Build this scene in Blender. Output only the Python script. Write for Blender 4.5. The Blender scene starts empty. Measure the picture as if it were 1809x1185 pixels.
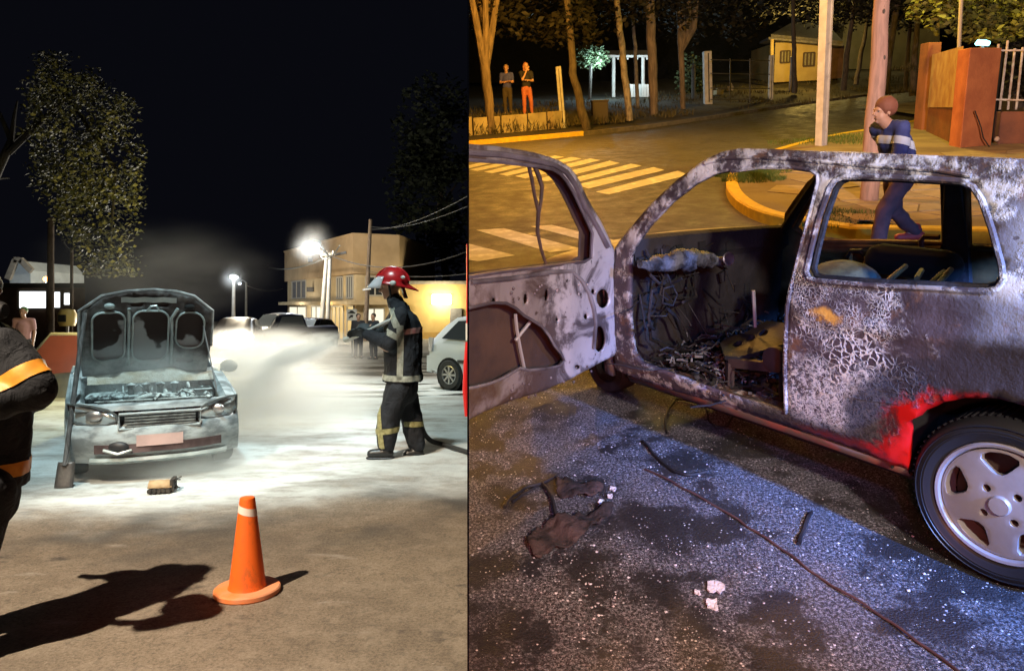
import bpy, bmesh, math, random
from mathutils import Vector, Matrix, noise, geometry
random.seed(7)
S = bpy.context.scene
V = Vector
rad = math.radians

# ------------------------------------------------------------------ camera, world, exposure
F, CX, HY, CAMZ = 1300.0, 904.5, 540.0, 1.56          # focal length and centre in photo pixels, eye height
cam_d = bpy.data.cameras.new('camera'); cam = bpy.data.objects.new('camera', cam_d)
S.collection.objects.link(cam); S.camera = cam
cam.location = (0, 0, CAMZ); cam.rotation_euler = (rad(90), 0, 0)
cam_d.sensor_width = 36; cam_d.lens = F / 1809 * 36
cam_d.shift_y = -(592.5 - HY) / 1809
cam_d.clip_start = 0.05; cam_d.clip_end = 400
world = bpy.data.worlds.new('World'); S.world = world; world.use_nodes = True
wn = world.node_tree.nodes; wl = world.node_tree.links
wn['Background'].inputs['Color'].default_value = (.55, .60, 1.0, 1)          # moonless night sky
wn['Background'].inputs['Strength'].default_value = 0.0045
S.view_settings.view_transform = 'Standard'; S.view_settings.look = 'None'
S.view_settings.exposure = 0; S.view_settings.gamma = 1
S.view_settings.use_curve_mapping = False
S.cycles.max_bounces = 6; S.cycles.diffuse_bounces = 2; S.cycles.glossy_bounces = 3
S.cycles.transmission_bounces = 4; S.cycles.volume_bounces = 2; S.cycles.transparent_max_bounces = 12
S.cycles.volume_step_rate = 2.0; S.cycles.volume_max_steps = 96
S.cycles.sample_clamp_indirect = 3.0; S.cycles.caustics_reflective = False; S.cycles.caustics_refractive = False
S.cycles.use_denoising = True

# ------------------------------------------------------------------ the two streets: street A stands upright, street B climbs a slope
PL = V((1.0, (904.5 - 827) / F, 0.0)).normalized()      # normal of the added partition between both streets
HB = 1.5793
RB = Matrix(((0.998739, -0.012636, -0.048587), (0.0, 0.967804, -0.251706), (0.050203, 0.251388, 0.966583)))
MB4 = Matrix.Translation((0, 0, CAMZ)) @ RB.to_4x4() @ Matrix.Translation((0, 0, -HB))
FR = {'A': Matrix.Identity(4), 'B': MB4}
def zA(d): return -0.02 * max(0.0, min(d, 60.0) - 12.0)
def pA(px, py, d): return V(((px - CX) * d / F, d, CAMZ - (py - HY) * d / F))
def gA(px, py):
    k = (py - HY) / F; d = CAMZ / k
    if d > 12: d = (CAMZ - 0.24) / (k - 0.02)
    return pA(px, py, d)
def aA(px, d, h=0.0): return V(((px - CX) * d / F, d, zA(d) + h))      # point at height h over street A
def zB(x, y): return 0.045 * max(0.0, y - 5.0) if y < 60 else 2.475
def rB(px, py): return RB.transposed() @ V(((px - CX) / F, 1.0, -(py - HY) / F))
def pB(px, py, d):
    r = rB(px, py); return V((0, 0, HB)) + r * (d / r.y)
def gB(px, py, off=0.0):
    r = rB(px, py); t = 0.5; o = V((0, 0, HB))
    while t < 90:
        p = o + r * t
        if p.z <= zB(p.x, p.y) + off: break
        t += 0.02 if t < 12 else 0.1
    return o + r * t
def aB(px, py_ref, d, h=0.0):
    p = pB(px, py_ref, d); return V((p.x, p.y, zB(p.x, p.y) + h))

# ------------------------------------------------------------------ lamps that light both streets
def lamp(name, kind, loc, energy, color, radius=0.15, fr='A', target=None, size=60, blend=0.6):
    d = bpy.data.lights.new(name, kind); d.energy = energy; d.color = color
    if kind in ('POINT', 'SPOT'): d.shadow_soft_size = radius
    if kind == 'SPOT': d.spot_size = rad(size); d.spot_blend = blend
    o = bpy.data.objects.new(name, d); S.collection.objects.link(o)
    m = Matrix.Translation(loc)
    if target is not None:
        m = m @ (V(target) - V(loc)).to_track_quat('-Z', 'Y').to_matrix().to_4x4()
    o.matrix_world = FR[fr] @ m
    return o
lamp('flood_lamp', 'SPOT', (-4.5, -.3, 8.0), 8200, (1.0, .81, .60), .08, 'A', (-1.4, 3.6, 0), 47, .45)
lamp('overhead_or_fill_lamp', 'SPOT', (-2.6, 3.8, 9.5), 4000, (.74, .97, 1.0), .25, 'A', (-2.9, 9.6, 0), 52, .6)
lamp('overhead_or_fill_lamp', 'SPOT', (-3.5, 17.0, 9.0), 5000, (.95, .97, .9), .25, 'A', (-3.5, 19, 0), 110, .8)  # unseen second lamp, added to brighten the road farther back
lamp('tree_lamp', 'POINT', (-6.1, 12.2, 2.4), 300, (1.0, .80, .25), .2, 'A')
lamp('added_mist_lamp', 'SPOT', (-.95, 10.2, 3.4), 1100, (1.0, .97, .90), .15, 'A', (-3.3, 8.9, .5), 74, .8)  # unseen lamp added to whiten the mist from the side
lamp('police_light', 'SPOT', (3.0, -.6, 2.4), 4300, (.09, .28, 1.0), .12, 'B', (2.35, 3.0, .0), 58, 1.0)
lamp('engine_lamp', 'SPOT', (1.45, -1.0, 2.5), 900, (1.0, .84, .70), .10, 'B', (.60, 3.5, .6), 60, .9)
lamp('engine_lamp', 'SPOT', (2.2, -1.2, 3.0), 9000, (1.0, .76, .70), .10, 'B', (7.0, 13.5, 2.6), 34, .6)
lamp('red_beacon', 'SPOT', (.14, -.2, 1.4), 230, (1.0, .22, .16), .08, 'B', (.1, 2.5, 0), 74, .9)
lamp('blue_beacon', 'SPOT', (.5, .1, 1.9), 160, (.16, .36, 1.0), .06, 'B', (.75, 3.4, .55), 50, .9)
lamp('sodium_lamp', 'POINT', (.6, 12.5, 7.0), 2600, (1.0, .44, .05), .2, 'B')
lamp('sodium_lamp', 'POINT', (.38, 5.8, 5.6), 260, (1.0, .46, .06), .2, 'B')
lamp('sodium_lamp', 'POINT', (1.2, 20.5, 4.0), 1500, (1.0, .47, .06), .2, 'B')
lamp('sodium_lamp', 'POINT', (5.0, 12.6, 4.6), 520, (1.0, .52, .13), .2, 'B')
lamp('tree_lamp', 'POINT', (8.8, 17.0, 6.0), 1300, (1.0, .78, .12), .2, 'B')
lamp('house_lamp', 'POINT', (15.5, 40, 4.5), 700, (1.0, .66, .14), .2, 'B')
lamp('house_lamp', 'POINT', (24, 50, 8), 600, (1.0, .80, .30), .2, 'B')


# ------------------------------------------------------------------ helpers
LOC, FRM, ALL = {}, {}, []
def tag(o, label=None, cat=None, group=None, kind=None):
    if label: o['label'] = label
    if cat: o['category'] = cat
    if group: o['group'] = group
    if kind: o['kind'] = kind
    return o
def thing(name, label, cat, loc=(0, 0, 0), rz=0.0, group=None, fr='A'):
    o = bpy.data.objects.new(name, None); S.collection.objects.link(o); o.empty_display_size = 0.1
    l = Matrix.Translation(loc) @ Matrix.Rotation(rz, 4, 'Z')
    o.matrix_world = FR[fr] @ l; LOC[o] = l; FRM[o] = fr
    return tag(o, label, cat, group)
def perp(d):
    a = V((0, 0, 1)) if abs(d.z) < 0.9 else V((1, 0, 0))
    e1 = d.cross(a).normalized(); return e1, d.cross(e1).normalized()
class MB:
    def __init__(s): s.v = []; s.f = []; s.mi = []; s.cur = 0
    def add(s, vs, fs):
        n = len(s.v); s.v += [V(p) for p in vs]; s.f += [tuple(i + n for i in f) for f in fs]; s.mi += [s.cur] * len(fs); return s
    def box(s, c, sz, rot=None):
        x, y, z = sz[0] / 2, sz[1] / 2, sz[2] / 2; c = V(c)
        vs = [V((i * x, j * y, k * z)) for i in (-1, 1) for j in (-1, 1) for k in (-1, 1)]
        if rot is not None: vs = [rot @ p for p in vs]
        return s.add([c + p for p in vs], [(0, 1, 3, 2), (4, 6, 7, 5), (0, 4, 5, 1), (2, 3, 7, 6), (0, 2, 6, 4), (1, 5, 7, 3)])
    def span(s, a, b):
        a, b = V(a), V(b); return s.box((a + b) / 2, [abs(b[i] - a[i]) for i in range(3)])
    def beam(s, p, q, w, h, up=None):
        p, q = V(p), V(q); d = (q - p).normalized()
        if up is None: e1, e2 = perp(d)
        else: e1 = d.cross(V(up)).normalized(); e2 = e1.cross(d)
        vs = [c + e1 * (w / 2 * i) + e2 * (h / 2 * j) for c in (p, q) for i, j in ((-1, -1), (1, -1), (1, 1), (-1, 1))]
        return s.add(vs, [(3, 2, 1, 0), (4, 5, 6, 7), (0, 1, 5, 4), (1, 2, 6, 5), (2, 3, 7, 6), (3, 0, 4, 7)])
    def loft(s, rings, close=True, cap=True):
        n = len(rings[0]); vs = [p for r in rings for p in r]; fs = []
        for i in range(len(rings) - 1):
            for j in range(n if close else n - 1):
                k = (j + 1) % n; fs.append((i * n + j, i * n + k, (i + 1) * n + k, (i + 1) * n + j))
        if cap and close: fs += [tuple(range(n))[::-1], tuple(range((len(rings) - 1) * n, len(rings) * n))]
        return s.add(vs, fs)
    def tube(s, path, r, n=8, cap=True):
        path = [V(p) for p in path]; m = len(path); rr = r if isinstance(r, (list, tuple)) else [r] * m
        rings = []; e1 = None
        for i, p in enumerate(path):
            d = (path[min(i + 1, m - 1)] - path[max(i - 1, 0)])
            d = d.normalized() if d.length > 1e-9 else V((0, 0, 1))
            if e1 is None: e1, e2 = perp(d)
            else:
                e1 = e1 - d * e1.dot(d)
                if e1.length < 1e-6: e1, _ = perp(d)
                e1.normalize(); e2 = d.cross(e1)
            rings.append([p + (e1 * math.cos(2 * math.pi * k / n) + e2 * math.sin(2 * math.pi * k / n)) * rr[i] for k in range(n)])
        return s.loft(rings, True, cap)
    def lathe(s, prof, n=24, c=(0, 0, 0), ax=(0, 0, 1), cap=True):
        ax = V(ax).normalized(); e1, e2 = perp(ax); c = V(c)
        return s.loft([[c + ax * z + (e1 * math.cos(2 * math.pi * k / n) + e2 * math.sin(2 * math.pi * k / n)) * max(r, 1e-4) for k in range(n)] for r, z in prof], True, cap)
    def cap_seg(s, p, q, r1, r2, n=14, sx=1.0, ax=None, hemi=4):
        p, q = V(p), V(q); d = (q - p); L = d.length; d = d / L if L > 1e-6 else V((0, 0, 1))
        if ax is None: e1, e2 = perp(d)
        else:
            e1 = V(ax) - d * d.dot(V(ax)); e1.normalize(); e2 = d.cross(e1)
        st = [(p - d * r1 * math.cos(t * math.pi / 2 / hemi), r1 * math.sin(t * math.pi / 2 / hemi)) for t in range(hemi)]
        st += [(p, r1), (p.lerp(q, .5), (r1 + r2) / 2)]
        st += [(q + d * r2 * math.sin(t * math.pi / 2 / hemi), r2 * math.cos(t * math.pi / 2 / hemi)) for t in range(hemi + 1)]
        return s.loft([[c + (e1 * sx * math.cos(2 * math.pi * k / n) + e2 * math.sin(2 * math.pi * k / n)) * max(r, 1e-4) for k in range(n)] for c, r in st])
    def ball(s, c, r, n=14, m=9, rot=None):
        c = V(c); r = V(r) if hasattr(r, '__len__') else V((r, r, r)); rings = []
        for i in range(m + 1):
            t = math.pi * i / m; q = []
            for k in range(n):
                a = 2 * math.pi * k / n
                p = V((r.x * math.sin(t) * math.cos(a), r.y * math.sin(t) * math.sin(a), r.z * math.cos(t)))
                q.append(c + (rot @ p if rot is not None else p))
            rings.append(q)
        return s.loft(rings, True, False)
    def prism(s, poly, dvec):
        poly = [V(p) for p in poly]; n = len(poly); d = V(dvec)
        return s.add(poly + [p + d for p in poly], [tuple(range(n))[::-1], tuple(range(n, 2 * n))] + [(i, (i + 1) % n, (i + 1) % n + n, i + n) for i in range(n)])
    def mesh(s, name, mats, inv=None, smooth=True, angle=40):
        me = bpy.data.meshes.new(name)
        me.from_pydata([inv @ p for p in s.v] if inv is not None else s.v, [], s.f)
        for m in (mats if isinstance(mats, (list, tuple)) else [mats]): me.materials.append(m)
        if isinstance(mats, (list, tuple)): me.polygons.foreach_set('material_index', s.mi)
        bm = bmesh.new(); bm.from_mesh(me); bmesh.ops.recalc_face_normals(bm, faces=bm.faces); bm.to_mesh(me); bm.free()
        if smooth:
            me.shade_smooth(); me.set_sharp_from_angle(angle=rad(angle))
        return me
    def build(s, name, mats, parent=None, fr='A', smooth=True, angle=40, local=False, bevel=0):
        inv = None
        if parent is not None:
            fr = FRM[parent]
            if not local: inv = LOC[parent].inverted()
        me = s.mesh(name, mats, inv, smooth, angle)
        return link(name, me, parent, fr, bevel)
def link(name, me, parent=None, fr='A', bevel=0):
    o = bpy.data.objects.new(name, me); S.collection.objects.link(o)
    if parent is not None:
        o.parent = parent; FRM[o] = FRM[parent]; LOC[o] = LOC[parent]
    else:
        o.matrix_world = FR[fr]; FRM[o] = fr; LOC[o] = Matrix.Identity(4)
    if bevel:
        b = o.modifiers.new('bevel', 'BEVEL'); b.width = bevel; b.segments = 2; b.limit_method = 'ANGLE'
    ALL.append(o); return o
def bake(o):
    """turn an object's modifiers into plain geometry"""
    bpy.context.view_layer.update()
    dg = bpy.context.evaluated_depsgraph_get()
    me = bpy.data.meshes.new_from_object(o.evaluated_get(dg)); o.modifiers.clear(); old = o.data; o.data = me; me.name = o.name
    if old.users == 0: bpy.data.meshes.remove(old)
    return o
def dup(root, loc, rz, label=None, children=True):
    r = root.copy(); S.collection.objects.link(r); fr = FRM[root]
    l = Matrix.Translation(loc) @ Matrix.Rotation(rz, 4, 'Z'); r.matrix_world = FR[fr] @ l; LOC[r] = l; FRM[r] = fr
    if label: r['label'] = label
    def rec(a, b):
        for ch in list(a.children):
            c = ch.copy(); S.collection.objects.link(c); c.parent = b; c.matrix_parent_inverse = ch.matrix_parent_inverse.copy(); FRM[c] = fr; LOC[c] = l; ALL.append(c); rec(ch, c)
    if r.type == 'MESH': ALL.append(r)
    if children: rec(root, r)
    return r
def cdt_sheet(outer, holes, step):
    """2-D triangulation of a polygon with holes and inner grid points; returns 2-D points and triangles"""
    def dens(poly):
        out = []
        for i, p in enumerate(poly):
            q = poly[(i + 1) % len(poly)]; L = math.hypot(q[0] - p[0], q[1] - p[1]); n = max(1, int(L / step))
            out += [(p[0] + (q[0] - p[0]) * k / n, p[1] + (q[1] - p[1]) * k / n) for k in range(n)]
        return out
    def inside(p, poly):
        c = False; n = len(poly)
        for i in range(n):
            a, b = poly[i], poly[i - 1]
            if (a[1] > p[1]) != (b[1] > p[1]) and p[0] < (b[0] - a[0]) * (p[1] - a[1]) / (b[1] - a[1]) + a[0]: c = not c
        return c
    polys = [dens(outer)] + [dens(h) for h in holes]
    vs = []; es = []
    for pl in polys:
        n0 = len(vs); vs += pl; es += [(n0 + i, n0 + (i + 1) % len(pl)) for i in range(len(pl))]
    xs = [p[0] for p in outer]; ys = [p[1] for p in outer]; x = min(xs)
    bd = list(vs); cell = {}
    for q in bd: cell.setdefault((int(q[0] // step), int(q[1] // step)), []).append(q)
    row = 0
    while x < max(xs):
        y = min(ys) + (step / 2 if row % 2 else 0); row += 1
        while y < max(ys):
            p = (x + random.uniform(-.15, .15) * step, y + random.uniform(-.15, .15) * step)
            if inside(p, outer) and not any(inside(p, h) for h in holes):
                ci, cj = int(p[0] // step), int(p[1] // step)
                if not any(math.hypot(p[0] - q[0], p[1] - q[1]) < step * .5 for a in (-1, 0, 1) for b in (-1, 0, 1) for q in cell.get((ci + a, cj + b), ())):
                    vs.append(p)
            y += step
        x += step
    ov, oe, of, _, _, _ = geometry.delaunay_2d_cdt([V(p) for p in vs], es, [], 1, 1e-5)
    out = []
    for f in of:
        c = (sum(ov[i][0] for i in f) / len(f), sum(ov[i][1] for i in f) / len(f))
        if inside(c, outer) and not any(inside(c, h) for h in holes): out.append(tuple(f))
    return [(p[0], p[1]) for p in ov], out
def fbm(p, sc=1.0, oct=4):
    return noise.fractal(V(p) * sc, 1.0, 2.0, oct)

# ------------------------------------------------------------------ materials
class NG:
    def __init__(s, name):
        s.m = bpy.data.materials.new(name); s.m.use_nodes = True; s.t = s.m.node_tree; s.b = s.t.nodes['Principled BSDF']; s.out = s.t.nodes['Material Output']
        s.co = s.t.nodes.new('ShaderNodeTexCoord').outputs['Object']
    def n(s, kind, ins=None, **kw):
        nd = s.t.nodes.new(kind)
        for k, v in kw.items(): setattr(nd, k, v)
        for k, v in (ins or {}).items():
            if hasattr(v, 'is_output') or isinstance(v, bpy.types.NodeSocket): s.t.links.new(v, nd.inputs[k])
            else: nd.inputs[k].default_value = v
        return nd
    def map(s, scale=(1, 1, 1), loc=(0, 0, 0), rot=(0, 0, 0), co=None):
        return s.n('ShaderNodeMapping', {'Vector': co or s.co, 'Scale': scale, 'Location': loc, 'Rotation': rot}).outputs[0]
    def noise(s, scale=5, detail=5, rough=.55, co=None, dist=0.0):
        return s.n('ShaderNodeTexNoise', {'Vector': co or s.co, 'Scale': scale, 'Detail': detail, 'Roughness': rough, 'Distortion': dist}).outputs['Fac']
    def voro(s, scale=10, feature='F1', co=None, out='Distance', rnd=1.0):
        return s.n('ShaderNodeTexVoronoi', {'Vector': co or s.co, 'Scale': scale, 'Randomness': rnd}, feature=feature).outputs[out]
    def math(s, op, a, b=0.0, c=None, clamp=False):
        nd = s.n('ShaderNodeMath', operation=op, use_clamp=clamp)
        for i, v in enumerate((a, b, c)):
            if v is None: continue
            if isinstance(v, bpy.types.NodeSocket): s.t.links.new(v, nd.inputs[i])
            else: nd.inputs[i].default_value = v
        return nd.outputs[0]
    def step(s, v, lo, hi, a=0.0, b=1.0):
        return s.n('ShaderNodeMapRange', {'Value': v, 'From Min': lo, 'From Max': hi, 'To Min': a, 'To Max': b}, interpolation_type='SMOOTHSTEP').outputs[0]
    def mix(s, f, a, b):
        nd = s.n('ShaderNodeMix', data_type='RGBA')
        for k, v in ((0, f), (6, a), (7, b)):
            if isinstance(v, bpy.types.NodeSocket): s.t.links.new(v, nd.inputs[k])
            else: nd.inputs[k].default_value = v if k == 0 else (*v, 1) if len(v) == 3 else v
        return nd.outputs[2]
    def xyz(s, co=None):
        return s.n('ShaderNodeSeparateXYZ', {0: co or s.co}).outputs
    def set(s, base=None, rough=None, metal=None, bump=None, bstr=.3, bdist=.01, **kw):
        def put(k, v):
            if isinstance(v, bpy.types.NodeSocket): s.t.links.new(v, s.b.inputs[k])
            else: s.b.inputs[k].default_value = (*v, 1) if hasattr(v, '__len__') and len(v) == 3 else v
        for k, v in (('Base Color', base), ('Roughness', rough), ('Metallic', metal)):
            if v is not None: put(k, v)
        for k, v in kw.items(): put(k.replace('_', ' '), v)
        if bump is not None:
            bn = s.n('ShaderNodeBump', {'Height': bump, 'Strength': bstr, 'Distance': bdist}); s.t.links.new(bn.outputs[0], s.b.inputs['Normal'])
        return s.m
def mat(name, c1, c2=None, scale=6, rough=.7, metal=0.0, bscale=None, bstr=.25, bdist=.01, lo=.35, hi=.65, detail=6, stretch=(1, 1, 1), spec=None):
    g = NG(name); co = g.map(stretch) if stretch != (1, 1, 1) else None
    base = c1
    if c2 is not None: base = g.mix(g.step(g.noise(scale, detail, co=co), lo, hi), c1, c2)
    g.set(base, rough, metal, g.noise(bscale, 6, .6, co=co) if bscale else None, bstr, bdist)
    if spec is not None: g.b.inputs['Specular IOR Level'].default_value = spec
    return g.m
def glow(name, col, strength):
    g = NG(name); g.set((0.02, 0.02, 0.02), .5); g.b.inputs['Emission Color'].default_value = (*col, 1); g.b.inputs['Emission Strength'].default_value = strength
    return g.m
def glassmat(name, col=(.02, .025, .03), rough=.05):
    return NG(name).set(col, rough)
# ------------------------------------------------------------------ added edge-on board that parts the streets and blocks their light
black = mat('matt_black_boards', (.004, .004, .004), rough=1.0, spec=0.0)
for y0, y1 in ((.3, 70.0), (-.3, -8.0)):
    m = MB(); a = -(904.5 - 826.4) / F; b = -(904.5 - 827.4) / F
    m.prism([(a * y0, y0, -3), (a * y1, y1, -3), (b * y1, y1, -3), (b * y0, y0, -3)], (0, 0, 40))
    tag(m.build('wall', black, smooth=False), kind='structure')  # added light-blocking board, not a wall of either street

# ------------------------------------------------------------------ STREET A : road, powder, pavement
g = NG('road_a_asphalt'); x, y, z = g.xyz()
wob = g.math('MULTIPLY', g.math('SUBTRACT', g.noise(.55, 5, .6), .5), 3.4)
wob2 = g.noise(1.0, 7, .65, co=g.map((.8, 1.5, 1), rot=(0, 0, .25)))
yy = g.math('ADD', y, wob)
yx = g.math('ADD', yy, g.math('MULTIPLY', g.math('ADD', x, 2.5), -.16))
inn = g.step(yx, 5.15, 6.5); out = g.step(yy, 13.5, 19.0, 1.0, 0.0)
right = g.step(x, -1.9, -.6, 1.0, .55)
mask = g.math('MULTIPLY', g.math('MULTIPLY', inn, out), right)
pow_ = g.math('MULTIPLY', mask, g.step(wob2, .30, .56, .25, 1.0))
pow_ = g.math('MULTIPLY', pow_, g.step(g.noise(3.1, 8, .72, co=g.map((.9, 1.7, 1))), .3, .55, .45, 1.0))
grain = g.noise(60, 4, .7)
tan = g.mix(g.step(g.noise(.9, 6, .6), .3, .7), (.128, .103, .078), (.205, .168, .128))
tan = g.mix(g.math('MULTIPLY', g.step(grain, .42, .68), .8), tan, (.085, .068, .05))
mot = g.noise(5.5, 9, .75); tan = g.mix(g.math('MULTIPLY', g.step(mot, .45, .62), .45), tan, (.26, .22, .175))
mot2 = g.noise(19, 8, .8); tan = g.mix(g.math('MULTIPLY', g.step(mot2, .50, .60), .55), tan, (.075, .062, .05)); tan = g.mix(g.math('MULTIPLY', g.step(g.noise(31, 6, .8), .58, .66), .5), tan, (.36, .32, .26))
agg = g.step(g.voro(170), .22, .34, 1, 0); tan = g.mix(g.math('MULTIPLY', agg, .28), tan, (.34, .29, .23))
blot = g.step(g.noise(2.0, 8, .62, co=g.map((1, 1.5, 1), (3, 1, 0))), .60, .72)
tan = g.mix(g.math('MULTIPLY', blot, .85), tan, (.035, .03, .028))
pale = g.step(g.noise(1.7, 6, .6, co=g.map((.8, 2.4, 1), (9, 4, 0))), .62, .74)
tan = g.mix(g.math('MULTIPLY', pale, .7), tan, (.36, .34, .31))
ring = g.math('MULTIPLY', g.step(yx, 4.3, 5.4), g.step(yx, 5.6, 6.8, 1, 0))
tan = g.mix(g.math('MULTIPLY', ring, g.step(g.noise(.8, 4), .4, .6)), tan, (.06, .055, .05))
cco = g.n('ShaderNodeVectorMath', {0: g.co, 1: g.n('ShaderNodeVectorMath', {0: g.n('ShaderNodeTexNoise', {'Vector': g.co, 'Scale': 1.6, 'Detail': 6, 'Roughness': .65}).outputs['Color'], 3: 1.1}, operation='SCALE').outputs[0]}, operation='ADD').outputs[0]
crack = g.math('MULTIPLY', g.step(g.voro(.6, 'DISTANCE_TO_EDGE', co=cco), .0, .010, 1.0, 0.0), g.step(g.noise(.9, 3), .46, .58))
tan = g.mix(g.math('MULTIPLY', crack, .35), tan, (.03, .03, .03))
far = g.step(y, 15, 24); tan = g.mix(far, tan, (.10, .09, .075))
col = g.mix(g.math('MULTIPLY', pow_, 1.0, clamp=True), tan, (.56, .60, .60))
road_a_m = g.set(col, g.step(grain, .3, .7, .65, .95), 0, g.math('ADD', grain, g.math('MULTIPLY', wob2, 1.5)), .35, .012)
m = MB(); xs = [-60 + 2 * i for i in range(33)]; ys = [.4] + [1 + .8 * i for i in range(75)] + [70, 80, 95, 120]
for j in range(len(ys) - 1):
    for i in range(len(xs) - 1):
        m.add([(xs[i], ys[j], zA(ys[j])), (xs[i + 1], ys[j], zA(ys[j])), (xs[i + 1], ys[j + 1], zA(ys[j + 1])), (xs[i], ys[j + 1], zA(ys[j + 1]))], [(0, 1, 2, 3)])
me = m.mesh('road', road_a_m); bm = bmesh.new(); bm.from_mesh(me); bmesh.ops.remove_doubles(bm, verts=bm.verts, dist=.001); bm.to_mesh(me); bm.free()
tag(link('road', me), kind='structure')
conc = mat('pale_concrete', (.34, .31, .26), (.24, .22, .19), 3, .9, bscale=30, bstr=.2)
kerbm = mat('kerb_stone', (.30, .27, .22), (.20, .18, .15), 8, .9, bscale=40)
m = MB(); m.prism([(-11, 27.5, zA(27.5) - .2), (3, 27.5, zA(27.5) - .2), (3, 60, zA(60) - .2), (-20, 60, zA(60) - .2)], (0, 0, .33))
tag(m.build('pavement', conc, smooth=False), kind='structure')
m = MB(); m.prism([(-11, 27.3, zA(27.3) - .2), (3, 27.3, zA(27.3) - .2), (3, 27.49, zA(27.3) - .2), (-11, 27.49, zA(27.3) - .2)], (0, 0, .31))
tag(m.build('kerb', kerbm, smooth=False), kind='structure')
m = MB(); m.prism([(-60, 17, zA(17) - .3), (-11.6, 17, zA(17) - .3), (-15.5, 60, zA(60) - .3), (-60, 60, zA(60) - .3)], (0, 0, .42))
tag(m.build('pavement', mat('dusty_verge', (.13, .10, .075), (.08, .065, .05), 1.5, .95, bscale=20), smooth=False), kind='structure')

# ------------------------------------------------------------------ STREET A : corner building
ochre = mat('ochre_render', (.56, .45, .29), (.48, .38, .24), 1.2, .9, bscale=25, bstr=.15)
terra = mat('tan_render', (.50, .36, .22), (.42, .30, .18), .9, .9, bscale=25, bstr=.15)
white_p = mat('white_paint', (.72, .70, .64), (.62, .60, .55), 3, .6)
frame_m = mat('window_frame_paint', (.40, .38, .34), rough=.5)
dark_glass = glassmat('dark_glass', (.03, .035, .04), .08)
lit_w = glow('lit_shop_interior', (1.0, .93, .72), 1.1)
lit_y = glow('lit_yellow_hall', (1.0, .66, .22), .75)
grey_shut = mat('grey_shutter', (.16, .16, .17), (.12, .12, .13), 8, .7)
A0, A1, A2 = V((-9.75, 46, 0)), V((-18.6, 61, 0)), V((-7.3, 47.2, 0))
zb, zt = -.9, 5.95
dL = (A1 - A0).normalized(); nL = V((dL.y, -dL.x, 0)); nL = nL if nL.y < 0 else -nL
dR = (A2 - A0).normalized(); nR = V((dR.y, -dR.x, 0)); nR = nR if nR.y < 0 else -nR
bld = thing('corner_building', 'ochre corner building with tan upper storey and lit ground floor behind the street lamps', 'building', (-9.75, 46, zb))
back = V((6.0, 9.0, 0))
def block(z0, z1, o):                                                      # footprint pushed outwards by o
    c = A0 + (nL + nR) * o; l = A1 + nL * o; r = A2 + nR * o
    return [V((p.x, p.y, z0)) for p in (c, r, r + V((1, 12, 0)), l + V((8, 6, 0)), l)], (0, 0, z1 - z0)
m = MB(); m.prism(*block(zb, 3.55, 0)); m.build('wall', ochre, bld, smooth=False)
m = MB(); m.prism(*block(3.552, zt, .25)); m.build('upper_storey', terra, bld, smooth=False)
m = MB(); m.prism(*block(zt + .002, zt + .12, .32)); m.build('parapet_cap', terra, bld, smooth=False)
m = MB(); m.prism(*block(1.62, 1.85, .75)); m.build('canopy', ochre, bld, smooth=False)
def face_window(org, d, n, s, z0, w, h, name, panem, bars=1, frame=frame_m, parent=bld):
    p = org + d * s + V((0, 0, z0)); up = V((0, 0, 1)); t = .09
    f = MB()
    for a, b in ((p, p + d * w), (p + up * h, p + d * w + up * h)):
        f.beam(a + n * .04, b + n * .04, t, .10, up)
    for k in range(bars + 2):
        q = p + d * (w * k / (bars + 1)); f.beam(q + n * .04, q + up * h + n * .04, .085, t * .8, n)
    fo = f.build('window', frame, parent, smooth=False)
    g_ = MB(); g_.prism([p + n * .012, p + d * w + n * .012, p + d * w + up * h + n * .012, p + up * h + n * .012], -n * .02)
    g_.build('pane', panem, fo, smooth=False)
face_window(A0, dL, nL, 11.6, 2.15, 4.2, 1.35, 'window', grey_shut, 2)
face_window(A0, dL, nL, .5, 2.05, 1.25, 1.4, 'window', dark_glass, 2)
face_window(A0, dL, nL, 2.6, 2.05, 1.25, 1.4, 'window', dark_glass, 2)
face_window(A0, dR, nR, .6, 2.2, 1.2, 1.2, 'window', dark_glass, 1)
face_window(A0, dL, nL, 11.5, zb + .75, 5.2, 1.65, 'shop_window', lit_w, 1)
face_window(A0, dL, nL, 7.6, zb + .12, 2.4, 2.3, 'shop_door', lit_w, 1)
face_window(A0, dL, nL, 2.4, zb + .12, 2.6, 2.3, 'entrance', lit_y, 2)
face_window(A0, dL, nL, .35, zb + .12, 1.3, 2.3, 'entrance', lit_y, 0)
face_window(A0, dR, nR, .5, zb + .5, 1.3, 1.8, 'shop_window', lit_w, 1)
m = MB(); m.box(A0 + dL * 9.7 + nL * .2 + V((0, 0, 2.75)), (.5, .3, .35)); m.build('air_conditioner', grey_shut, bld, smooth=False)
for s_ in (4.5, 9.0):
    m = MB(); m.box(A0 + dL * s_ + nL * .30 + V((0, 0, 4.9)), (.5, .1, .35)); m.build('vent', grey_shut, bld, smooth=False)
wing = thing('annex_building', 'low yellow annex with one bright wall lamp behind the helmeted firefighter', 'building', (-4.5, 48, zb))
yel = mat('yellow_render', (.52, .38, .15), (.45, .32, .12), 1.4, .9, bscale=25, bstr=.15)
m = MB(); m.span((-7.28, 47.6, zb), (.5, 56, 2.95)); m.build('wall', yel, wing, smooth=False)
m = MB(); m.span((-7.25, 47.35, 2.952), (.5, 56.2, 3.15)); m.build('roof', conc, wing, smooth=False)
m = MB(); m.span((-7.26, 47.52, zb), (.5, 47.598, zb + .75)); m.build('plinth', mat('darker_yellow', (.42, .27, .08), (.36, .23, .07), 2, .9), wing, smooth=False)
m = MB(); m.span((-4.0, 47.45, zb + .1), (-3.25, 47.59, 1.4)); m.build('door', grey_shut, wing, smooth=False)
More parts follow.
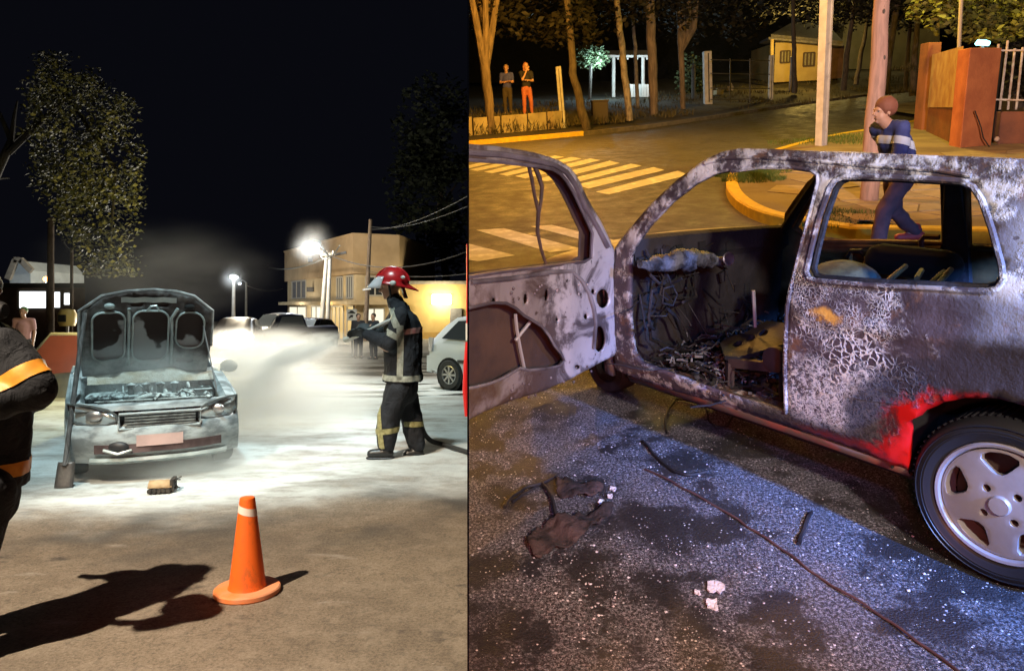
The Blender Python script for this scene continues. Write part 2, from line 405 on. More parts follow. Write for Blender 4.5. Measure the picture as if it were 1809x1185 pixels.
m = MB(); m.box((-4.55, 47.48, 1.97), (1.25, .2, .62)); lb = m.build('lamp_box', glow('wall_lamp_glass', (1, .93, .72), 14), wing, smooth=False, bevel=.05)
lamp('added_facade_lamp', 'POINT', (-13.5, 37, 5.0), 3600, (1, .86, .62), .3)  # unseen lamp added to brighten the building front
lamp('annex_lamp', 'POINT', (-4.55, 46.7, 1.9), 420, (1, .84, .5), .3)
lamp('entrance_lamp', 'POINT', tuple(A0 + dL * 3 + nL * 1.8 + V((0, 0, 1.3))), 160, (1, .72, .3), .2)
lamp('shop_lamp', 'POINT', tuple(A0 + dL * 10 + nL * 2.0 + V((0, 0, 1.3))), 200, (1, .9, .7), .2)

# ------------------------------------------------------------------ STREET A : poles, street lamps, wires
pole_m = mat('pole_concrete', (.42, .40, .36), (.34, .32, .29), 4, .85, bscale=30)
wood_m = mat('old_pole_wood', (.20, .15, .11), (.12, .09, .07), 5, .9, bscale=30, stretch=(6, 6, 1))
steel = mat('galvanised_steel', (.35, .35, .35), rough=.45, metal=.8)
def street_lamp(base, head, label, arm_from, r=.09, glow_r=.22, strength=60, energy=900, col=(.86, .95, 1.0)):
    t = thing('street_lamp', label, 'street lamp', base, group='street lamps along the far road')
    m = MB(); m.tube([base, arm_from], [r, r * .7], 10); m.build('pole', pole_m, t)
    m = MB(); m.tube([arm_from, V(arm_from).lerp(V(head), .6) + V((0, 0, .25)), head], [r * .4] * 3, 8); m.build('arm', steel, t)
    m = MB(); m.ball(V(head) + V((0, 0, .06)), (glow_r * 1.5, glow_r * 1.2, glow_r * .5)); hd = m.build('lamp_head', steel, t)
    m = MB(); m.ball(V(head) + V((0, -.1, -.06)), (glow_r * 1.15, glow_r, glow_r * .8)); m.build('bulb', glow('led_' + str(strength), col, strength), hd)
    lamp('street_lamp_light', 'POINT', tuple(V(head) + V((-.3, -1.6, -glow_r * 2.2))), energy, col, .2)
    return t
street_lamp(aA(577, 40), pA(553, 431, 38.5), 'bright white street lamp on a twin concrete pole before the ochre building', pA(583, 455, 40), .13, .30, 40, 700)
street_lamp(aA(412, 58), pA(414, 488, 57.5), 'smaller white street lamp on a slim pole above the oncoming headlights', pA(413, 491, 58), .16, .26, 35, 240)
street_lamp(aA(434.5, 66), pA(424, 500, 66), 'faint unlit looking street lamp set behind the slim lit one', pA(435, 499, 66), .12, .12, 6, 20)
t = thing('utility_pole', 'twin leg concrete utility pole with a crossarm beside the bright street lamp', 'utility pole', aA(566, 40.2))
m = MB(); m.tube([aA(565, 40.3), pA(577, 454, 40.3)], [.14, .1], 10); m.build('pole', pole_m, t)
m = MB(); m.beam(pA(566, 451, 40.2), pA(591, 448, 40.2), .1, .14); m.build('crossarm', pole_m, t)
m = MB(); m.beam(pA(591, 450, 41), pA(612, 446, 41), .1, .14); m.build('crossarm', mat('dark_steel_arm', (.04, .04, .045), rough=.6), t)
for px_ in (569, 577, 588):
    m = MB(); m.lathe([(.04, 0), (.07, .05), (.05, .1), (.06, .16), (.02, .2)], 8, pA(px_, 449, 40.2)); m.build('insulator', white_p, t)
t = thing('utility_pole', 'bare wooden utility pole rising in front of the ochre building corner', 'utility pole', aA(645, 43))
m = MB(); m.tube([aA(645, 43), pA(654.5, 388, 43)], [.15, .10], 10); m.build('pole', wood_m, t)
m = MB(); m.beam(pA(641, 512, 42.9), pA(655, 510, 42.9), .1, .1); m.build('bracket', steel, t)
wire_m = mat('cable_rubber', (.05, .05, .05), rough=.6); wire_p = mat('pale_cable', (.35, .35, .33), rough=.6)
def wire(name, a, b, sag, r, label, m_=wire_m, fr='A'):
    a, b = V(a), V(b); m = MB(); m.tube([a.lerp(b, k / 16) - V((0, 0, sag * 4 * (k / 16) * (1 - k / 16))) for k in range(17)], r, 6)
    return tag(m.build(name, m_, None, fr), label, 'cable', 'overhead cables over the left street')
wire('overhead_cable', pA(584, 452, 40), pA(470, 470, 75), .5, .05, 'pale overhead cable running left from the twin leg pole crossarm', wire_p)
wire('overhead_cable', pA(566, 451, 40), pA(600, 434, 20), .3, .02, 'short bright cable climbing right from the crossarm past the lamp', wire_p)
wire('overhead_cable', pA(586, 452, 40), pA(880, 420, 30), .9, .025, 'dark cable dipping from the twin leg pole toward the dark tree')
wire('overhead_cable', pA(654, 400, 43), pA(880, 340, 20), .4, .012, 'upper thin cable from the wooden pole into the night sky')
wire('overhead_cable', pA(654, 405, 43), pA(880, 315, 20), .4, .012, 'topmost thin cable from the wooden pole crossing the sky')
wire('overhead_cable', pA(648, 478, 43), pA(880, 476, 25), .3, .015, 'low cable crossing behind the red helmet above the annex roof')
wire('overhead_cable', pA(437, 505, 66), pA(500, 510, 75), .3, .03, 'far pale cable beside the faint street lamp', wire_p)
# parking sign beside the firefighter
t = thing('road_sign', 'white square road sign with a black car and arrow beyond the hose nozzle', 'road sign', aA(621, 26.8))
m = MB(); m.tube([aA(622, 26.8), pA(622, 548, 26.8)], .03, 8); m.build('post', steel, t)
c0 = pA(621.5, 556, 26.7); w_ = .185
m = MB(); m.box(c0, (2 * w_, .03, 2 * w_ * 1.12)); m.build('plate', white_p, t, smooth=False, bevel=.01)
ink = mat('black_sign_ink', (.01, .01, .012), rough=.6)
m = MB(); P_ = lambda a, b: c0 + V((a * w_, -.022, b * w_))
m.prism([P_(-.72, .30), P_(-.62, .48), P_(-.40, .52), P_(-.2, .82), P_(.25, .82), P_(.48, .52), P_(.72, .44), P_(.74, .28)], (0, -.006, 0))
m.prism([P_(-.5, -.75), P_(-.62, -.52), P_(-.22, -.22), P_(-.38, -.05), P_(.3, -.02), P_(.2, -.6), P_(.02, -.42)], (0, -.006, 0))
m.build('symbol', ink, t, smooth=False)

# ------------------------------------------------------------------ STREET A : trees
bark = mat('rough_bark', (.085, .065, .05), (.04, .03, .025), 8, .95, bscale=20, bstr=.6, stretch=(3, 3, .6))
def leafmat(name, a, b):
    g = NG(name); rnd = g.n('ShaderNodeNewGeometry').outputs['Random Per Island']
    return g.set(g.mix(rnd, a, b), .7)
leaf_y = leafmat('yellow_green_leaf', (.014, .020, .006), (.075, .070, .018))
leaf_d = leafmat('dark_leaf', (.008, .014, .008), (.026, .034, .018))
def leaf_mesh(name, m_, pts, size, parent=None, fr='A', droop=.5):
    m = MB()
    for p in pts:
        s_ = size * random.uniform(.6, 1.35); a = random.uniform(0, 6.28)
        d = V((math.cos(a), math.sin(a), random.uniform(-1.2, .4) * droop - .2)).normalized(); e1, _ = perp(d); e1 = (Matrix.Rotation(random.uniform(-1.2, 1.2), 3, d) @ e1)
        m.add([p - d * s_ * .5, p - e1 * s_ * .28 + d * s_ * .05 + V((0, 0, .02)), p + d * s_ * .55, p + e1 * s_ * .28 + d * s_ * .05], [(0, 1, 2, 3)])
    return m.build(name, m_, parent, fr, smooth=False)
def clump_pts(n, fn, sc, thr):
    out = []; k = 0
    while len(out) < n and k < n * 40:
        k += 1; p = fn()
        if p is not None and noise.noise(p * sc) > thr + random.uniform(-.12, .12): out.append(p)
    return out
def branchy(m, base, tip, r0, r1, kids, spread):
    b, t = V(base), V(tip); pts = [b.lerp(t, k / 5) + V((random.uniform(-1, 1), random.uniform(-1, 1), 0)) * .04 * (t - b).length * (k % 5 > 0) for k in range(6)]
    m.tube(pts, [r0 + (r1 - r0) * k / 5 for k in range(6)], 9)
    for _ in range(kids):
        q = pts[random.randint(3, 5)]; d = V((random.uniform(-1, 1), random.uniform(-1, 1), random.uniform(.2, 1))) * spread
        m.tube([q, q + d * .5 + V((0, 0, .1 * spread)), q + d], [r1 * .7, r1 * .45, r1 * .2], 6)
t = thing('tree', 'leafy tree with drooping yellow green foliage lit above the open bonnet', 'tree', aA(-90, 16))
m = MB(); branchy(m, aA(-90, 16), pA(20, 250, 15.5), .2, .08, 9, 1.2)
m.tube([pA(15, 270, 15.5), pA(120, 170, 14.8), pA(205, 300, 14.2), pA(195, 430, 14.0)], [.07, .05, .03, .012], 7); m.build('trunk', mat('dark_bark', (.018, .014, .011), (.009, .007, .006), 8, .95, bscale=20, bstr=.6), t)
def fA():
    py = random.uniform(90, 490); px = random.uniform(-30, 262); d = 14.2 + random.uniform(-1.0, 1.2)
    hi = 238 + 12 * math.sin(py / 40) if py > 190 else 110 + (py - 90) * 1.28
    lo = 70 - (py - 90) * .16 if py < 250 else (46 + (py - 250) * .30 if py < 340 else 73 + (py - 340) * .62)
    fz = random.gauss(0, 13)
    if px < lo + fz or px > hi + fz: return None
    return pA(px, py, d)
leaf_mesh('crown', leaf_y, clump_pts(7600, fA, 1.7, .02), .08, t)
t = thing('tree', 'tall dark tree standing behind the annex and the red helmet', 'tree', aA(785, 60))
m = MB(); branchy(m, aA(785, 60), pA(780, 330, 60), .4, .2, 8, 3.5); m.build('trunk', bark, t)
def fA2():
    p = V((random.gauss(0, .5), random.gauss(0, .5), random.gauss(0, .5)))
    if p.length > 1: return None
    return pA(775 + p.x * 100, 310 + p.z * 190, 58 + p.y * 4)
leaf_mesh('crown', leaf_d, clump_pts(5200, fA2, .35, -.05), .5, t)

# ------------------------------------------------------------------ STREET A : left background
brn = mat('brown_brickwork', (.12, .07, .045), (.08, .045, .03), 3, .9, bscale=15)
t = thing('shop_building', 'dark brown shop building with lit white windows beyond the left firefighter', 'building', aA(70, 30))
m = MB(); m.prism([aA(-150, 30, -.3), aA(150, 30, -.3), aA(150, 36, -.3), aA(-150, 36, -.3)], (0, 0, 3.0)); m.build('wall', brn, t, smooth=False)
m = MB(); m.prism([pA(-100, 508, 29.7), pA(150, 508, 29.7), pA(150, 508, 36), pA(-150, 508, 36)], (0, 0, .18)); m.build('roof', mat('dark_roof', (.04, .035, .03), rough=.9), t, smooth=False)
lit_c = glow('lit_shop_white', (.92, .97, 1.0), 2.6)
for x0, x1, y0, y1 in ((33, 84, 513, 546), (94, 109, 514, 545), (112, 126, 516, 540)):
    m = MB(); a, b = pA(x0, y1, 29.9), pA(x1, y0, 29.9)
    for p, q in ((a, V((b.x, a.y, a.z))), (V((a.x, a.y, b.z)), b), (a, V((a.x, a.y, b.z))), (V((b.x, a.y, a.z)), b)): m.beam(p, q, .09, .09)
    f = m.build('window', frame_m, t, smooth=False)
    m = MB(); m.span(a + V((0, -.01, 0)), b + V((0, .02, 0))); m.build('pane', lit_c, f, smooth=False)
t = thing('house', 'pale blue white gabled house front high behind the left firefighter', 'house', aA(30, 40))
m = MB(); m.prism([pA(18, 560, 40), pA(54, 560, 40), pA(54, 478, 40), pA(38, 461, 40), pA(28, 460, 40), pA(17, 492, 40)], (0, 5, 0)); m.build('wall', mat('pale_blue_render', (.55, .62, .66), (.45, .52, .56), 1.5, .8), t, smooth=False)
m = MB(); m.beam(pA(28, 459, 39.9), pA(14, 493, 39.9), .2, .3); m.beam(pA(26, 459, 39.9), pA(40, 460, 39.9), .2, .3); m.beam(pA(37, 459.5, 39.9), pA(56, 479, 39.9), .2, .3); m.build('roof_edge', conc, t, smooth=False)
lamp('house_lamp', 'POINT', tuple(pA(40, 500, 36)), 260, (.8, .92, 1), .2)
t = thing('street_lamp', 'tiny orange lamp glowing beside the pale gabled house', 'street lamp', aA(81, 38))
m = MB(); m.tube([aA(81, 38), pA(81, 495, 38)], .05, 8); m.build('pole', steel, t)
m = MB(); m.ball(pA(81, 493, 38), .13); m.build('bulb', glow('sodium_bulb', (1, .42, .08), 12), t)
for px_, top, d, lab in ((89, 385, 24, 'thick plain pole rising behind the left firefighter by the lit shop'), (126, 437, 26, 'thin plain pole between the lit shop windows and the bonnet')):
    m = MB(); m.tube([aA(px_, d), pA(px_ + 1, top, d)], [.13 if px_ < 100 else .06, .09 if px_ < 100 else .05], 9); tag(m.build('utility_pole', wood_m), lab, 'pole')
m = MB(); m.tube([pA(112, 428, 26), pA(118, 437, 26), pA(126, 443, 26)], .03, 6); tag(m.build('lamp_bracket', steel), 'small bent bracket arm at the top of the thin plain pole', 'bracket')
ypl = mat('yellow_plastic', (.65, .50, .16), rough=.5)
t = thing('payphone', 'yellow payphone hood on a post between shop and open bonnet', 'payphone', aA(119, 21))
m = MB(); m.tube([aA(119, 21), pA(119, 575, 21)], .04, 8); m.build('post', steel, t)
m = MB(); a = pA(119, 562, 21)
m.lathe([(.20, -.22), (.24, -.1), (.24, .12), (.18, .24), (.02, .27)], 14, a); m.build('hood', ypl, t)
m = MB(); m.box(a + V((0, -.22, .0)), (.2, .12, .2)); m.build('phone', glassmat('phone_dark', (.02, .02, .02), .4), t)
redp = mat('faded_red_panel', (.56, .14, .11), (.46, .12, .10), 2, .7)
t = thing('bench_wall', 'low red street panel with a white rim beside the open car', 'panel', aA(100, 12.5))
q = [pA(68, 662, 12.5), pA(140, 656, 12.5), pA(140, 594, 12.5), pA(88, 594, 12.5), pA(64, 622, 12.5)]
m = MB(); m.prism(q, (0, .12, 0)); m.build('panel', redp, t, smooth=False)
m = MB(); m.tube([q[0] + V((-.02, .06, 0))] + [q[4] + V((-.03, .06, 0)), q[3] + V((0, .06, .02)), q[2] + V((0, .06, .02))], .045, 8); m.build('rim', white_p, t)
m = MB(); m.span(q[0] + V((.05, .02, -.55)), q[1] + V((0, .10, 0)) + V((0, 0, -.003))); m.build('base', conc, t, smooth=False)
# fire engine edge
redf = mat('fire_red_paint', (.55, .02, .02), rough=.35)
t = thing('fire_engine', 'red edge of a fire engine with a white stripe at the street side', 'fire engine', gA(826, 830))
d = 6.2
m = MB(); m.span(pA(823.6, 600, d), pA(870, 430, d) + V((0, .8, 0))); m.build('body', redf, t, smooth=False, bevel=.01)
m = MB(); m.span(pA(822.6, 601, d) + V((0, -.004, 0)), pA(870, 571, d) + V((0, .5, 0))); m.build('stripe', white_p, t, smooth=False)
m = MB(); m.tube([pA(826, 604, d), pA(823, 650, d), pA(822, 690, d), pA(825, 735, d)], [.02, .022, .024, .02], 8); m.build('hose_roll', redf, t)
# ------------------------------------------------------------------ small vehicles of street A
tyre_m = mat('tyre_rubber', (.018, .018, .018), (.03, .03, .03), 20, .8)
rim_m = mat('rim_alloy', (.5, .5, .5), rough=.35, metal=.8)
arch_m = mat('arch_black', (.006, .006, .006), rough=.9)
trim_m = mat('black_trim', (.02, .02, .022), rough=.5)
def wheel(parent, c, ax, r, w, name='wheel', rim=rim_m, spokes=0):
    c, ax = V(c), V(ax).normalized(); k = r * .62
    m = MB(); m.lathe([(k, -w * .45), (r * .93, -w * .5), (r, -w * .38), (r, w * .38), (r * .93, w * .5), (k, w * .45), (k * .98, w * .2)], 28, c, ax, cap=False)
    wo = m.build('wheel', tyre_m, parent)
    m = MB(); m.lathe([(k * 1.02, w * .1), (k * 1.02, w * .44), (k * .93, w * .47), (k * .90, w * .34), (k * .5, w * .30), (k * .18, w * .42), (.001, w * .43)], 28, c, ax)
    if spokes:
        e1, e2 = perp(ax)
        for q in range(spokes):
            a = 6.283 * q / spokes; d = e1 * math.cos(a) + e2 * math.sin(a)
            m.beam(c + ax * w * .40 + d * k * .2, c + ax * w * .41 + d * k * .92, k * .2, w * .1, ax)
    m.build('rim', rim, wo); return wo
def small_car(name, label, cat, loc, rz, paint, st, wx, wr, group=None, win=None, lights=None, glassm=None, half=.8):
    t = thing(name, label, cat, loc, rz, group)
    L = LOC[t]; P = lambda a, b, c: L @ V((a, b, c))
    m = MB(); rings = []
    for (x, zb_, zs, zr, w, wr_) in st:
        h = [(w * .82, zb_), (w * .97, zb_ + .08), (w, (zb_ + zs) / 2), (w * .985, zs - .05), (w * .94, zs), (wr_, zr - .05), (wr_ * .9, zr - .01), (wr_ * .5, zr + .015)]
        rings.append([P(x, a, b) for a, b in h] + [P(x, -a, b) for a, b in h[::-1]])
    m.loft(rings); m.build('body', paint, t, angle=35)
    for x in wx:
        for s_ in (1, -1):
            m = MB(); m.lathe([(wr * 1.16, -.25), (wr * 1.16, .012), (.001, .012)], 24, P(x, s_ * half, wr), L.to_3x3() @ V((0, s_, 0))); m.build('wheel_arch', arch_m, t)
            wheel(t, P(x, s_ * (half - .06), wr), L.to_3x3() @ V((0, s_, 0)), wr, .2, spokes=8)
    for s_ in (1, -1):
        for poly in (win or []):
            m = MB(); m.prism([P(a, s_ * (b + .008), c) for a, b, c in poly], L.to_3x3() @ V((0, -s_ * .02, 0))); m.build('side_window', glassm or dark_glass, t, smooth=False)
    for nm, mm, poly, dv in (lights or []):
        m = MB(); m.prism([P(*p) for p in poly], L.to_3x3() @ V(dv)); m.build(nm, mm, t, smooth=False)
    return t
hatch = [(-1.86, .42, .72, .80, .66, .60), (-1.80, .28, .86, .98, .76, .66), (-1.55, .24, .92, 1.22, .80, .60), (-1.25, .22, .93, 1.38, .81, .60), (-.3, .20, .92, 1.43, .82, .61), (.35, .20, .90, 1.38, .82, .60), (1.0, .20, .88, .97, .81, .68), (1.55, .22, .80, .84, .79, .66), (1.86, .30, .66, .70, .70, .55), (1.92, .38, .52, .56, .62, .5)]
wwin = [[(-1.45, .775, .97), (-.62, .80, .95), (-.62, .655, 1.33), (-1.12, .65, 1.31)], [(-.55, .80, .95), (.62, .79, .93), (.10, .655, 1.32), (-.55, .655, 1.34)]]
white_car_m = mat('white_car_paint', (.50, .53, .56), rough=.3)
rz = rad(180 - 40)
p = gA(797, 688); ax = V((math.cos(rz), math.sin(rz), 0)); sd = V((-ax.y, ax.x, 0))
# left end of the picture is the far rear end of the car: local -x points there
rz2 = rad(-38); L2 = Matrix.Rotation(rz2, 4, 'Z'); off = L2 @ V((-1.22, -.76, 0))
tail = glow('tail_lamp_dim', (.5, .05, .03), .02)
small_car('parked_car', 'white hatchback parked beside the fire engine edge, cut off by the dividing wall', 'car', p - off, rz2, white_car_m, hatch, (-1.22, 1.2), .285, None, wwin,
    [('tail_light', mat('tail_plastic', (.45, .42, .42), rough=.25), [(-1.80, -.78, .72), (-1.80, -.78, .98), (-1.66, -.795, .98), (-1.70, -.815, .72)], (0, .03, 0)),
     ('side_moulding', trim_m, [(-1.0, -.835, .52), (.95, -.835, .52), (.95, -.835, .58), (-1.0, -.835, .58)], (0, .03, 0)),
     ('bumper', white_car_m, [(-1.93, -.70, .30), (-1.93, -.70, .62), (-1.93, .70, .62), (-1.93, .70, .30)], (.15, 0, 0))])
blue_m = mat('dark_blue_paint', (.03, .04, .10), rough=.3)
pick = [(-2.4, .5, .95, 1.0, .78, .76), (-2.35, .42, 1.0, 1.05, .84, .80), (-.75, .40, 1.0, 1.06, .85, .80), (-.65, .40, 1.0, 1.58, .85, .62), (.0, .40, 1.0, 1.66, .85, .64), (.55, .40, .99, 1.60, .85, .62), (1.05, .40, .98, 1.06, .84, .74), (2.0, .42, .92, .96, .82, .72), (2.3, .5, .75, .8, .74, .66)]
pwin = [[(-.6, .83, 1.08), (.75, .83, 1.06), (.45, .68, 1.5), (-.55, .68, 1.52)]]
lit_glass = mat('painted_window_reflection', (.25, .30, .36), rough=.15)  # lamp reflections put into the pale pane colour
hl = glow('headlight_beam', (1.0, .93, .78), 60); hl2 = glow('dim_headlight', (.9, .95, 1.0), 10)
def hlamps(z, x, w, m_): return [('headlight', m_, [(x, s_ * w - .13, z - .09), (x, s_ * w + .13, z - .09), (x, s_ * w + .13, z + .09), (x, s_ * w - .13, z + .09)], (-.06, 0, 0)) for s_ in (1, -1)]
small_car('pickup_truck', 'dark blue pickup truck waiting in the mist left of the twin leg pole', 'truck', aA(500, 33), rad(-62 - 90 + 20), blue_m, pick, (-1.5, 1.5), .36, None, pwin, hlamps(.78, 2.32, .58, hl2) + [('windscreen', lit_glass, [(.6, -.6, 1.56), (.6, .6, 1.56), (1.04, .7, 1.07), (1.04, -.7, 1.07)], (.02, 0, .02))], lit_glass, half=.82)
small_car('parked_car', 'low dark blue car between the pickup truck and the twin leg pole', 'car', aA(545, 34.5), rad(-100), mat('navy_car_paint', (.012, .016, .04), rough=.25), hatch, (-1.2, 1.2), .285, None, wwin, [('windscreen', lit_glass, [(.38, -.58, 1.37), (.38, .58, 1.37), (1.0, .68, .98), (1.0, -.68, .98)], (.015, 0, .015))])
hc = small_car('oncoming_car', 'oncoming car hidden behind its two blazing headlights in the mist', 'car', aA(419, 29), rad(-88 + 10), mat('dark_red_paint', (.05, .02, .02), rough=.3), hatch, (-1.2, 1.2), .285, None, wwin, None)
for px_, e in ((397, .17), (440, .14)):
    m = MB(); c = pA(px_, 596, 26.7); m.lathe([(e * .3, .1), (e, .03), (e * .97, -.03), (.001, -.05)], 18, c, (0, 1, 0)); m.build('headlight', hl, hc)
    lamp('headlight_beam', 'SPOT', tuple(c + V((0, -.15, 0))), 5000, (1, .93, .8), .1, 'A', tuple(c + V((0.9, -10, -.6))), 70, .8)

# ------------------------------------------------------------------ STREET A : the powdered silver car with the open bonnet
pw = NG('powdered_silver_paint')
powd = pw.step(pw.noise(4, 7, .65, co=pw.map((1, 1, 2.2))), .38, .62)
silver_m = pw.set(pw.mix(powd, (.20, .235, .25), (.46, .53, .55)), pw.step(powd, 0, 1, .35, .9), .25, pw.noise(60, 4), .2, .004)
pw = NG('sooty_powdered_metal'); x, y, z = pw.xyz()
n1 = pw.noise(2.6, 6, .6); hgt = pw.math('ADD', z, pw.math('MULTIPLY', pw.math('SUBTRACT', n1, .5), .55))
soot = pw.step(hgt, .98, 1.16)
bm_ = pw.mix(pw.step(pw.noise(7, 7, .7), .35, .65), (.28, .32, .33), (.50, .54, .54))
bon_in = pw.set(pw.mix(pw.math('MULTIPLY', soot, pw.step(pw.noise(5, 5), .3, .6, .55, 1)), bm_, (.040, .030, .028)), .75, .0, pw.noise(40, 5), .35, .006)
pw = NG('soot_and_powder'); x, y, z = pw.xyz()
hgt = pw.math('ADD', z, pw.math('MULTIPLY', pw.math('SUBTRACT', pw.noise(3.2, 3, .5), .5), .9))
bon_skin = pw.set(pw.mix(pw.step(hgt, 1.20, 1.25), (.36, .39, .40), (.030, .018, .015)), .85, 0, pw.noise(30, 5), .3, .006)
pw = NG('powder_covered_engine'); nz = pw.n('ShaderNodeSeparateXYZ', {0: pw.n('ShaderNodeNewGeometry').outputs['Normal']}).outputs[2]
cov = pw.math('MULTIPLY', pw.step(nz, -.1, .6, .25, 1.0), pw.step(pw.noise(9, 6, .7), .38, .56))
eng_m = pw.set(pw.mix(cov, (.02, .024, .025), (.50, .60, .60)), .85, 0, pw.noise(50, 5), .6, .01)
foam_m = mat('settled_powder', (.50, .50, .44), (.34, .28, .18), 6, .95, bscale=25, bstr=.8, bdist=.02)
lens_m = mat('powdered_lens', (.50, .58, .58), (.30, .36, .36), 5, .25, bscale=30, bstr=.1)
hlens = mat('powdered_headlight_glass', (.48, .56, .57), (.26, .31, .32), 7, .14, bscale=30, bstr=.05)
pink_plate = mat('pale_red_plate', (.62, .45, .42), (.5, .36, .34), 4, .6)
car = thing('smoking_car', 'silver car dusted white with its bonnet raised and engine burnt out', 'car', (-3.17, 6.60, 0), .52)
LC = LOC[car]
def C(x, y, z): return LC @ V((x * .9, y * .9, z * .9))
yb = lambda x: .30 * (abs(x) / .8) ** 2.6
def xs_(a, b, n): return [a + (b - a) * i / n for i in range(n + 1)]
m = MB(); m.loft([[C(x, yb(x) + a, b) for a, b in ((.16, .63), (.03, .60), (-.03, .53), (-.055, .45), (-.05, .36), (-.01, .25), (.02, .20), (.16, .17), (.22, .3), (.22, .55))] for x in xs_(-.8, .8, 28)])
m.build('bumper', silver_m, car)
m = MB(); m.loft([[C(x, yb(x) + a, b) for a, b in ((-.057, .385), (-.060, .30), (-.03, .295), (-.03, .385))] for x in xs_(-.56, .60, 20)]); m.build('air_intake', mat('sooted_plastic', (.05, .03, .03), (.13, .09, .09), 5, .8), car)
m = MB(); m.loft([[C(x, yb(x) + a, b) for a, b in ((-.07, .255), (-.075, .225), (.0, .19), (.0, .25))] for x in xs_(-.6, .66, 24)]); m.build('lower_lip', lens_m, car)
m = MB(); m.loft([[C(x, yb(x) - .068 + (.004 if abs(x) > .2 else 0), z) for z in (.36, .47)] for x in xs_(-.20, .22, 6)], close=False); m.loft([[C(x, yb(x) - .05, z) for z in (.36, .47)] for x in (-.2, .22)], close=False)
m.build('number_plate', pink_plate, car)
m = MB(); m.ball(C(-.36, .01, .36), (.10, .05, .055)); m.build('fog_lamp', trim_m, car)
m = MB(); m.tube([C(-.48, .02, .335), C(-.36, -.06, .30), C(-.24, -.06, .33)], .014, 6); m.build('broken_bracket', lens_m, car)
for s_ in (-1, 1):
    m = MB(); m.loft([[C(s_ * x, yb(x) + a + .02, b) for a, b in ((.10, lo_), (-.005, lo_ + .01), (.0, (lo_ + hi_) / 2), (.05, hi_), (.14, hi_ + .01))] for x, lo_, hi_ in ((.37, .60, .66), (.45, .575, .71), (.58, .57, .745), (.70, .585, .76), (.78, .64, .77))], close=False)
    m.build('headlight', hlens, car); m = MB(); m.tube([C(s_ * x, yb(x) + .012, z) for x, z in ((.365, .60), (.37, .66), (.45, .715), (.58, .75), (.70, .765), (.785, .77), (.785, .64), (.70, .58), (.58, .565), (.45, .57), (.365, .60))], .012, 6); m.build('headlight_trim', mat('grey_gap', (.07, .08, .08), rough=.8), car); m = MB(); m.ball(C(s_ * .56, yb(.56) + .02, .655), (.075, .03, .05)); m.build('reflector', rim_m, car)
    m = MB(); m.loft([[C(s_ * x, yb(x) + .01, z) for z in (.52, .56)] for x in (.38, .5, .62, .76)], close=False); m.build('headlight_gap', arch_m, car)
m = MB()
for k in range(4): m.beam(C(-.30, -.012, .555 + .028 * k), C(.34, -.012, .555 + .028 * k), .012, .014)
gr = m.build('grille', mat('dull_grille', (.07, .08, .085), (.20, .23, .23), 14, .6), car, smooth=False)
m = MB(); m.span((0, 0, 0), (0, 0, 0)); m = MB(); m.prism([C(-.34, .03, .535), C(.37, .03, .535), C(.37, .03, .67), C(-.34, .03, .67)], LC.to_3x3() @ V((0, .02, 0))); m.build('grille_back', arch_m, gr, smooth=False)
m = MB(); m.tube([C(-.35, -.005, .53), C(.38, -.005, .53), C(.39, -.005, .675), C(-.35, -.005, .675), C(-.35, -.005, .53)], .014, 6); m.build('grille_frame', silver_m, gr)
m = MB(); m.loft([[C(x, yb(x) * .7 + a, b) for a, b in ((.06, .70), (.08, .745), (.24, .755), (.26, .70))] for x in xs_(-.72, .72, 20)]); m.build('slam_panel', silver_m, car)
# sides with wheel arches
def side_sheet(s_):
    arch = lambda c, r: [(c + r * math.cos(a), .29 + r * math.sin(a)) for a in [math.pi - i * math.pi / 14 for i in range(15)]]
    outer = [(.30, .22), (.42, .22)] + arch(.78, .345) + [(1.2, .2), (2.85, .2)] + arch(3.2, .345) + [(3.75, .24), (3.85, .5), (3.82, .9), (3.0, .95), (1.35, .95), (1.1, .90), (.7, .83), (.35, .76), (.28, .6)]
    vs, fs = cdt_sheet(outer, [], .09)
    m = MB(); X = lambda y, z: s_ * (.80 - .02 * ((z - .55) / .35) ** 2 - (.16 * max(0, (.5 - y) / .5) ** 2))
    m.add([C(X(y, z), y, z) for y, z in vs], fs); o = m.build('front_wing' if False else 'side_panel', silver_m, car)
    so = o.modifiers.new('thick', 'SOLIDIFY'); so.thickness = .03; so.offset = 0
for s_ in (-1, 1): side_sheet(s_)
for s_ in (-1, 1):                                                     # bonnet gutters and wing tops
    m = MB(); m.loft([[C(s_ * a, y, b) for a, b in ((.79, zt_ - .02), (.77, zt_ + .02), (.68, zt_ + .03), (.64, zt_ - .05))] for y, zt_ in ((.30, .74), (.6, .80), (.9, .86), (1.25, .93))]); m.build('wing_top', silver_m, car)
    for y in (.78, 3.2): wheel(car, C(s_ * .70, y, .29), LC.to_3x3() @ V((s_, 0, 0)), .262, .17, spokes=7)
m = MB(); m.ball(C(.90, 1.55, .99), (.10, .05, .07)); m.beam(C(.80, 1.55, .95), C(.90, 1.55, .97), .04, .03); m.build('mirror', mat('dull_grey_plastic', (.20, .20, .19), rough=.6), car)
# cabin
m = MB(); rg = []
for y, w, zz in ((1.30, .70, .96), (1.95, .60, 1.40), (2.5, .60, 1.43), (3.1, .58, 1.38), (3.75, .66, .95)):
    rg.append([C(-.76, y, .92), C(-w, y, zz - .03), C(-w * .8, y, zz), C(w * .8, y, zz), C(w, y, zz - .03), C(.76, y, .92)])
m.loft(rg); m.build('cabin', silver_m, car)
m = MB(); m.prism([C(-.66, 1.32, 1.0), C(.66, 1.32, 1.0), C(.55, 1.9, 1.39), C(-.55, 1.9, 1.39)], LC.to_3x3() @ V((0, -.02, .02))); m.build('windscreen', dark_glass, car, smooth=False)
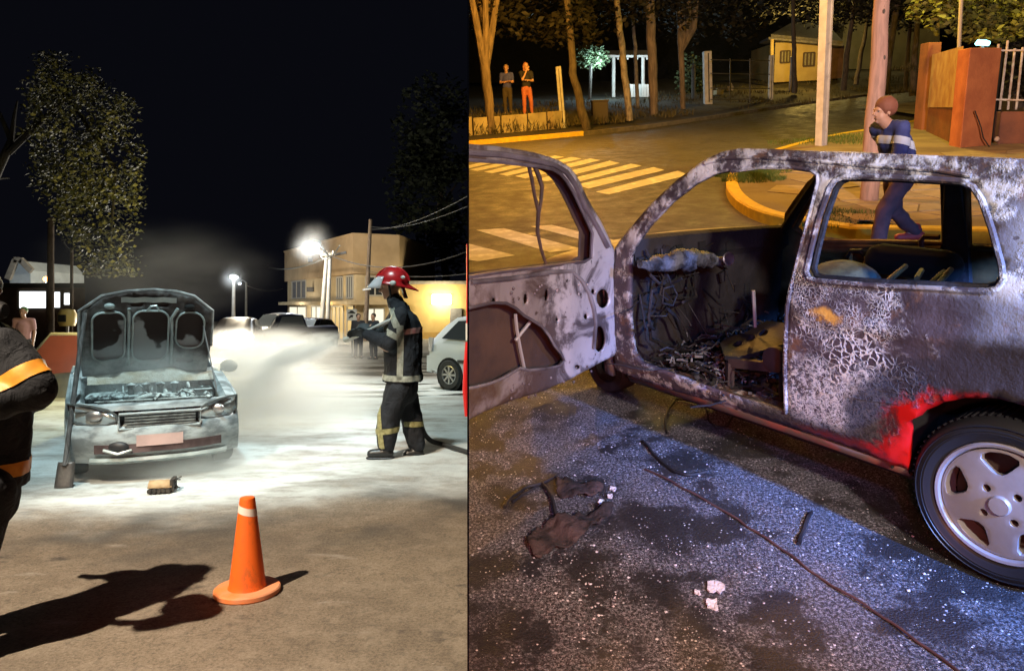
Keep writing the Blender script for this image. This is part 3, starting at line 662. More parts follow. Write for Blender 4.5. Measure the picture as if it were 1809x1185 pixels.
# engine bay
m = MB(); m.span((0, 0, 0), (0, 0, 0)); m = MB()
m.prism([C(-.66, .2, .40), C(.66, .2, .40), C(.66, 1.2, .45), C(-.66, 1.2, .45)], (0, 0, .05)); m.prism([C(-.70, 1.22, .42), C(.70, 1.22, .42), C(.70, 1.22, .94), C(-.70, 1.22, .94)], LC.to_3x3() @ V((0, .03, 0)))
m.build('engine_bay', eng_m, car, smooth=False)
R2 = LC.to_3x3()
eng = MB(); eng.box(C(-.02, .62, .62), (.62, .36, .26), R2 @ Matrix.Rotation(.06, 3, 'X')); eng.box(C(-.02, .62, .765), (.50, .22, .06), R2)
for k in range(4): eng.lathe([(.03, 0), (.03, .10), (.05, .12), (.0, .14)], 8, C(-.22 + .14 * k, .58, .77))
eng.tube([C(-.25, .42, .74), C(-.05, .36, .80), C(.2, .42, .76), C(.32, .6, .72)], .035, 8)
eng.build('engine_block', eng_m, car, bevel=.01)
m = MB(); m.box(C(.46, .85, .70), (.24, .18, .2), R2); m.box(C(.46, .85, .80), (.26, .2, .02), R2); m.build('battery', eng_m, car, bevel=.008)
m = MB(); m.lathe([(.17, 0), (.19, .03), (.19, .09), (.15, .12), (.03, .13), (.001, .13)], 18, C(-.44, .7, .68)); m.build('air_filter', eng_m, car)
m = MB(); m.box(C(.0, .30, .62), (.95, .05, .28), R2); m.build('radiator', eng_m, car, smooth=False)
m = MB()
for k in range(34):
    a = V((random.uniform(-.5, .5), random.uniform(.35, 1.0), random.uniform(.66, .80))); b = a + V((random.uniform(-.35, .35), random.uniform(-.25, .25), random.uniform(-.1, .06))); b = V((max(-.58, min(.58, b.x)), b.y, b.z)); c = (a + b) / 2 + V((0, 0, random.uniform(.02, .10)))
    m.tube([C(*a), C(*(a.lerp(c, .6))), C(*c), C(*(c.lerp(b, .6))), C(*b)], random.choice((.008, .012, .02)), 6)
m.build('hoses', eng_m, car)['kind'] = 'stuff'
m = MB()
for k in range(90):
    q = C(random.uniform(-.6, .6), random.uniform(.25, 1.1), random.uniform(.62, .78)); s_ = random.uniform(.02, .06)
    m.box(q, (s_ * random.uniform(.5, 2), s_, s_ * .6), Matrix.Rotation(random.uniform(0, 3), 3, V((random.random(), random.random(), 1)).normalized()))
m.build('charred_scraps', eng_m, car, smooth=False)['kind'] = 'stuff'
m = MB(); rg = []
for i, x in enumerate(xs_(-.62, .66, 36)):
    h = .05 + .045 * fbm((x * 3, 1, 0)) + .04 * math.exp(-((x - .05) / .4) ** 2); rg.append([C(x, 1.02, .88), C(x, 1.06, .90 + h * .7), C(x, 1.13, .92 + h), C(x, 1.22, .93 + h * .8), C(x, 1.30, .94)])
m.loft(rg, close=False); m.build('powder_heap', foam_m, car)
# raised bonnet
HD = V((0, -.36, .74)).normalized(); HN = V((0, -HD.z, HD.y)).normalized()    # HN looks at the camera
def Hp(x, t, o=0.0):
    crv = .05 * (1 - (x / .72) ** 2) + .10 * max(0, t - .78)
    q = V((x * .90 - .035, 1.15, .95)) + HD * t + HN * (o + crv * -1.0); return C(*q)
outl = [(-.70, 0), (-.735, .35), (-.73, .80), (-.50, .955), (-.25, 1.0), (.05, 1.02), (.30, 1.005), (.50, .96), (.72, .80), (.73, .35), (.70, 0)]
vs, fs = cdt_sheet(outl, [], .07); m = MB(); m.add([Hp(x, t, -.03) for x, t in vs], fs)
bo = m.build('bonnet', bon_skin, car); so = bo.modifiers.new('t', 'SOLIDIFY'); so.thickness = .012
def rr(x0, x1, t0, t1, r=.07, k=5):
    out = []
    for cx_, cy_, a0 in ((x1 - r, t1 - r, 0), (x0 + r, t1 - r, 90), (x0 + r, t0 + r, 180), (x1 - r, t0 + r, 270)):
        out += [(cx_ + r * math.cos(rad(a0 + 90 * i / k)), cy_ + r * math.sin(rad(a0 + 90 * i / k))) for i in range(k + 1)]
    return out
cells = [rr(-.60, -.255, .20, .78, .10), rr(-.17, .225, .17, .79, .11), rr(.31, .63, .33, .78, .13), rr(-.20, -.06, .83, .90, .03), rr(.02, .22, .83, .91, .03), rr(.33, .52, .14, .2, .02)]
shr = lambda pts, k: [(x * k, t * .985 + .006) for x, t in pts]
vs, fs = cdt_sheet(shr(outl, .97), cells, .045)
m = MB(); m.add([Hp(x, t, .0 + .008 * fbm((x * 7, t * 7, 3))) for x, t in vs], fs); fr_ = m.build('bonnet_frame', bon_in, bo); so = fr_.modifiers.new('t', 'SOLIDIFY'); so.thickness = .028; so.offset = 1
m = MB()
for c_ in cells[:3]: m.tube([Hp(x, t, .012) for x, t in c_ + c_[:1]], .011, 6)
m.tube([Hp(x, t, .012) for x, t in ((-.21, .12), (-.21, .5), (-.215, .82))], .016, 6); m.tube([Hp(x, t, .012) for x, t in ((.27, .12), (.27, .5), (.255, .7), (.32, .82))], .016, 6)
m.build('ribs', lens_m, bo)
m = MB(); m.tube([Hp(x, t, -.02) for x, t in outl[1:-1]], .016, 7); m.build('bonnet_rim', mat('pale_rim', (.42, .45, .45), (.14, .14, .14), 5, .6), bo)
m = MB(); m.loft([[Hp(x, t, .03 + .01 * math.sin(x * 30)) for t in (.895, .92, .955)] for x in xs_(-.30, .30, 12)], close=False); so_ = m.build('latch_panel', lens_m, bo)
m = MB(); m.tube([Hp(-.02, .80, .03), Hp(.02, .86, .05), Hp(.08, .87, .05), Hp(.11, .80, .03)], .010, 6); m.build('latch', lens_m, bo)
for x, t in ((-.42, .86), (.45, .85)):
    m = MB(); m.ball(Hp(x, t, .03), (.05, .04, .03)); m.build('bump_stop', lens_m if x < 0 else arch_m, bo)
m = MB(); m.tube([C(.62, .55, .80), Hp(.62, .62, .01)], .008, 6); m.build('prop_rod', steel, car)

# ------------------------------------------------------------------ STREET A : shovel, scrap block, cone, hose
t = thing('shovel', 'flat bladed shovel leaning upright against the smoking car', 'shovel', gA(111, 862))
b0 = gA(111, 862); b1 = pA(115, 816, b0.y + .05); top = pA(150, 553, 6.75)
ddv = (top - b0).normalized(); ex = V((1, 0.2, 0)).normalized()
m = MB(); m.tube([b1 - ddv * .03, b0.lerp(top, .5) + V((0, -.01, 0)), top], [.019, .021, .020], 10); m.build('handle', mat('grey_handle_wood', (.055, .055, .055), (.12, .12, .12), 6, .7, stretch=(8, 8, 1)), t)
m = MB(); rg = []
for k, (w, b) in enumerate(((.074, .0), (.074, .02), (.072, .12), (.070, .20), (.066, .222))):
    c = b0 + ddv * b; rg.append([c + ex * (w * u) + V((0, .02 * u * u - .012, 0)) for u in (-1, -.6, 0, .6, 1)])
m.loft(rg, close=False); bl = m.build('blade', mat('worn_steel_blade', (.10, .09, .085), (.16, .145, .13), 8, .5, .5, bscale=40), t); so = bl.modifiers.new('t', 'SOLIDIFY'); so.thickness = .006
m = MB(); m.tube([b0 + ddv * .20, b0 + ddv * .30], [.028, .019], 10); m.build('socket', steel, t)
t = thing('scrap_block', 'small charred block with a pale brown top lying before the smoking car', 'debris', gA(287, 868))
c = gA(287, 868); Rz = Matrix.Rotation(.25, 3, 'Z')
m = MB(); rg = [[c + Rz @ V((x, y, .045 + .055 * (1 - (y / .09) ** 2) + .006 * fbm((x * 20, y * 20, 2)))) for y in (-.085, -.05, 0, .05, .085)] for x in xs_(-.10, .085, 10)]
m.loft(rg, close=False); o = m.build('top_shell', mat('scorched_cardboard', (.40, .29, .16), (.30, .20, .10), 12, .8), t); so = o.modifiers.new('t', 'SOLIDIFY'); so.thickness = .008
m = MB(); m.box(c + V((0, 0, .03)), (.17, .14, .055), Rz); m.box(c + Rz @ V((.085, 0, .06)), (.03, .15, .10), Rz)
for k in range(8): m.tube([c + Rz @ V((.09, random.uniform(-.07, .07), random.uniform(.03, .1))), c + Rz @ V((.09 + random.uniform(.01, .05), random.uniform(-.09, .09), random.uniform(.0, .13)))], .005, 5)
for k in range(5): m.lathe([(.02, -.01), (.022, .01)], 8, c + Rz @ V((-.08 + .035 * k, -.09, .028)), (0, 1, 0))
m.build('charred_core', mat('char_black', (.012, .011, .01), (.05, .04, .03), 20, .7, bscale=60, bstr=.5), t)
g = NG('cone_orange'); gr_ = g.math('MULTIPLY', g.step(g.noise(14, 7, .75, co=g.map((1, 1, .5))), .50, .68), .6); orange = g.set(g.mix(gr_, g.mix(g.noise(3), (.82, .15, .012), (.70, .115, .01)), (.30, .09, .03)), .55, 0, g.noise(70, 5), .12, .003)
t = thing('traffic_cone', 'orange traffic cone with one slanted white band on the dusty road', 'cone', gA(437, 1046))
c = gA(437, 1046)
m = MB(); m.lathe([(.10, 0), (.170, 0), (.175, .006), (.174, .026), (.167, .033), (.10, .034)], 48, c); m.build('base', mat('dusty_cone_base', (.78, .22, .06), (.62, .27, .14), 9, .7, bscale=60, bstr=.15), t)
m = MB(); m.lathe([(.104, .030), (.098, .045), (.094, .06), (.0405, .508), (.0385, .516), (.034, .519), (.001, .520)], 48, c); m.build('body', orange, t)
rr_ = lambda z: .094 - (z - .06) * (.0535 / .448) + .0012
m = MB(); rg = []
for k in range(5):
    ring = []
    for j in range(48):
        a = 6.283 * j / 48; z = .432 + .040 * k / 4; z -= .014 * math.cos(a); r = rr_(z); ring.append(c + V((r * math.cos(a), r * math.sin(a), z)))
    rg.append(ring)
m.loft(rg, cap=False); m.build('reflective_band', white_p, t)
pth = [pA(733, 700, 7.85), pA(742, 745, 7.85), pA(750, 768, 7.9), pA(762, 780, 8.0)] + [gA(px, py) + V((0, 0, .028)) for px, py in ((780, 788), (800, 795), (826, 803), (860, 812))]
pp_ = []
for i in range(len(pth) - 1):
    for k in range(5): pp_.append(pth[i].lerp(pth[i + 1], k / 5))
for _ in range(6): pp_ = [pp_[0]] + [(pp_[i - 1] + pp_[i] * 2 + pp_[i + 1]) / 4 for i in range(1, len(pp_) - 1)] + [pp_[-1]]
m = MB(); m.tube(pp_, .026, 10); tag(m.build('fire_hose', mat('black_hose', (.015, .015, .016), rough=.6)), 'black fire hose trailing from behind the firefighter across the road', 'hose')

# ------------------------------------------------------------------ STREET A : smoke and extinguisher mist
def puff(c, r, dens, col=(1, 1, 1), rot=None, nscale=1.6, aniso=.0, lo=.35, hi=.7, label='smoke_or_halo', soft=False):
    g = NG(label); g.t.nodes.remove(g.b)
    ln = g.n('ShaderNodeVectorMath', {0: g.co}, operation='LENGTH').outputs['Value']
    fall = g.step(ln, .25, 1.0, 1.0, 0.0) if not soft else g.math('POWER', g.step(ln, 0.0, 1.0, 1.0, 0.0), 2.5)
    ns = g.step(g.noise(nscale, 3, .5), lo, hi, .12, 1.0)
    d = g.math('MULTIPLY', g.math('MULTIPLY', fall, ns), dens)
    v = g.n('ShaderNodeVolumePrincipled', {'Color': (*col, 1), 'Anisotropy': aniso, 'Density': d}); g.t.links.new(v.outputs[0], g.out.inputs['Volume'])
    m = MB(); m.ball((0, 0, 0), 1.0, 20, 12); me = m.mesh(label, g.m); o = bpy.data.objects.new(label, me); S.collection.objects.link(o)
    o.matrix_world = Matrix.Translation(c) @ (rot.to_4x4() if rot else Matrix.Identity(4)) @ Matrix.Diagonal((*r, 1))
    FRM[o] = 'S'; o['kind'] = 'stuff'; return o
nz = pA(606, 597, 7.55)
jet_end = pA(400, 660, 8.4); jd = jet_end - nz; q = jd.to_track_quat('X', 'Z').to_matrix()
puff(nz.lerp(jet_end, .34), (.75, .22, .17), 20.0, (1, .99, .95), q, 2.2, .3)
puff(nz.lerp(jet_end, .74) + V((0, .15, -.05)), (.95, .6, .45), 7.0, (1, .99, .95), q, 2.0, .3)
puff(pA(470, 705, 9.0), (1.8, 1.3, .55), 4.2, (1, .99, .95), None, 1.6, .3)
puff(pA(280, 830, 6.9), (1.6, .6, .34), 3.0, (.92, 1, 1))
puff(pA(250, 675, 7.1), (.95, .5, .50), 1.1, (.92, 1, 1))
puff(pA(430, 632, 15), (3.0, 2.5, .8), 1.0, (1, .97, .92), None, 1.6, .4)
puff(pA(270, 480, 8.5), (1.6, 1.0, .7), .10, (1, .9, .8))
puff(pA(553, 431, 38.3), (1.7, 1.5, 1.7), .7, (1, 1, 1), None, 1.0, 0, .35, .7, 'smoke_or_halo', True)  # mist ball added round the lamp head to give a halo
puff(pA(414, 488, 57.3), (1.8, 1.5, 1.8), .7, (1, 1, 1), None, 1.0, 0, .35, .7, 'smoke_or_halo', True)  # halo puff added round the smaller street lamp
puff(pA(418, 597, 25.6), (1.5, 1.0, .7), 1.0, (1, .97, .9), None, 1.0, 0, .35, .7, 'smoke_or_halo', True)  # mist added round the headlights to make them glow

# ------------------------------------------------------------------ people
def remesh(m, name, mt, parent, voxel, smooth=6, fold=0.0, fsc=9.0, fseed=0.0):
    o = m.build(name, mt, parent, local=True)
    r = o.modifiers.new('r', 'REMESH'); r.mode = 'VOXEL'; r.voxel_size = voxel; r.use_smooth_shade = True
    if smooth:
        s_ = o.modifiers.new('s', 'SMOOTH'); s_.iterations = smooth; s_.factor = .5
    bake(o)
    if fold:
        o.data.update()
        for v in o.data.vertices:
            p = v.co; n = noise.noise(V((p.x * fsc + fseed, p.y * fsc, p.z * fsc * .55))) + .5 * noise.noise(V((p.x * fsc * 2.1, p.y * fsc * 2.1 + fseed, p.z * fsc * 1.3)))
            v.co = p + v.normal * (fold * n)
    o.data.shade_smooth(); return o
def band(src, name, co, no, width, mt, parent=None, keep=None, off=.005):
    bm = bmesh.new(); bm.from_mesh(src.data); no = V(no).normalized(); co = V(co)
    for sgn in (1, -1):
        bmesh.ops.bisect_plane(bm, geom=bm.verts[:] + bm.edges[:] + bm.faces[:], dist=1e-6, plane_co=co + no * (width / 2 * sgn), plane_no=no * sgn, clear_outer=True)
    if keep: bmesh.ops.delete(bm, geom=[f for f in bm.faces if not keep(f.calc_center_median())], context='FACES')
    bm.normal_update()
    for v in bm.verts: v.co += v.normal * off
    me = bpy.data.meshes.new(name); bm.to_mesh(me); bm.free(); me.materials.clear(); me.materials.append(mt); me.shade_smooth()
    return link(name, me, parent or src)
skin_m = mat('skin', (.52, .30, .20), (.46, .25, .16), 6, .55)
hair_m = mat('dark_hair', (.025, .017, .012), (.05, .035, .025), 30, .6)
eye_m = mat('eye_dark', (.10, .08, .07), rough=.2)
def hand(m, wr, dr, up, s=1.0, curl=.5):
    """palm, four unequal curled fingers and a thumb from the side of the palm"""
    wr, dr = V(wr), V(dr).normalized(); up = V(up); up = (up - dr * up.dot(dr)).normalized(); sd = dr.cross(up)
    k = wr + dr * .085 * s
    for j, L in enumerate((.072, .080, .075, .060)):
        o = sd * ((j - 1.5) * .021 * s)
        m.cap_seg(wr + o * .5 + dr * .01 * s, k + o, .015 * s, .0125 * s, 8, hemi=2)
        d = dr; p = k + o
        for seg in range(3):
            d = (d - up * curl * (.5 + .25 * seg)).normalized(); q = p + d * L * s * (.45, .32, .25)[seg]
            m.cap_seg(p, q, (.0105, .0095, .0085)[seg] * s, (.0095, .0085, .0075)[seg] * s, 7, hemi=2); p = q
    t0 = wr + dr * .03 * s - sd * .035 * s; t1 = t0 + (dr * .6 - sd * .7 - up * .3).normalized() * .045 * s; t2 = t1 + (dr * .9 - up * .5).normalized() * .035 * s
    m.cap_seg(wr + dr * .015 * s, t0, .014 * s, .013 * s, 7, hemi=2); m.cap_seg(t0, t1, .0125 * s, .011 * s, 7, hemi=2); m.cap_seg(t1, t2, .0105 * s, .009 * s, 7, hemi=2)
def head(m, c, fwd, s=1.0):
    """skull, jaw, nose, ears, brow"""
    c, f = V(c), V(fwd).normalized(); u = V((0, 0, 1)); u = (u - f * u.dot(f)).normalized(); sd = f.cross(u)
    P = lambda a, b, d: c + f * a * s + sd * b * s + u * d * s
    rot = Matrix((f, sd, u)).transposed()
    m.ball(P(-.012, 0, .03), (.098 * s, .078 * s, .092 * s), rot=rot); m.ball(P(.018, 0, -.045), (.070 * s, .060 * s, .072 * s), rot=rot)
    m.cap_seg(P(.062, 0, -.096), P(.066, 0, -.098), .022 * s, .02 * s, 8)
    m.cap_seg(P(.085, 0, .012), P(.108, 0, -.028), .010 * s, .016 * s, 8, hemi=2)
    m.cap_seg(P(.083, -.035, .022), P(.083, .035, .022), .012 * s, .012 * s, 8, hemi=2)
    m.cap_seg(P(.082, -.018, -.062), P(.082, .018, -.062), .009 * s, .009 * s, 8, hemi=2)
    for e in (-1, 1): m.ball(P(-.01, e * .080, -.005), (.022 * s, .010 * s, .034 * s), 8, 6, rot)
    return P, rot
def person(name, label, loc, rz, fr='A', H=1.72, shirt=None, pants=None, shoe=None, sleeves=1.0, J=None, group=None, vox=.016, hair='short', skin=None, shirt_bands=(), fold=.008, hairm=None, shirt_hem=.50, widths=1.0):
    t = thing(name, label, 'person', loc, rz, group, fr); h = H
    j = dict(head=(0, -.02, .93), neck=(0, 0, .855), chest=(0, .0, .74), waist=(0, 0, .60), hip=(0, 0, .525),
             shl=(.108, 0, .815), shr=(-.108, 0, .815), ell=(.135, .01, .64), elr=(-.135, .01, .64), wrl=(.14, -.05, .50), wrr=(-.14, -.05, .50),
             hpl=(.052, 0, .51), hpr=(-.052, 0, .51), knl=(.058, -.01, .275), knr=(-.058, -.01, .275), anl=(.058, .01, .045), anr=(-.058, .01, .045), face=(0, -1, 0), tol=(.2, -1, 0), tor=(-.2, -1, 0))
    j.update(J or {}); g = {k: V(v) * (1 if k in ('face', 'tol', 'tor') else h) for k, v in j.items()}
    b = MB(); P, rot = head(b, g['head'], g['face'], h / 1.72)
    b.cap_seg(g['neck'] - V((0, 0, .03)), g['head'] - V((0, 0, .07)), .055, .05)
    b.cap_seg(g['hip'], g['chest'], .095, .10, sx=1.35, ax=(g['shl'] - g['shr'])); b.cap_seg(g['shr'], g['shl'], .05, .05)
    for s_ in 'lr':
        b.cap_seg(g['sh' + s_], g['el' + s_], .045, .037); b.cap_seg(g['el' + s_], g['wr' + s_], .037, .027)
        dr = g['wr' + s_] - g['el' + s_]; hand(b, g['wr' + s_], dr, (0, -.6, .8) if abs(dr.normalized().z) < .8 else (0, 1, 0), h / 1.72, .35)
        b.cap_seg(g['hp' + s_], g['kn' + s_], .075, .055); b.cap_seg(g['kn' + s_], g['an' + s_], .052, .036); b.cap_seg(g['an' + s_], g['an' + s_] + g['to' + s_].normalized() * .12 - V((0, 0, .04)), .035, .03)
    remesh(b, 'body', skin or skin_m, t, vox * .62, 2)
    for e in (-1, 1):
        m = MB(); m.ball(P(.078, e * .031, .006), .0055 * h, 8, 6); m.build('eye', eye_m, t, local=True)
    hm = hairm or hair_m
    if hair:
        m = MB(); m.ball(P(-.034, 0, .050), (.094, .086, .090), rot=rot)
        if hair == 'long':
            m.cap_seg(P(-.05, 0, .02), P(-.055, .0, -.20), .075, .05, sx=1.25, ax=(rot.col[1])); m.cap_seg(P(-.02, -.07, .02), P(-.01, -.078, -.17), .03, .02); m.cap_seg(P(-.02, .07, .02), P(-.01, .078, -.17), .03, .02)
        remesh(m, 'hair', hm, t, .012, 2, .006, 30)
    if pants:
        m = MB(); m.cap_seg(g['hip'] - V((0, 0, .02)), g['hip'].lerp(g['waist'], .6), .110 * widths, .105 * widths, sx=1.3, ax=(g['shl'] - g['shr']))
        for s_ in 'lr': m.cap_seg(g['hp' + s_], g['kn' + s_], .092 * widths, .072 * widths); m.cap_seg(g['kn' + s_], g['an' + s_] + V((0, 0, .02)), .070 * widths, .056 * widths)
        po = remesh(m, 'trousers', pants, t, vox, 3, fold, 11)
    if shirt:
        m = MB(); m.cap_seg(V((g['hip'].x, g['hip'].y, shirt_hem * h + .10)), g['chest'], .112 * widths, .122 * widths, sx=1.32, ax=(g['shl'] - g['shr'])); m.cap_seg(g['chest'], g['neck'] - V((0, 0, .05)), .11, .06, sx=1.2, ax=(g['shl'] - g['shr']))
        m.cap_seg(g['shr'], g['shl'], .066, .066)
        for s_ in 'lr':
            e = g['el' + s_]; m.cap_seg(g['sh' + s_], e if sleeves >= .5 else g['sh' + s_].lerp(e, .7), .066 * widths, .055 * widths)
            if sleeves >= 1: m.cap_seg(e, g['el' + s_].lerp(g['wr' + s_], .92), .054 * widths, .042 * widths)
        so = remesh(m, 'shirt', shirt, t, vox, 3, fold, 9, 4.0)
        for co, no, w, mm, keep in shirt_bands: band(so, 'stripe', V(co) * h, no, w, mm, keep=keep)
    for s_ in 'lr':
        a = g['an' + s_]; f = g['to' + s_].normalized(); m = MB()
        m.cap_seg(a + V((0, 0, .05)), a, .048, .046); m.cap_seg(V((a.x, a.y, a.z - .045 * h + .04)) - f * .05, V((a.x, a.y, a.z - .045 * h + .036)) + f * .15, .042, .034, sx=1.15, ax=(0, 0, 1) if False else f.cross(V((0, 0, 1))))
        remesh(m, 'shoe', shoe or trim_m, t, vox * .7, 2)
    return t

# ---- the firefighter with the red helmet (faces left, local x is the picture's right, z up)
g = NG('dark_turnout_cloth'); wr_n = g.noise(9, 4, .55, dist=2.2); turn_m = g.set(g.mix(g.step(g.noise(5, 6, .65), .35, .7), (.004, .005, .009), (.012, .0135, .019)), .85, 0, g.math('ADD', g.math('MULTIPLY', wr_n, 3.0), g.math('MULTIPLY', g.noise(140, 3), .25)), .55, .012)
reflect = mat('reflective_tape', (.36, .36, .30), (.22, .22, .18), 20, .45)
reflect_d = mat('dull_red_tape', (.26, .09, .08), (.36, .20, .17), 14, .5)
reflect_y = mat('pale_yellow_tape', (.34, .31, .14), (.20, .18, .07), 24, .5)
ffp = gA(703, 806); ff = thing('firefighter', 'firefighter in a red helmet spraying white mist from a hose nozzle', 'person', ffp); K = 1 / (F / ffp.y)
def f_(px, py, y=0.0): return pA(px, py, ffp.y + y) - ffp
m = MB(); hc_ = f_(690, 507, .0); P, rot = head(m, hc_, (-1, -.12, -.12), 1.06)
m.cap_seg(f_(703, 545), hc_ - V((-.02, 0, .06)), .07, .062)
m.cap_seg(f_(708, 672), f_(708, 575), .14, .15, sx=1.1, ax=(0, 1, 0))
for sy, el, wr_ in ((-.19, (684, 614), (645, 588)), (.15, (672, 600), (657, 578))):
    m.cap_seg(f_(706, 560, sy), f_(*el, sy * 1.15), .055, .045); m.cap_seg(f_(*el, sy * 1.15), f_(*wr_, sy * .45), .045, .035)
for sy, kn, an in ((-.10, (686, 738), (684, 788)), (.11, (731, 742), (735, 788))):
    m.cap_seg(f_(706, 680, sy), f_(*kn, sy), .09, .065); m.cap_seg(f_(*kn, sy), f_(*an, sy), .06, .045)
remesh(m, 'body', skin_m, ff, .012, 2)
m = MB(); m.ball(P(.080, .031, .006), .012, 8, 6); m.build('eye', eye_m, ff, local=True)
m = MB(); m.ball(P(.080, -.031, .006), .012, 8, 6); m.build('eye', eye_m, ff, local=True)
m = MB(); AXY = (0, 1, 0)
m.cap_seg(f_(712, 655), f_(710, 580), .200, .200, n=22, sx=1.15, ax=AXY); m.cap_seg(f_(712, 672), f_(712, 640), .205, .20, n=22, sx=1.12, ax=AXY); m.cap_seg(f_(709, 585), f_(706, 548), .17, .105, n=20, sx=1.45, ax=AXY)
m.cap_seg(f_(704, 545), f_(697, 532), .10, .088, sx=1.1, ax=AXY)
for sy, el, wr_ in ((-.20, (690, 608), (650, 590)), (.16, (676, 596), (660, 580))):
    m.cap_seg(f_(707, 558, sy), f_(*el, sy * 1.25), .092, .080); m.cap_seg(f_(*el, sy * 1.25), f_(*wr_, sy * .5), .080, .060)
bmj = None
jk = remesh(m, 'jacket', turn_m, ff, .014, 3, .018, 9)
bm = bmesh.new(); bm.from_mesh(jk.data); bmesh.ops.bisect_plane(bm, geom=bm.verts[:] + bm.edges[:] + bm.faces[:], plane_co=f_(0, 673), plane_no=(0.0, 0, -1), clear_outer=True); bm.to_mesh(jk.data); bm.free()
band(jk, 'hem_tape', f_(711, 665.5), (.02, 0, 1), .058, reflect)
band(jk, 'chest_tape', f_(730, 584), (-.12, 0, 1), .055, reflect_d, keep=lambda c: c.x > f_(718, 0).x)
band(jk, 'side_tape', f_(713, 620), (1, 0, -.02), .062, reflect, keep=lambda c: c.y < 0 and f_(0, 668).z < c.z < f_(0, 574).z)
band(jk, 'shoulder_tape', f_(702, 560), (.92, 0, .42), .064, reflect, keep=lambda c: c.y < -.05 and f_(0, 577).z < c.z < f_(0, 544).z)
band(jk, 'sleeve_tape', f_(706, 598), (.50, .1, .86), .06, reflect, keep=lambda c: c.y < -.12 and f_(692, 0).x < c.x < f_(713, 0).x)
m = MB()
m.cap_seg(f_(711, 690), f_(711, 660), .165, .165, n=20, sx=1.2, ax=AXY)
for sy, kn, an in ((-.10, (687, 735), (682, 784)), (.11, (728, 738), (736, 782))):
    m.cap_seg(f_(707 + sy * 30, 688, sy), f_(*kn, sy), .135, .115, n=18); m.cap_seg(f_(*kn, sy), f_(*an, sy), .115, .098, n=18)
tr = remesh(m, 'trousers', turn_m, ff, .014, 3, .020, 9, 3.0)
band(tr, 'leg_tape', f_(690, 756), (-.10, 0, 1), .055, reflect_y, keep=lambda c: c.y < .03 and c.x < f_(708, 0).x)
band(tr, 'leg_tape', f_(735, 750), (.05, 0, 1), .055, reflect_y, keep=lambda c: c.x > f_(714, 0).x)
band(tr, 'side_tape', f_(676, 745), (1, 0, .1), .055, reflect_y, keep=lambda c: c.y < -.08 and f_(0, 786).z < c.z < f_(0, 706).z)
boot_m = mat('black_boot_leather', (.012, .012, .013), rough=.4)
for sy, ax_, tx in ((-.10, 683, 648), (.11, 736, 712)):
    m = MB(); m.cap_seg(f_(ax_, 778, sy), f_(ax_ + 1, 797, sy), .062, .060); m.cap_seg(f_(ax_ + 3, 799.5, sy), f_(tx + 8, 801, sy - .03), .058, .046, sx=1.05, ax=AXY)
    bo_ = remesh(m, 'boot', boot_m, ff, .012, 2)
    m = MB(); m.cap_seg(f_(ax_ + 5, 804.2, sy), f_(tx + 7, 804.2, sy - .03), .055, .05, sx=1, ax=AXY); m2 = MB(); m2.v = [V((p.x, p.y, .006 + .016 * ((p.z - f_(0, 804.2).z) / .055))) for p in m.v]; m2.f = m.f; m2.mi = m.mi; m2.build('sole', trim_m, bo_, local=True)
glove = mat('dark_glove', (.018, .022, .024), (.035, .04, .045), 10, .7)
for sy, wr_, el in ((-.09, (650, 590), (690, 608)), (.07, (660, 580), (676, 596))):
    m = MB(); w0 = f_(*wr_, sy); m.cap_seg(w0 + V((.05, 0, -.02)), w0, .062, .05); hand(m, w0, (-1, 0, .15), (0, -sy * 6, .5), 1.35, .75); remesh(m, 'glove', glove, ff, .011, 2)
# helmet
hm_ = mat('helmet_red', (.50, .012, .016), (.34, .012, .014), 9, .30, bscale=40, bstr=.08)
hcn = f_(694, 499); rt = Matrix.Rotation(rad(6), 3, 'Y')
m = MB(); rg = []
for i in range(13):
    t_ = i / 12; a = t_ * math.pi / 2; rg.append([hcn + rt @ V((.170 * math.cos(a) * math.cos(q) + .0, .135 * math.cos(a) * math.sin(q), .155 * math.sin(a))) for q in [6.283 * k / 32 for k in range(32)]])
br = [hcn + rt @ V(((.185 + .09 * max(0, math.cos(q)) ** 2) * math.cos(q), .150 * math.sin(q), -.018 - .035 * max(0, math.cos(q)) ** 2)) for q in [6.283 * k / 32 for k in range(32)]]
m.loft([[p - V((0, 0, .012)) for p in br], br] + rg, cap=False); hl_ = m.build('helmet', hm_, ff, local=True); so = hl_.modifiers.new('t', 'SOLIDIFY'); so.thickness = .006
for k in (-.05, .05):
    m = MB(); m.tube([hcn + rt @ V((.172 * math.cos(a), k * math.cos(a), .158 * math.sin(a))) for a in [math.pi * i / 14 for i in range(1, 14)]], .008, 6); m.build('ridge', hm_, hl_, local=True)
m = MB(); m.tube([hcn + rt @ V((.174 * math.cos(a), 0, .160 * math.sin(a))) for a in [math.pi * i / 14 for i in range(1, 14)]], .012, 6); m.build('ridge', hm_, hl_, local=True)
vz = NG('clear_visor'); vz.set((.75, .72, .74), .12); vz.b.inputs['Alpha'].default_value = .55
m = MB(); rg = []
for i in range(5):
    t_ = i / 4; rg.append([hcn + V(((-.150 - .105 * t_) * math.cos(q) - .02, .135 * math.sin(q) * (1 + .1 * t_), .060 - .115 * t_)) for q in [rad(-70 + 140 * k / 14) for k in range(15)]])
m.loft(rg, close=False); vo = m.build('visor', vz.m, ff, local=True); so = vo.modifiers.new('t', 'SOLIDIFY'); so.thickness = .004
m = MB()
for c_, s_ in ((f_(694, 500, -.145), .026), (f_(712, 490, -.12), .018)): m.ball(c_, (s_ * 1.3, .012, s_))
m.build('badge', white_p, hl_, local=True)
m = MB(); m.tube([hcn + V((-.02, -.135, -.02)), f_(690, 520, -.10), f_(688, 531, -.05)], .012, 6); m.build('chin_strap', trim_m, ff, local=True)
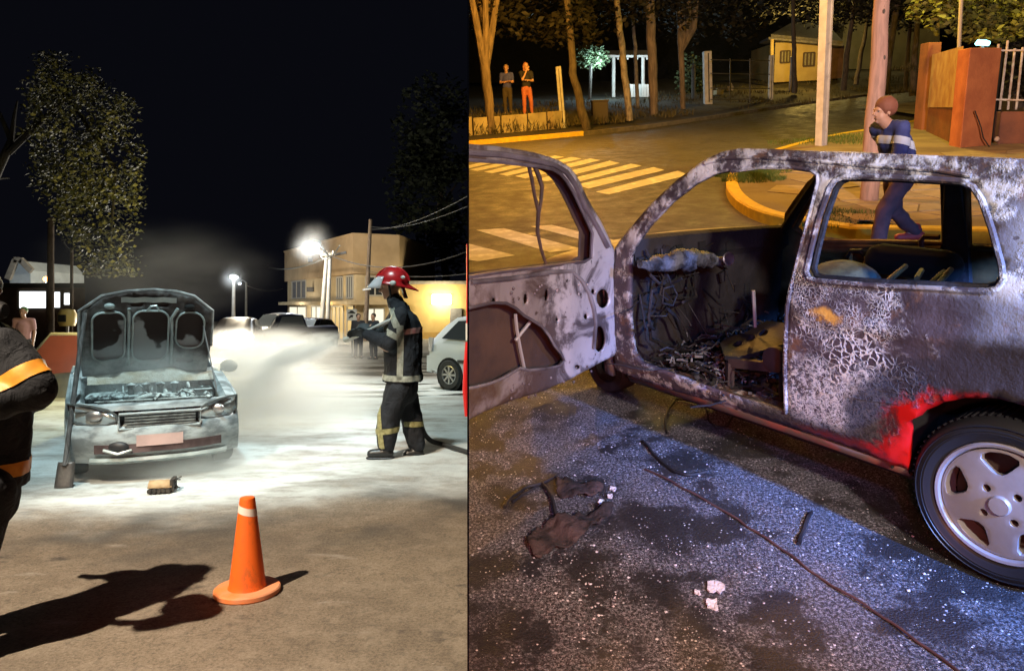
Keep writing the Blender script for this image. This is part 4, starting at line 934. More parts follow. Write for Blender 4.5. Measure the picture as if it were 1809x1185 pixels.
m = MB(); m.loft([[hcn + V((.10 + .04 * b, y, -.03 - .13 * b)) for y in (-.12, -.06, 0, .06, .12)] for b in (0, .5, 1)], close=False); nk = m.build('neck_flap', mat('pale_neck_cloth', (.35, .26, .17), rough=.8), ff, local=True); so = nk.modifiers.new('t', 'SOLIDIFY'); so.thickness = .012
# nozzle
t = thing('hose_nozzle', 'pale hose nozzle held out in the helmeted firefighter\'s gloves', 'nozzle', ffp); L0 = LOC[t]
m = MB(); a, b = f_(656, 582, -.05), f_(608, 601, -.03)
m.tube([a, a.lerp(b, .45), a.lerp(b, .5), b], [.020, .022, .026, .030], 12); m.build('barrel', mat('pale_alloy', (.55, .54, .48), rough=.35, metal=.4), t, local=True)
m = MB(); m.tube([f_(700, 562, -.22), f_(680, 570, -.20), f_(664, 578, -.10), a], [.022] * 4, 10); m.build('hose_end', mat('pale_hose', (.42, .42, .40), rough=.6), t, local=True)
m = MB(); m.tube([a.lerp(b, .1), a.lerp(b, .16) + V((.0, 0, -.09))], .014, 8); m.build('grip', trim_m, t, local=True)

# ---- the firefighter at the left edge, seen from the side and cut by the picture's edge
lp = V(((-62 - CX) * 3.35 / F, 3.35, 0)); lf = thing('firefighter', 'firefighter with orange tape on a dark jacket standing near the cone', 'person', lp); K2 = 3.35 / F
def l_(px, py, y=0.0): return pA(px, py, 3.35 + y) - lp
or_t = mat('orange_tape', (.85, .36, .04), (.70, .27, .03), 16, .5); yl_t = mat('yellow_tape', (.62, .46, .10), rough=.5)
m = MB(); P, rot = head(m, l_(-38, 522, .0), (1, -.25, -.05), 1.05); m.cap_seg(l_(-45, 585), l_(-42, 545), .07, .065)
m.cap_seg(l_(-45, 840), l_(-45, 640), .13, .14, sx=1.2, ax=AXY)
for sy in (-.19, .19): m.cap_seg(l_(-5, 615, sy), l_(56, 690, sy * 1.1), .06, .05); m.cap_seg(l_(56, 692, sy * 1.1), l_(-30, 713, sy * 1.5), .05, .04); hand(m, l_(-34, 714, sy * 1.5), (-1, 0, -.1), (0, -1, .2), 1.0, .6)
for sy in (-.1, .1): m.cap_seg(l_(-50, 860, sy), l_(-55, 990, sy), .09, .065); m.cap_seg(l_(-55, 990, sy), l_(-62, 1115, sy), .06, .045)
remesh(m, 'body', skin_m, lf, .013, 2)
m = MB(); m.ball(P(.080, .031, .006), .012, 8, 6); m.build('eye', eye_m, lf, local=True)
m = MB(); m.ball(P(-.02, 0, .05), (.115, .095, .10), rot=rot); remesh(m, 'hair', hair_m, lf, .012, 2, .006, 30)
m = MB(); m.lathe([(.035, -.02), (.042, .0), (.042, .03), (.03, .05)], 12, P(.09, .0, -.06), (1, 0, 0)); m.build('mask', trim_m, lf, local=True)
m = MB()
m.cap_seg(l_(-46, 830), l_(-42, 640), .205, .205, n=24, sx=1.25, ax=AXY); m.cap_seg(l_(-42, 650), l_(-45, 590), .19, .11, n=22, sx=1.4, ax=AXY); m.cap_seg(l_(-46, 850), l_(-46, 800), .208, .205, n=24, sx=1.2, ax=AXY)
for sy in (-.2, .2):
    m.cap_seg(l_(2, 622, sy), l_(60, 688, sy * 1.1), .098, .090, n=20); m.cap_seg(l_(58, 694, sy * 1.1), l_(-20, 712, sy * 1.5), .086, .07, n=18)
lj = remesh(m, 'jacket', turn_m, lf, .013, 4, .020, 8, 8.0)
bm = bmesh.new(); bm.from_mesh(lj.data); bmesh.ops.bisect_plane(bm, geom=bm.verts[:] + bm.edges[:] + bm.faces[:], plane_co=l_(0, 862), plane_no=(0, 0, -1), clear_outer=True); bm.to_mesh(lj.data); bm.free()
band(lj, 'hem_tape', l_(20, 826), (.10, 0, 1), .062, or_t)
band(lj, 'sleeve_tape', l_(45, 667, -.2), (-.54, 0, .84), .066, or_t, keep=lambda c: c.y < .1 and c.x > l_(6, 0, -.2).x)
band(lj, 'chest_tape', l_(0, 628), (.80, 0, -.35), .055, yl_t, keep=lambda c: c.y < -.1 and l_(0, 645).z < c.z < l_(0, 612).z)
m = MB()
m.cap_seg(l_(-48, 880), l_(-48, 840), .18, .18, n=20, sx=1.1, ax=AXY)
for sy, dx in ((-.1, 0), (.1, -8)): m.cap_seg(l_(-36 + dx, 870, sy), l_(-58 + dx, 985, sy), .145, .12, n=18); m.cap_seg(l_(-58 + dx, 985, sy), l_(-66 + dx, 1110, sy), .12, .10, n=18)
remesh(m, 'trousers', turn_m, lf, .017, 4, .014, 7)
for sy in (-.1, .1):
    m = MB(); m.cap_seg(l_(-66, 1090, sy), l_(-66, 1125, sy), .065, .06); m.cap_seg(l_(-70, 1127, sy), l_(-25, 1130, sy), .05, .042); remesh(m, 'boot', boot_m, lf, .013, 2)
# ---- bystanders of street A
person('person', 'person in a pale pink shirt and green cap standing behind the left firefighter', aA(42, 17), rad(10), 'A', 1.62, mat('pale_pink_cotton', (.55, .30, .30), rough=.8), mat('grey_trousers', (.08, .08, .09), rough=.9), trim_m, .4, vox=.022, hairm=mat('green_cap', (.10, .22, .06), rough=.7))
dk = mat('dark_jeans', (.02, .022, .03), rough=.9); dk2 = mat('dark_jumper', (.03, .03, .035), rough=.9)
person('person', 'bystander in dark clothes standing behind the nozzle hand', aA(633, 25.5), rad(20), 'A', 1.55, dk2, dk, trim_m, 1, vox=.024)
person('person', 'dark dressed bystander half hidden by the jacket of the helmeted firefighter', aA(660, 25.0), rad(-30), 'A', 1.55, dk2, dk, trim_m, 1, vox=.024)
# ------------------------------------------------------------------ STREET B : road, crossings, corner pavement
from mathutils.bvhtree import BVHTree
g = NG('road_b_asphalt'); x, y, z = g.xyz()
near = g.step(y, 3.6, 6.6, 1.0, 0.0)
spk = g.voro(46, 'F1'); spk2 = g.voro(120, 'F1', co=g.map((1, 1, 1), (3.3, 1.2, 0)))
zone = g.noise(1.5, 5, .6); zone2 = g.noise(3.4, 6, .65, co=g.map((1, 1, 1), (5, 2, 0)))
pwd = g.math('MULTIPLY', g.step(zone2, .43, .51), g.step(zone, .39, .48))
ash = g.math('MULTIPLY', g.step(g.noise(85, 6, .9), .47, .62), g.math('ADD', g.math('MULTIPLY', pwd, .85), .035))
fl = g.math('MULTIPLY', g.step(spk, .12, .22, 1, 0), g.step(g.noise(14, 4, .65, co=g.map((1, 1, 1), (8, 0, 0))), .48, .56))
fl2 = g.math('MULTIPLY', g.step(spk2, .14, .24, 1, 0), g.step(g.math('ADD', g.math('MULTIPLY', g.noise(9, 4, .7), .5), g.math('MULTIPLY', zone2, .5)), .47, .57))
a = g.math('MAXIMUM', ash, g.math('MAXIMUM', g.math('MULTIPLY', fl, .95), g.math('MULTIPLY', fl2, .8)))
a = g.math('MULTIPLY', a, near, clamp=True)
tar = g.mix(g.step(zone, .35, .65), (.014, .014, .016), (.028, .027, .030))
tarf = g.mix(g.step(g.noise(.6, 6, .6), .3, .7), (.060, .052, .046), (.092, .082, .072))
tarf = g.mix(g.math('MULTIPLY', g.step(g.noise(30, 4, .7), .3, .7), .4), tarf, (.06, .05, .045))
ck = g.step(g.voro(.33, 'DISTANCE_TO_EDGE', co=g.n('ShaderNodeVectorMath', {0: g.co, 1: g.n('ShaderNodeTexNoise', {'Vector': g.co, 'Scale': 1.2, 'Detail': 4}).outputs['Color']}, operation='ADD').outputs[0]), 0, .022, 1, 0)
tarf = g.mix(g.math('MULTIPLY', ck, .55), tarf, (.03, .025, .02))
tarf = g.mix(g.step(y, 19, 24), tarf, (.055, .048, .042))
base = g.mix(near, tarf, tar)
hgt = g.math('ADD', g.math('ADD', g.noise(140, 4, .7), g.math('MULTIPLY', g.voro(150), 1.2)), g.math('MULTIPLY', a, 1.2))
flk = g.math('MULTIPLY', g.math('MAXIMUM', g.math('MULTIPLY', fl, .95), g.math('MULTIPLY', fl2, .8)), near, clamp=True)
ashn = g.math('MULTIPLY', ash, near, clamp=True)
road_b_m = g.set(g.mix(flk, g.mix(ashn, base, (.50, .50, .53)), (.74, .74, .76)), g.step(zone2, .3, .7, .45, .85), 0, hgt, .55, .008)
m = MB(); xs = [-8, -4] + [-3 + 1.0 * i for i in range(22)] + [20, 24, 30, 40, 60]; ys = [.2, 1, 2, 3, 4, 5] + [5.5 + .75 * i for i in range(30)] + [30, 34, 40, 50, 60]
vs = [(a_, b_, zB(a_, b_)) for b_ in ys for a_ in xs]; n = len(xs)
m.add(vs, [(j * n + i, j * n + i + 1, (j + 1) * n + i + 1, (j + 1) * n + i) for j in range(len(ys) - 1) for i in range(n - 1)])
roadB = tag(m.build('road', road_b_m, None, 'B'), kind='structure')
stripe_m = mat('worn_road_paint', (.74, .73, .70), (.44, .42, .38), 7, .8, bscale=50, bstr=.3, lo=.25, hi=.55)
Q1 = lambda x, y: gB(827 + x * .2764, 230 + y * .2764, .004)
S1 = [[(1340, 265), (1410, 290), (900, 412), (815, 395)], [(1185, 240), (1255, 257), (770, 378), (690, 355)], [(1040, 218), (1110, 232), (610, 358), (535, 343)], [(905, 200), (970, 212), (505, 332), (435, 318)], [(780, 184), (845, 194), (365, 312), (300, 298)], [(660, 174), (725, 183), (250, 294), (195, 284)], [(555, 165), (612, 172), (155, 279), (100, 270)], [(455, 157), (508, 163), (60, 264), (8, 256)], [(360, 150), (412, 155), (-25, 251), (-75, 243)],
      [(400, 615), (535, 608), (960, 712), (800, 722)], [(50, 640), (230, 628), (735, 762), (520, 782)], [(-230, 668), (-20, 706), (300, 803), (60, 840), (-260, 780)]]
def drape(corners, off, n=8):
    a, b, c, d = corners[0], corners[1], corners[2], corners[3]; a, b, c, d = V(a), V(b), V(c), V(d); m = MB(); rg = []
    for i in range(n + 1):
        l = a.lerp(d, i / n); r = b.lerp(c, i / n); rg.append([V((q.x, q.y, zB(q.x, q.y) + off)) for q in (l.lerp(r, k / 3) for k in range(4))])
    return m.loft(rg, close=False)
for q in S1:
    p4 = [Q1(*c) for c in q[:4]]
    if len(q) == 5: p4 = [Q1(*q[0]), Q1(*q[4]), Q1(*q[3]), Q1(*q[2])]
    o = drape(p4, .005).build('painted_stripe', stripe_m, roadB)
# corner pavement with its yellow kerb
yk = mat('yellow_kerb_paint', (.70, .46, .02), (.55, .34, .02), 9, .7, bscale=40, bstr=.25, lo=.3, hi=.6)
edge_px = [(1640, 216), (1536, 237), (1465, 248), (1392, 267), (1345, 283), (1312, 297), (1292, 312), (1282, 330), (1283, 349), (1297, 369), (1325, 387), (1365, 401), (1420, 411), (1500, 425)]
edge = [gB(*p) for p in edge_px]
for _ in range(2):
    e2 = [edge[0]]
    for a_, b_ in zip(edge, edge[1:]): e2 += [a_.lerp(b_, .25), a_.lerp(b_, .75)]
    edge = e2 + [edge[-1]]
edge.append(V((9.0, 5.6, 0))); far_c = [V((30, 9, 0)), V((30, 30, 0)), V((14, 30, 0))]
def inset(pl, d):
    out = []
    for i, p in enumerate(pl):
        t = (pl[min(i + 1, len(pl) - 1)] - pl[max(i - 1, 0)]); n_ = V((-t.y, t.x, 0)).normalized(); out.append(p + n_ * d)
    return out
side = 1 if (inset(edge, .3)[20] - edge[20]).dot(V((6, 11, 0)) - edge[20]) > 0 else -1
H3 = lambda p, h: V((p.x, p.y, zB(p.x, p.y) + h))
ins = inset(edge, .17 * side)
m = MB(); m.loft([[H3(a_, -.05) for a_ in edge], [H3(a_, .12) for a_ in edge], [H3(a_.lerp(b_, .12), .14) for a_, b_ in zip(edge, ins)], [H3(b_, .14) for b_ in ins], [H3(b_, -.05) for b_ in ins]], close=False)
tag(m.build('kerb', yk, None, 'B'), kind='structure')
g = NG('earthy_pavement'); e_ = g.step(g.noise(1.1, 5, .6), .35, .65)
pave_m = g.set(g.mix(e_, (.14, .10, .065), (.22, .17, .11)), .95, 0, g.noise(25, 6, .7), .5, .02)
poly = [(p.x, p.y) for p in ins] + [(p.x, p.y) for p in far_c]
vs, fs = cdt_sheet(poly, [], 1.0); m = MB(); m.add([(a_, b_, zB(a_, b_) + .128) for a_, b_ in vs], fs)
pav = tag(m.build('pavement', pave_m, None, 'B'), kind='structure')
slab_m = [mat('paving_slab_' + n_, c1, c2, 5, .9, bscale=30, bstr=.3) for n_, c1, c2 in (('buff', (.30, .23, .15), (.22, .17, .11)), ('grey', (.25, .20, .15), (.18, .14, .10)), ('warm', (.27, .19, .11), (.20, .14, .09)))]
def inpoly(p, pl):
    c = False
    for i in range(len(pl)):
        a_, b_ = pl[i], pl[i - 1]
        if (a_[1] > p[1]) != (b_[1] > p[1]) and p[0] < (b_[0] - a_[0]) * (p[1] - a_[1]) / (b_[1] - a_[1]) + a_[0]: c = not c
    return c
st = .52; jit = {}
def jv(i, j):
    if (i, j) not in jit: jit[i, j] = V((2.6 + i * st + (j % 2) * .2 + random.uniform(-.15, .15), 7.4 + j * st * .9 + random.uniform(-.15, .15), 0))
    return jit[i, j]
for i in range(13):
    for j in range(13):
        c4 = [jv(i, j), jv(i + 1, j), jv(i + 1, j + 1), jv(i, j + 1)]; c = sum(c4, V()) / 4
        if not all(inpoly((q.x, q.y), poly) for q in c4): continue
        if (c - gB(1320, 330)).length < .95 or random.random() < .10: continue
        z_ = random.uniform(.132, .142); m = MB(); m.prism([V((p.x, p.y, zB(p.x, p.y) + z_ - .03)) for p in (c + (q - c) * .955 for q in c4)], (0, 0, .03))
        m.build('paving_slab', random.choice(slab_m), pav, smooth=False)
grass_m = leafmat('grass_blade', (.05, .10, .012), (.11, .17, .03))
def grass(c_list, n, h, label):
    m = MB()
    for c, r in c_list:
        for _ in range(n):
            a_ = random.uniform(0, 6.28); q = r * math.sqrt(random.random()); p = V((c.x + q * math.cos(a_), c.y + q * .8 * math.sin(a_), 0)); p.z = zB(p.x, p.y) + .12
            d = V((random.uniform(-.5, .5), random.uniform(-.5, .5), 1)) * h * random.uniform(.4, 1.2); w = V((random.uniform(-1, 1), random.uniform(-1, 1), 0)).normalized() * .006
            m.add([p - w, p + w, p + d], [(0, 1, 2)])
    o = m.build('grass', grass_m, None, 'B', smooth=False); o['kind'] = 'stuff'
grass([(gB(1315, 322), .55), (gB(1330, 332), .5), (gB(1345, 318), .5)], 1500, .07, 'corner')
grass([(gB(1420, 262), .8), (gB(1500, 252), .8), (gB(1530, 262), .7), (gB(1470, 258), .8)], 500, .09, 'verge')
grass([(gB(1450, 415), .35), (gB(1520, 405), .5), (gB(1480, 395), .3)], 260, .05, 'path')
# far side of the crossing: kerb, verge, low wall, bank
row0 = [gB(*p) for p in ((780, 263), (828, 258), (930, 249), (1031, 240), (1140, 228), (1250, 212), (1340, 198), (1430, 184), (1520, 172), (1640, 160))]
row1 = [pB(px, py, r.y + 2.4) for (px, py), r in zip(((780, 243), (828, 240), (930, 232), (1000, 226), (1140, 217), (1250, 202), (1340, 189), (1430, 176), (1520, 165), (1640, 153)), row0)]
row2 = [V((p.x, p.y + .35, p.z + h)) for p, h in zip(row1, (.52, .52, .5, .46, .10, .08, .08, .06, .06, .06))]
row3 = [pB(px, py, 47) for px, py in ((760, 168), (810, 168), (920, 166), (1000, 164), (1140, 158), (1250, 150), (1350, 142), (1440, 136), (1530, 132), (1660, 128))]
bank_m = mat('dry_bank_earth', (.045, .034, .018), (.022, .018, .010), 1.4, .95, bscale=14, bstr=.6, bdist=.05)
m = MB(); up = [r + V((0, 0, .12)) for r in row0]
m.loft([up, row1, row2] + [[a_.lerp(b_, k / 5) + V((0, 0, .08 * math.sin(k * 2 + i * 1.7) * (k < 5))) for i, (a_, b_) in enumerate(zip(row2, row3))] for k in range(1, 6)] + [[p + V((0, 40, 3)) for p in row3]], close=False)
bank = tag(m.build('bank', bank_m, None, 'B'), kind='structure')
bvh = BVHTree.FromPolygons([V(v) for v in m.v], m.f)
def hit(px, py):
    r = rB(px, py).normalized(); h = bvh.ray_cast(V((0, 0, HB)), r); return h[0] if h[0] is not None else pB(px, py, 30)
m = MB(); m.loft([row0[:4], [r + V((0, 0, .13)) for r in row0[:4]], [r + V((0, .18, .14)) for r in row0[:4]], [r + V((0, .18, -.1)) for r in row0[:4]]], close=False); tag(m.build('kerb', yk, None, 'B'), kind='structure')
m = MB(); m.loft([row0[3:], [r + V((0, 0, .12)) for r in row0[3:]], [r + V((0, .18, .13)) for r in row0[3:]], [r + V((0, .18, -.1)) for r in row0[3:]]], close=False); tag(m.build('kerb', mat('bare_kerb', (.14, .11, .08), (.08, .065, .05), 5, .9), None, 'B'), kind='structure')
wallm = mat('stained_wall_plaster', (.40, .33, .19), (.24, .19, .11), 2.2, .9, bscale=15, bstr=.4)
t = thing('low_wall', 'low stained garden wall below the two watching people', 'wall', row1[1], 0, None, 'B')
blocks = [0, .18, .36, .52, .68, .84, 1.0]
def w1(f): 
    s_ = f * 3; i = min(2, int(s_)); return row1[i].lerp(row1[i + 1], s_ - i) + V((0, -.05, -.1))
for a_, b_ in zip(blocks, blocks[1:]):
    p, q = w1(a_ + .004), w1(b_ - .004); h = .66 + random.uniform(-.03, .03); m = MB(); m.prism([p, q, q + V((0, .24, 0)), p + V((0, .24, 0))], (0, 0, h)); m.build('wall_panel', wallm, t, smooth=False, bevel=.02)
# slender wooden pole and concrete lamp post beside the kerb
concp = mat('pink_grey_concrete', (.56, .54, .52), (.44, .42, .40), 4, .85, bscale=30, bstr=.25)
b = gB(1450, 268); up_ = pB(1463, -60, b.y); t = thing('lamp_post', 'pale square concrete post with a recessed face left of the round wooden pole', 'post', b, 0, None, 'B')
d = up_ - b; wpx = b.y / F
def I_(c, s_):
    q = [(-.5, -.42), (-.30, -.42), (-.27, -.30), (.27, -.30), (.30, -.42), (.5, -.42), (.5, .42), (-.5, .42)]; rz = Matrix.Rotation(.55, 3, 'Z'); return [c + rz @ V((x_ * s_, y_ * s_, 0)) for x_, y_ in q]
m = MB(); m.loft([I_(b, 15.5 * wpx), I_(up_, 17.5 * wpx)]); m.build('shaft', concp, t, smooth=False)
rz = Matrix.Rotation(.55, 3, 'Z')
for f in (.12, .42, .60, .88):
    c = b + d * f; m = MB(); m.box(c + rz @ V((0, -.33 * 16 * wpx, 0)), (.54 * 16 * wpx, .03, .035), rz); m.build('rung', concp, t, smooth=False)
woodp = mat('pink_weathered_wood', (.34, .20, .15), (.24, .145, .11), 5, .85, bscale=22, bstr=.5, stretch=(5, 5, .5))
b = gB(1533, 372); up_ = pB(1564, -70, b.y * 1.03); t = thing('utility_pole', 'round weathered wooden pole standing on the corner pavement behind the burnt car', 'utility pole', b, 0, None, 'B'); wpx = b.y / F
m = MB(); pts = [b.lerp(up_, k / 8) + V((.012 * math.sin(k * 1.7), 0, 0)) for k in range(9)]; m.tube(pts, [15.5 * wpx + (12 - 15.5) * wpx * k / 8 for k in range(9)], 18); m.build('shaft', woodp, t)
for f, a_ in ((.30, -.6), (.44, .9), (.62, .3), (.80, -.2), (.18, .2)):
    c = b.lerp(up_, f) + V((math.sin(a_), -math.cos(a_), 0)) * 13 * wpx; m = MB(); m.ball(c, (.018, .012, .03), 8, 6); m.build('knot', bark, t)
m = MB(); c = b.lerp(up_, .22); m.tube([c + V((-.17, -.1, 0)), c + V((-.05, -.2, .03)), c + V((.1, -.18, .05)), c + V((.17, -.06, .05))], .006, 5); m.build('wire_band', steel, t)

# ------------------------------------------------------------------ STREET B : walls, fence, houses, trees at the back
br_m = mat('orange_plaster', (.46, .15, .05), (.34, .10, .035), 1.8, .9, bscale=12, bstr=.5, bdist=.02)
br_d = mat('dark_brown_plaster', (.22, .08, .04), (.13, .05, .03), 1.5, .9, bscale=12, bstr=.5, bdist=.02)
t = thing('gate_wall', 'orange plastered gate pillar wall with a corrugated panel at the street corner', 'wall', pB(1715, 290, 14.3), 0, None, 'B')
def slabpx(m, x0, x1, y0, y1, d0, d1, dep):
    """an upright slab between two picture columns, from d0 (left) to d1 (right)"""
    a_, b_ = pB(x0, y1, d0), pB(x1, y1, d1); c_, d_ = pB(x1, y0, d1), pB(x0, y0, d0)
    m.prism([V((a_.x, a_.y, a_.z)), V((b_.x, b_.y, b_.z)), V((b_.x, b_.y, c_.z)), V((a_.x, a_.y, d_.z))], V((dep * .15, dep, 0))); return m
slabpx(MB(), 1692, 1746, 86, 300, 14.2, 14.4, .5).build('pillar', br_m, t, smooth=False, bevel=.015)
slabpx(MB(), 1621, 1643, 76, 300, 18.2, 18.0, .5).build('pillar', br_d, t, smooth=False, bevel=.015)
slabpx(MB(), 1637, 1693, 192, 300, 17.6, 14.5, .25).build('wall_base', br_d, t, smooth=False)
m = MB(); nr = 22
for k in range(nr):
    f0, f1 = k / nr, (k + .62) / nr
    dd = lambda f: 1 / (1 / 17.7 + (1 / 14.55 - 1 / 17.7) * f)
    x0, x1 = 1640 + 52 * f0, 1640 + 52 * f1; ty = lambda f: 97 - 15 * f
    a_, b_ = pB(x0, 190, dd(f0)), pB(x1, 190, dd(f1)); c_, d_ = pB(x1, ty(f1), dd(f1)), pB(x0, ty(f0), dd(f0))
    rm = MB(); rm.prism([a_, b_, V((b_.x, b_.y, c_.z)), V((a_.x, a_.y, d_.z))], (.01, .05, 0)); rm.build('rib', mat('rusty_corrugated_sheet', (.42, .27, .13), (.30, .15, .06), 3, .7) if k == 0 else bpy.data.materials['rusty_corrugated_sheet'], t, smooth=False)
m = MB(); a_, b_ = pB(1640, 191, 17.85), pB(1692, 191, 14.7); m.prism([a_, b_, V((b_.x, b_.y, pB(1692, 84, 14.7).z)), V((a_.x, a_.y, pB(1640, 98, 17.85).z))], (.02, .03, 0)); m.build('sheet_back', br_d, t, smooth=False)
slabpx(MB(), 1746.5, 1757, 92, 300, 14.7, 14.8, .3).build('gap_shade_slab', arch_m, t, smooth=False)  # black slab stands in for the shade inside the gap
m = MB(); m.tube([pB(1722, 196, 14.12), pB(1733, 225, 14.12), pB(1737, 244, 14.12), pB(1752, 266, 14.12)], .012, 5); m.build('crack', arch_m, t)
t = thing('low_wall', 'low brown plastered wall below the white iron railings', 'wall', pB(1780, 290, 14.5), 0, None, 'B')
slabpx(MB(), 1757.5, 2000, 198, 300, 14.5, 14.0, .35).build('wall', br_d, t, smooth=False, bevel=.015)
m = MB(); m.ball(pB(1761, 246, 14.45), .05, 10, 6); m.build('plaster_chip', mat('pale_chip', (.5, .35, .25), rough=.9), t)
iron = mat('white_painted_iron', (.60, .54, .46), (.40, .30, .22), 8, .5)
t = thing('iron_fence', 'white iron railings with pointed bars on the low brown wall', 'fence', pB(1790, 198, 14.6), 0, None, 'B')
for xt, xb, yt in ((1764.5, 1751, 78), (1780.5, 1766, 72), (1793, 1780.5, 86), (1807, 1795, 84), (1822, 1811, 80), (1837, 1826, 80)):
    m = MB(); m.tube([pB(xb, 194, 14.55), pB(xt, yt, 14.55)], .022, 7); m.build('bar', iron, t)
for y0, y1 in ((90, 89), (176, 178)):
    m = MB(); m.beam(pB(1747, y0, 14.5), pB(1850, y1, 14.3), .035, .03); m.build('rail', iron, t)
t = thing('wall_lamp', 'small cyan lamp shining on top of the orange gate pillar', 'lamp', pB(1735, 82, 14.6), 0, None, 'B')
m = MB(); m.tube([pB(1724, 79, 14.5), pB(1728, 75.5, 14.5), pB(1740, 76, 14.5), pB(1747, 77.5, 14.5)], [.03, .055, .055, .045], 10); m.build('tube', glow('cyan_tube', (.35, .95, 1.0), 3.5), t)
m = MB(); m.beam(pB(1735, 90, 14.6), pB(1735, 79, 14.6), .05, .05); m.build('bracket', steel, t)
t = thing('pole', 'thin bright yellow lit pole rising behind the corrugated panel', 'pole', pB(1690, 300, 16.5), 0, None, 'B')
m = MB(); m.tube([pB(1688, 300, 16.5), pB(1694, 85, 16.5), pB(1701, -60, 16.5)], .04, 8); m.build('shaft', mat('bare_metal_pole', (.42, .36, .26), rough=.6), t)
# house
hy = mat('yellow_house_wall', (.50, .36, .13), (.42, .29, .10), 1.2, .9, bscale=15)
D = 44
t = thing('house', 'small yellow house with two barred windows behind the concrete posts', 'house', pB(1405, 140, D), 0, None, 'B')
def hp(px, py, d=D): return pB(px, py, d)
m = MB(); a_, b_ = hp(1367, 146), hp(1444, 142); m.prism([a_, b_, V((b_.x, b_.y, hp(1444, 76).z)), V((a_.x, a_.y, hp(1367, 76).z))], (.6, 6, 0)); m.build('wall', hy, t, smooth=False)
m = MB(); a_, b_ = hp(1444.3, 142, D + .6), hp(1488, 138, D + .6); m.prism([a_, b_, V((b_.x, b_.y, hp(1488, 80).z)), V((a_.x, a_.y, hp(1444, 78).z))], (.6, 6, 0)); m.build('porch_wall', mat('dark_brick', (.12, .06, .035), (.08, .04, .025), 3, .9), t, smooth=False)  # porch wall in darker brown brick
m = MB(); m.prism([hp(1358, 70, D - 1), hp(1489, 82, D - 1), hp(1489, 78, D - 1), hp(1358, 66, D - 1)], (.5, 3, 0)); m.prism([hp(1362, 66, D - .5), hp(1489, 78, D - .5), hp(1460, 46, D + 5), hp(1400, 44, D + 5)], (0, 0, .15)); m.build('roof', mat('grey_roof_tiles', (.16, .14, .13), (.10, .09, .08), 6, .9), t, smooth=False)
for x0, x1, y0, y1 in ((1379, 1396, 90, 111), (1419, 1439, 93, 117)):
    a_, b_ = hp(x0, y1, D - .1), hp(x1, y0, D - .1); m = MB()
    for p, q in ((a_, V((b_.x, a_.y, a_.z))), (V((a_.x, a_.y, b_.z)), V((b_.x, a_.y, b_.z)))): m.beam(p, q, .07, .07)
    for k in range(4): q = a_ + V(((b_.x - a_.x) * k / 3, 0, 0)); m.beam(q, V((q.x, q.y, b_.z)), .07, .07)
    f = m.build('window', mat('brown_window_frame', (.08, .05, .03), rough=.7) if x0 == 1379 else bpy.data.materials['brown_window_frame'], t, smooth=False)
    m = MB(); m.span(a_ + V((0, .03, 0)), V((b_.x, a_.y + .08, b_.z))); m.build('pane', mat('curtained_pane', (.30, .26, .16), (.2, .17, .1), 12, .4) if x0 == 1379 else bpy.data.materials['curtained_pane'], f, smooth=False)
m = MB(); m.tube([hp(1363, 142, D - 1), hp(1364, 70, D - 1)], .10, 8); m.build('porch_post', hy, t)
t = thing('house', 'large pale gabled house far behind the round wooden pole', 'house', pB(1550, 120, 58), 0, None, 'B')
m = MB(); q = [hp(1480, 128, 58), hp(1660, 120, 58), hp(1660, 20, 58), hp(1590, -10, 58), hp(1492, 45, 58)]; m.prism(q, (0, 8, 0)); m.build('wall', mat('pale_house_wall', (.36, .31, .18), (.28, .24, .14), 1.0, .9), t, smooth=False)
m = MB(); m.prism([hp(1483, 50, 57.8), hp(1590, -12, 57.8), hp(1590, -18, 57.8), hp(1480, 44, 57.8)], (0, 8, 0)); m.build('roof', bpy.data.materials['grey_roof_tiles'], t, smooth=False)
m = MB(); m.span(hp(1548, 68, 57.9), hp(1556, 46, 57.9) + V((0, .15, 0))); m.build('window', dark_glass, t, smooth=False)
# garden canopy, white fence, lit shrub
t = thing('canopy', 'white garden canopy on thin posts lit cold behind the pale trunk', 'canopy', hit(1112, 172), 0, None, 'B')
m = MB(); dC = 40; m.prism([pB(1072, 102, dC), pB(1150, 102, dC), pB(1142, 93, dC + 3), pB(1066, 94, dC + 3)], (0, 0, .12)); m.build('cover', white_p, t, smooth=False)
for k in range(5):
    m = MB(); m.beam(pB(1075 + k * 17, 104, dC - .1), pB(1070 + k * 17, 95, dC + 2.9), .08, .1); m.build('rafter', white_p, t, smooth=False)
for px_ in (1084, 1136):
    m = MB(); m.tube([pB(px_, 176, dC), pB(px_, 102, dC)], .09, 8); m.build('post', white_p, t)
t = thing('fence', 'short white board fence under the garden canopy', 'fence', pB(1130, 172, 39), 0, None, 'B')
for k in range(9):
    m = MB(); x0 = 1110 + k * 4.6; m.span(pB(x0, 172, 39), pB(x0 + 4.0, 149, 39) + V((0, .05, 0))); m.build('board', white_p, t, smooth=False)
m = MB(); m.span(pB(1110, 160, 39) + V((0, .06, 0)), pB(1151, 157, 39) + V((0, .1, 0))); m.build('rail', white_p, t, smooth=False)
lamp('canopy_lamp', 'POINT', tuple(pB(1062, 112, 37.5)), 330, (.55, .85, 1.0), .2, 'B')
lamp('canopy_lamp', 'POINT', tuple(pB(1128, 112, 38.3)), 120, (.75, .92, 1.0), .2, 'B')
leaf_b = leafmat('garden_leaf', (.05, .075, .03), (.12, .15, .07)); leaf_k = leafmat('painted_night_leaf', (.003, .003, .002), (.012, .010, .005))  # near-black leaf copy, night darkness put into its colour
def cloud(cx_, cy_, d, rx, ry, rd):
    def fn():
        p = V((random.gauss(0, .45), random.gauss(0, .45), random.gauss(0, .45)))
        return pB(cx_ + p.x * rx, cy_ + p.z * ry, d + p.y * rd) if p.length < 1 else None
    return fn
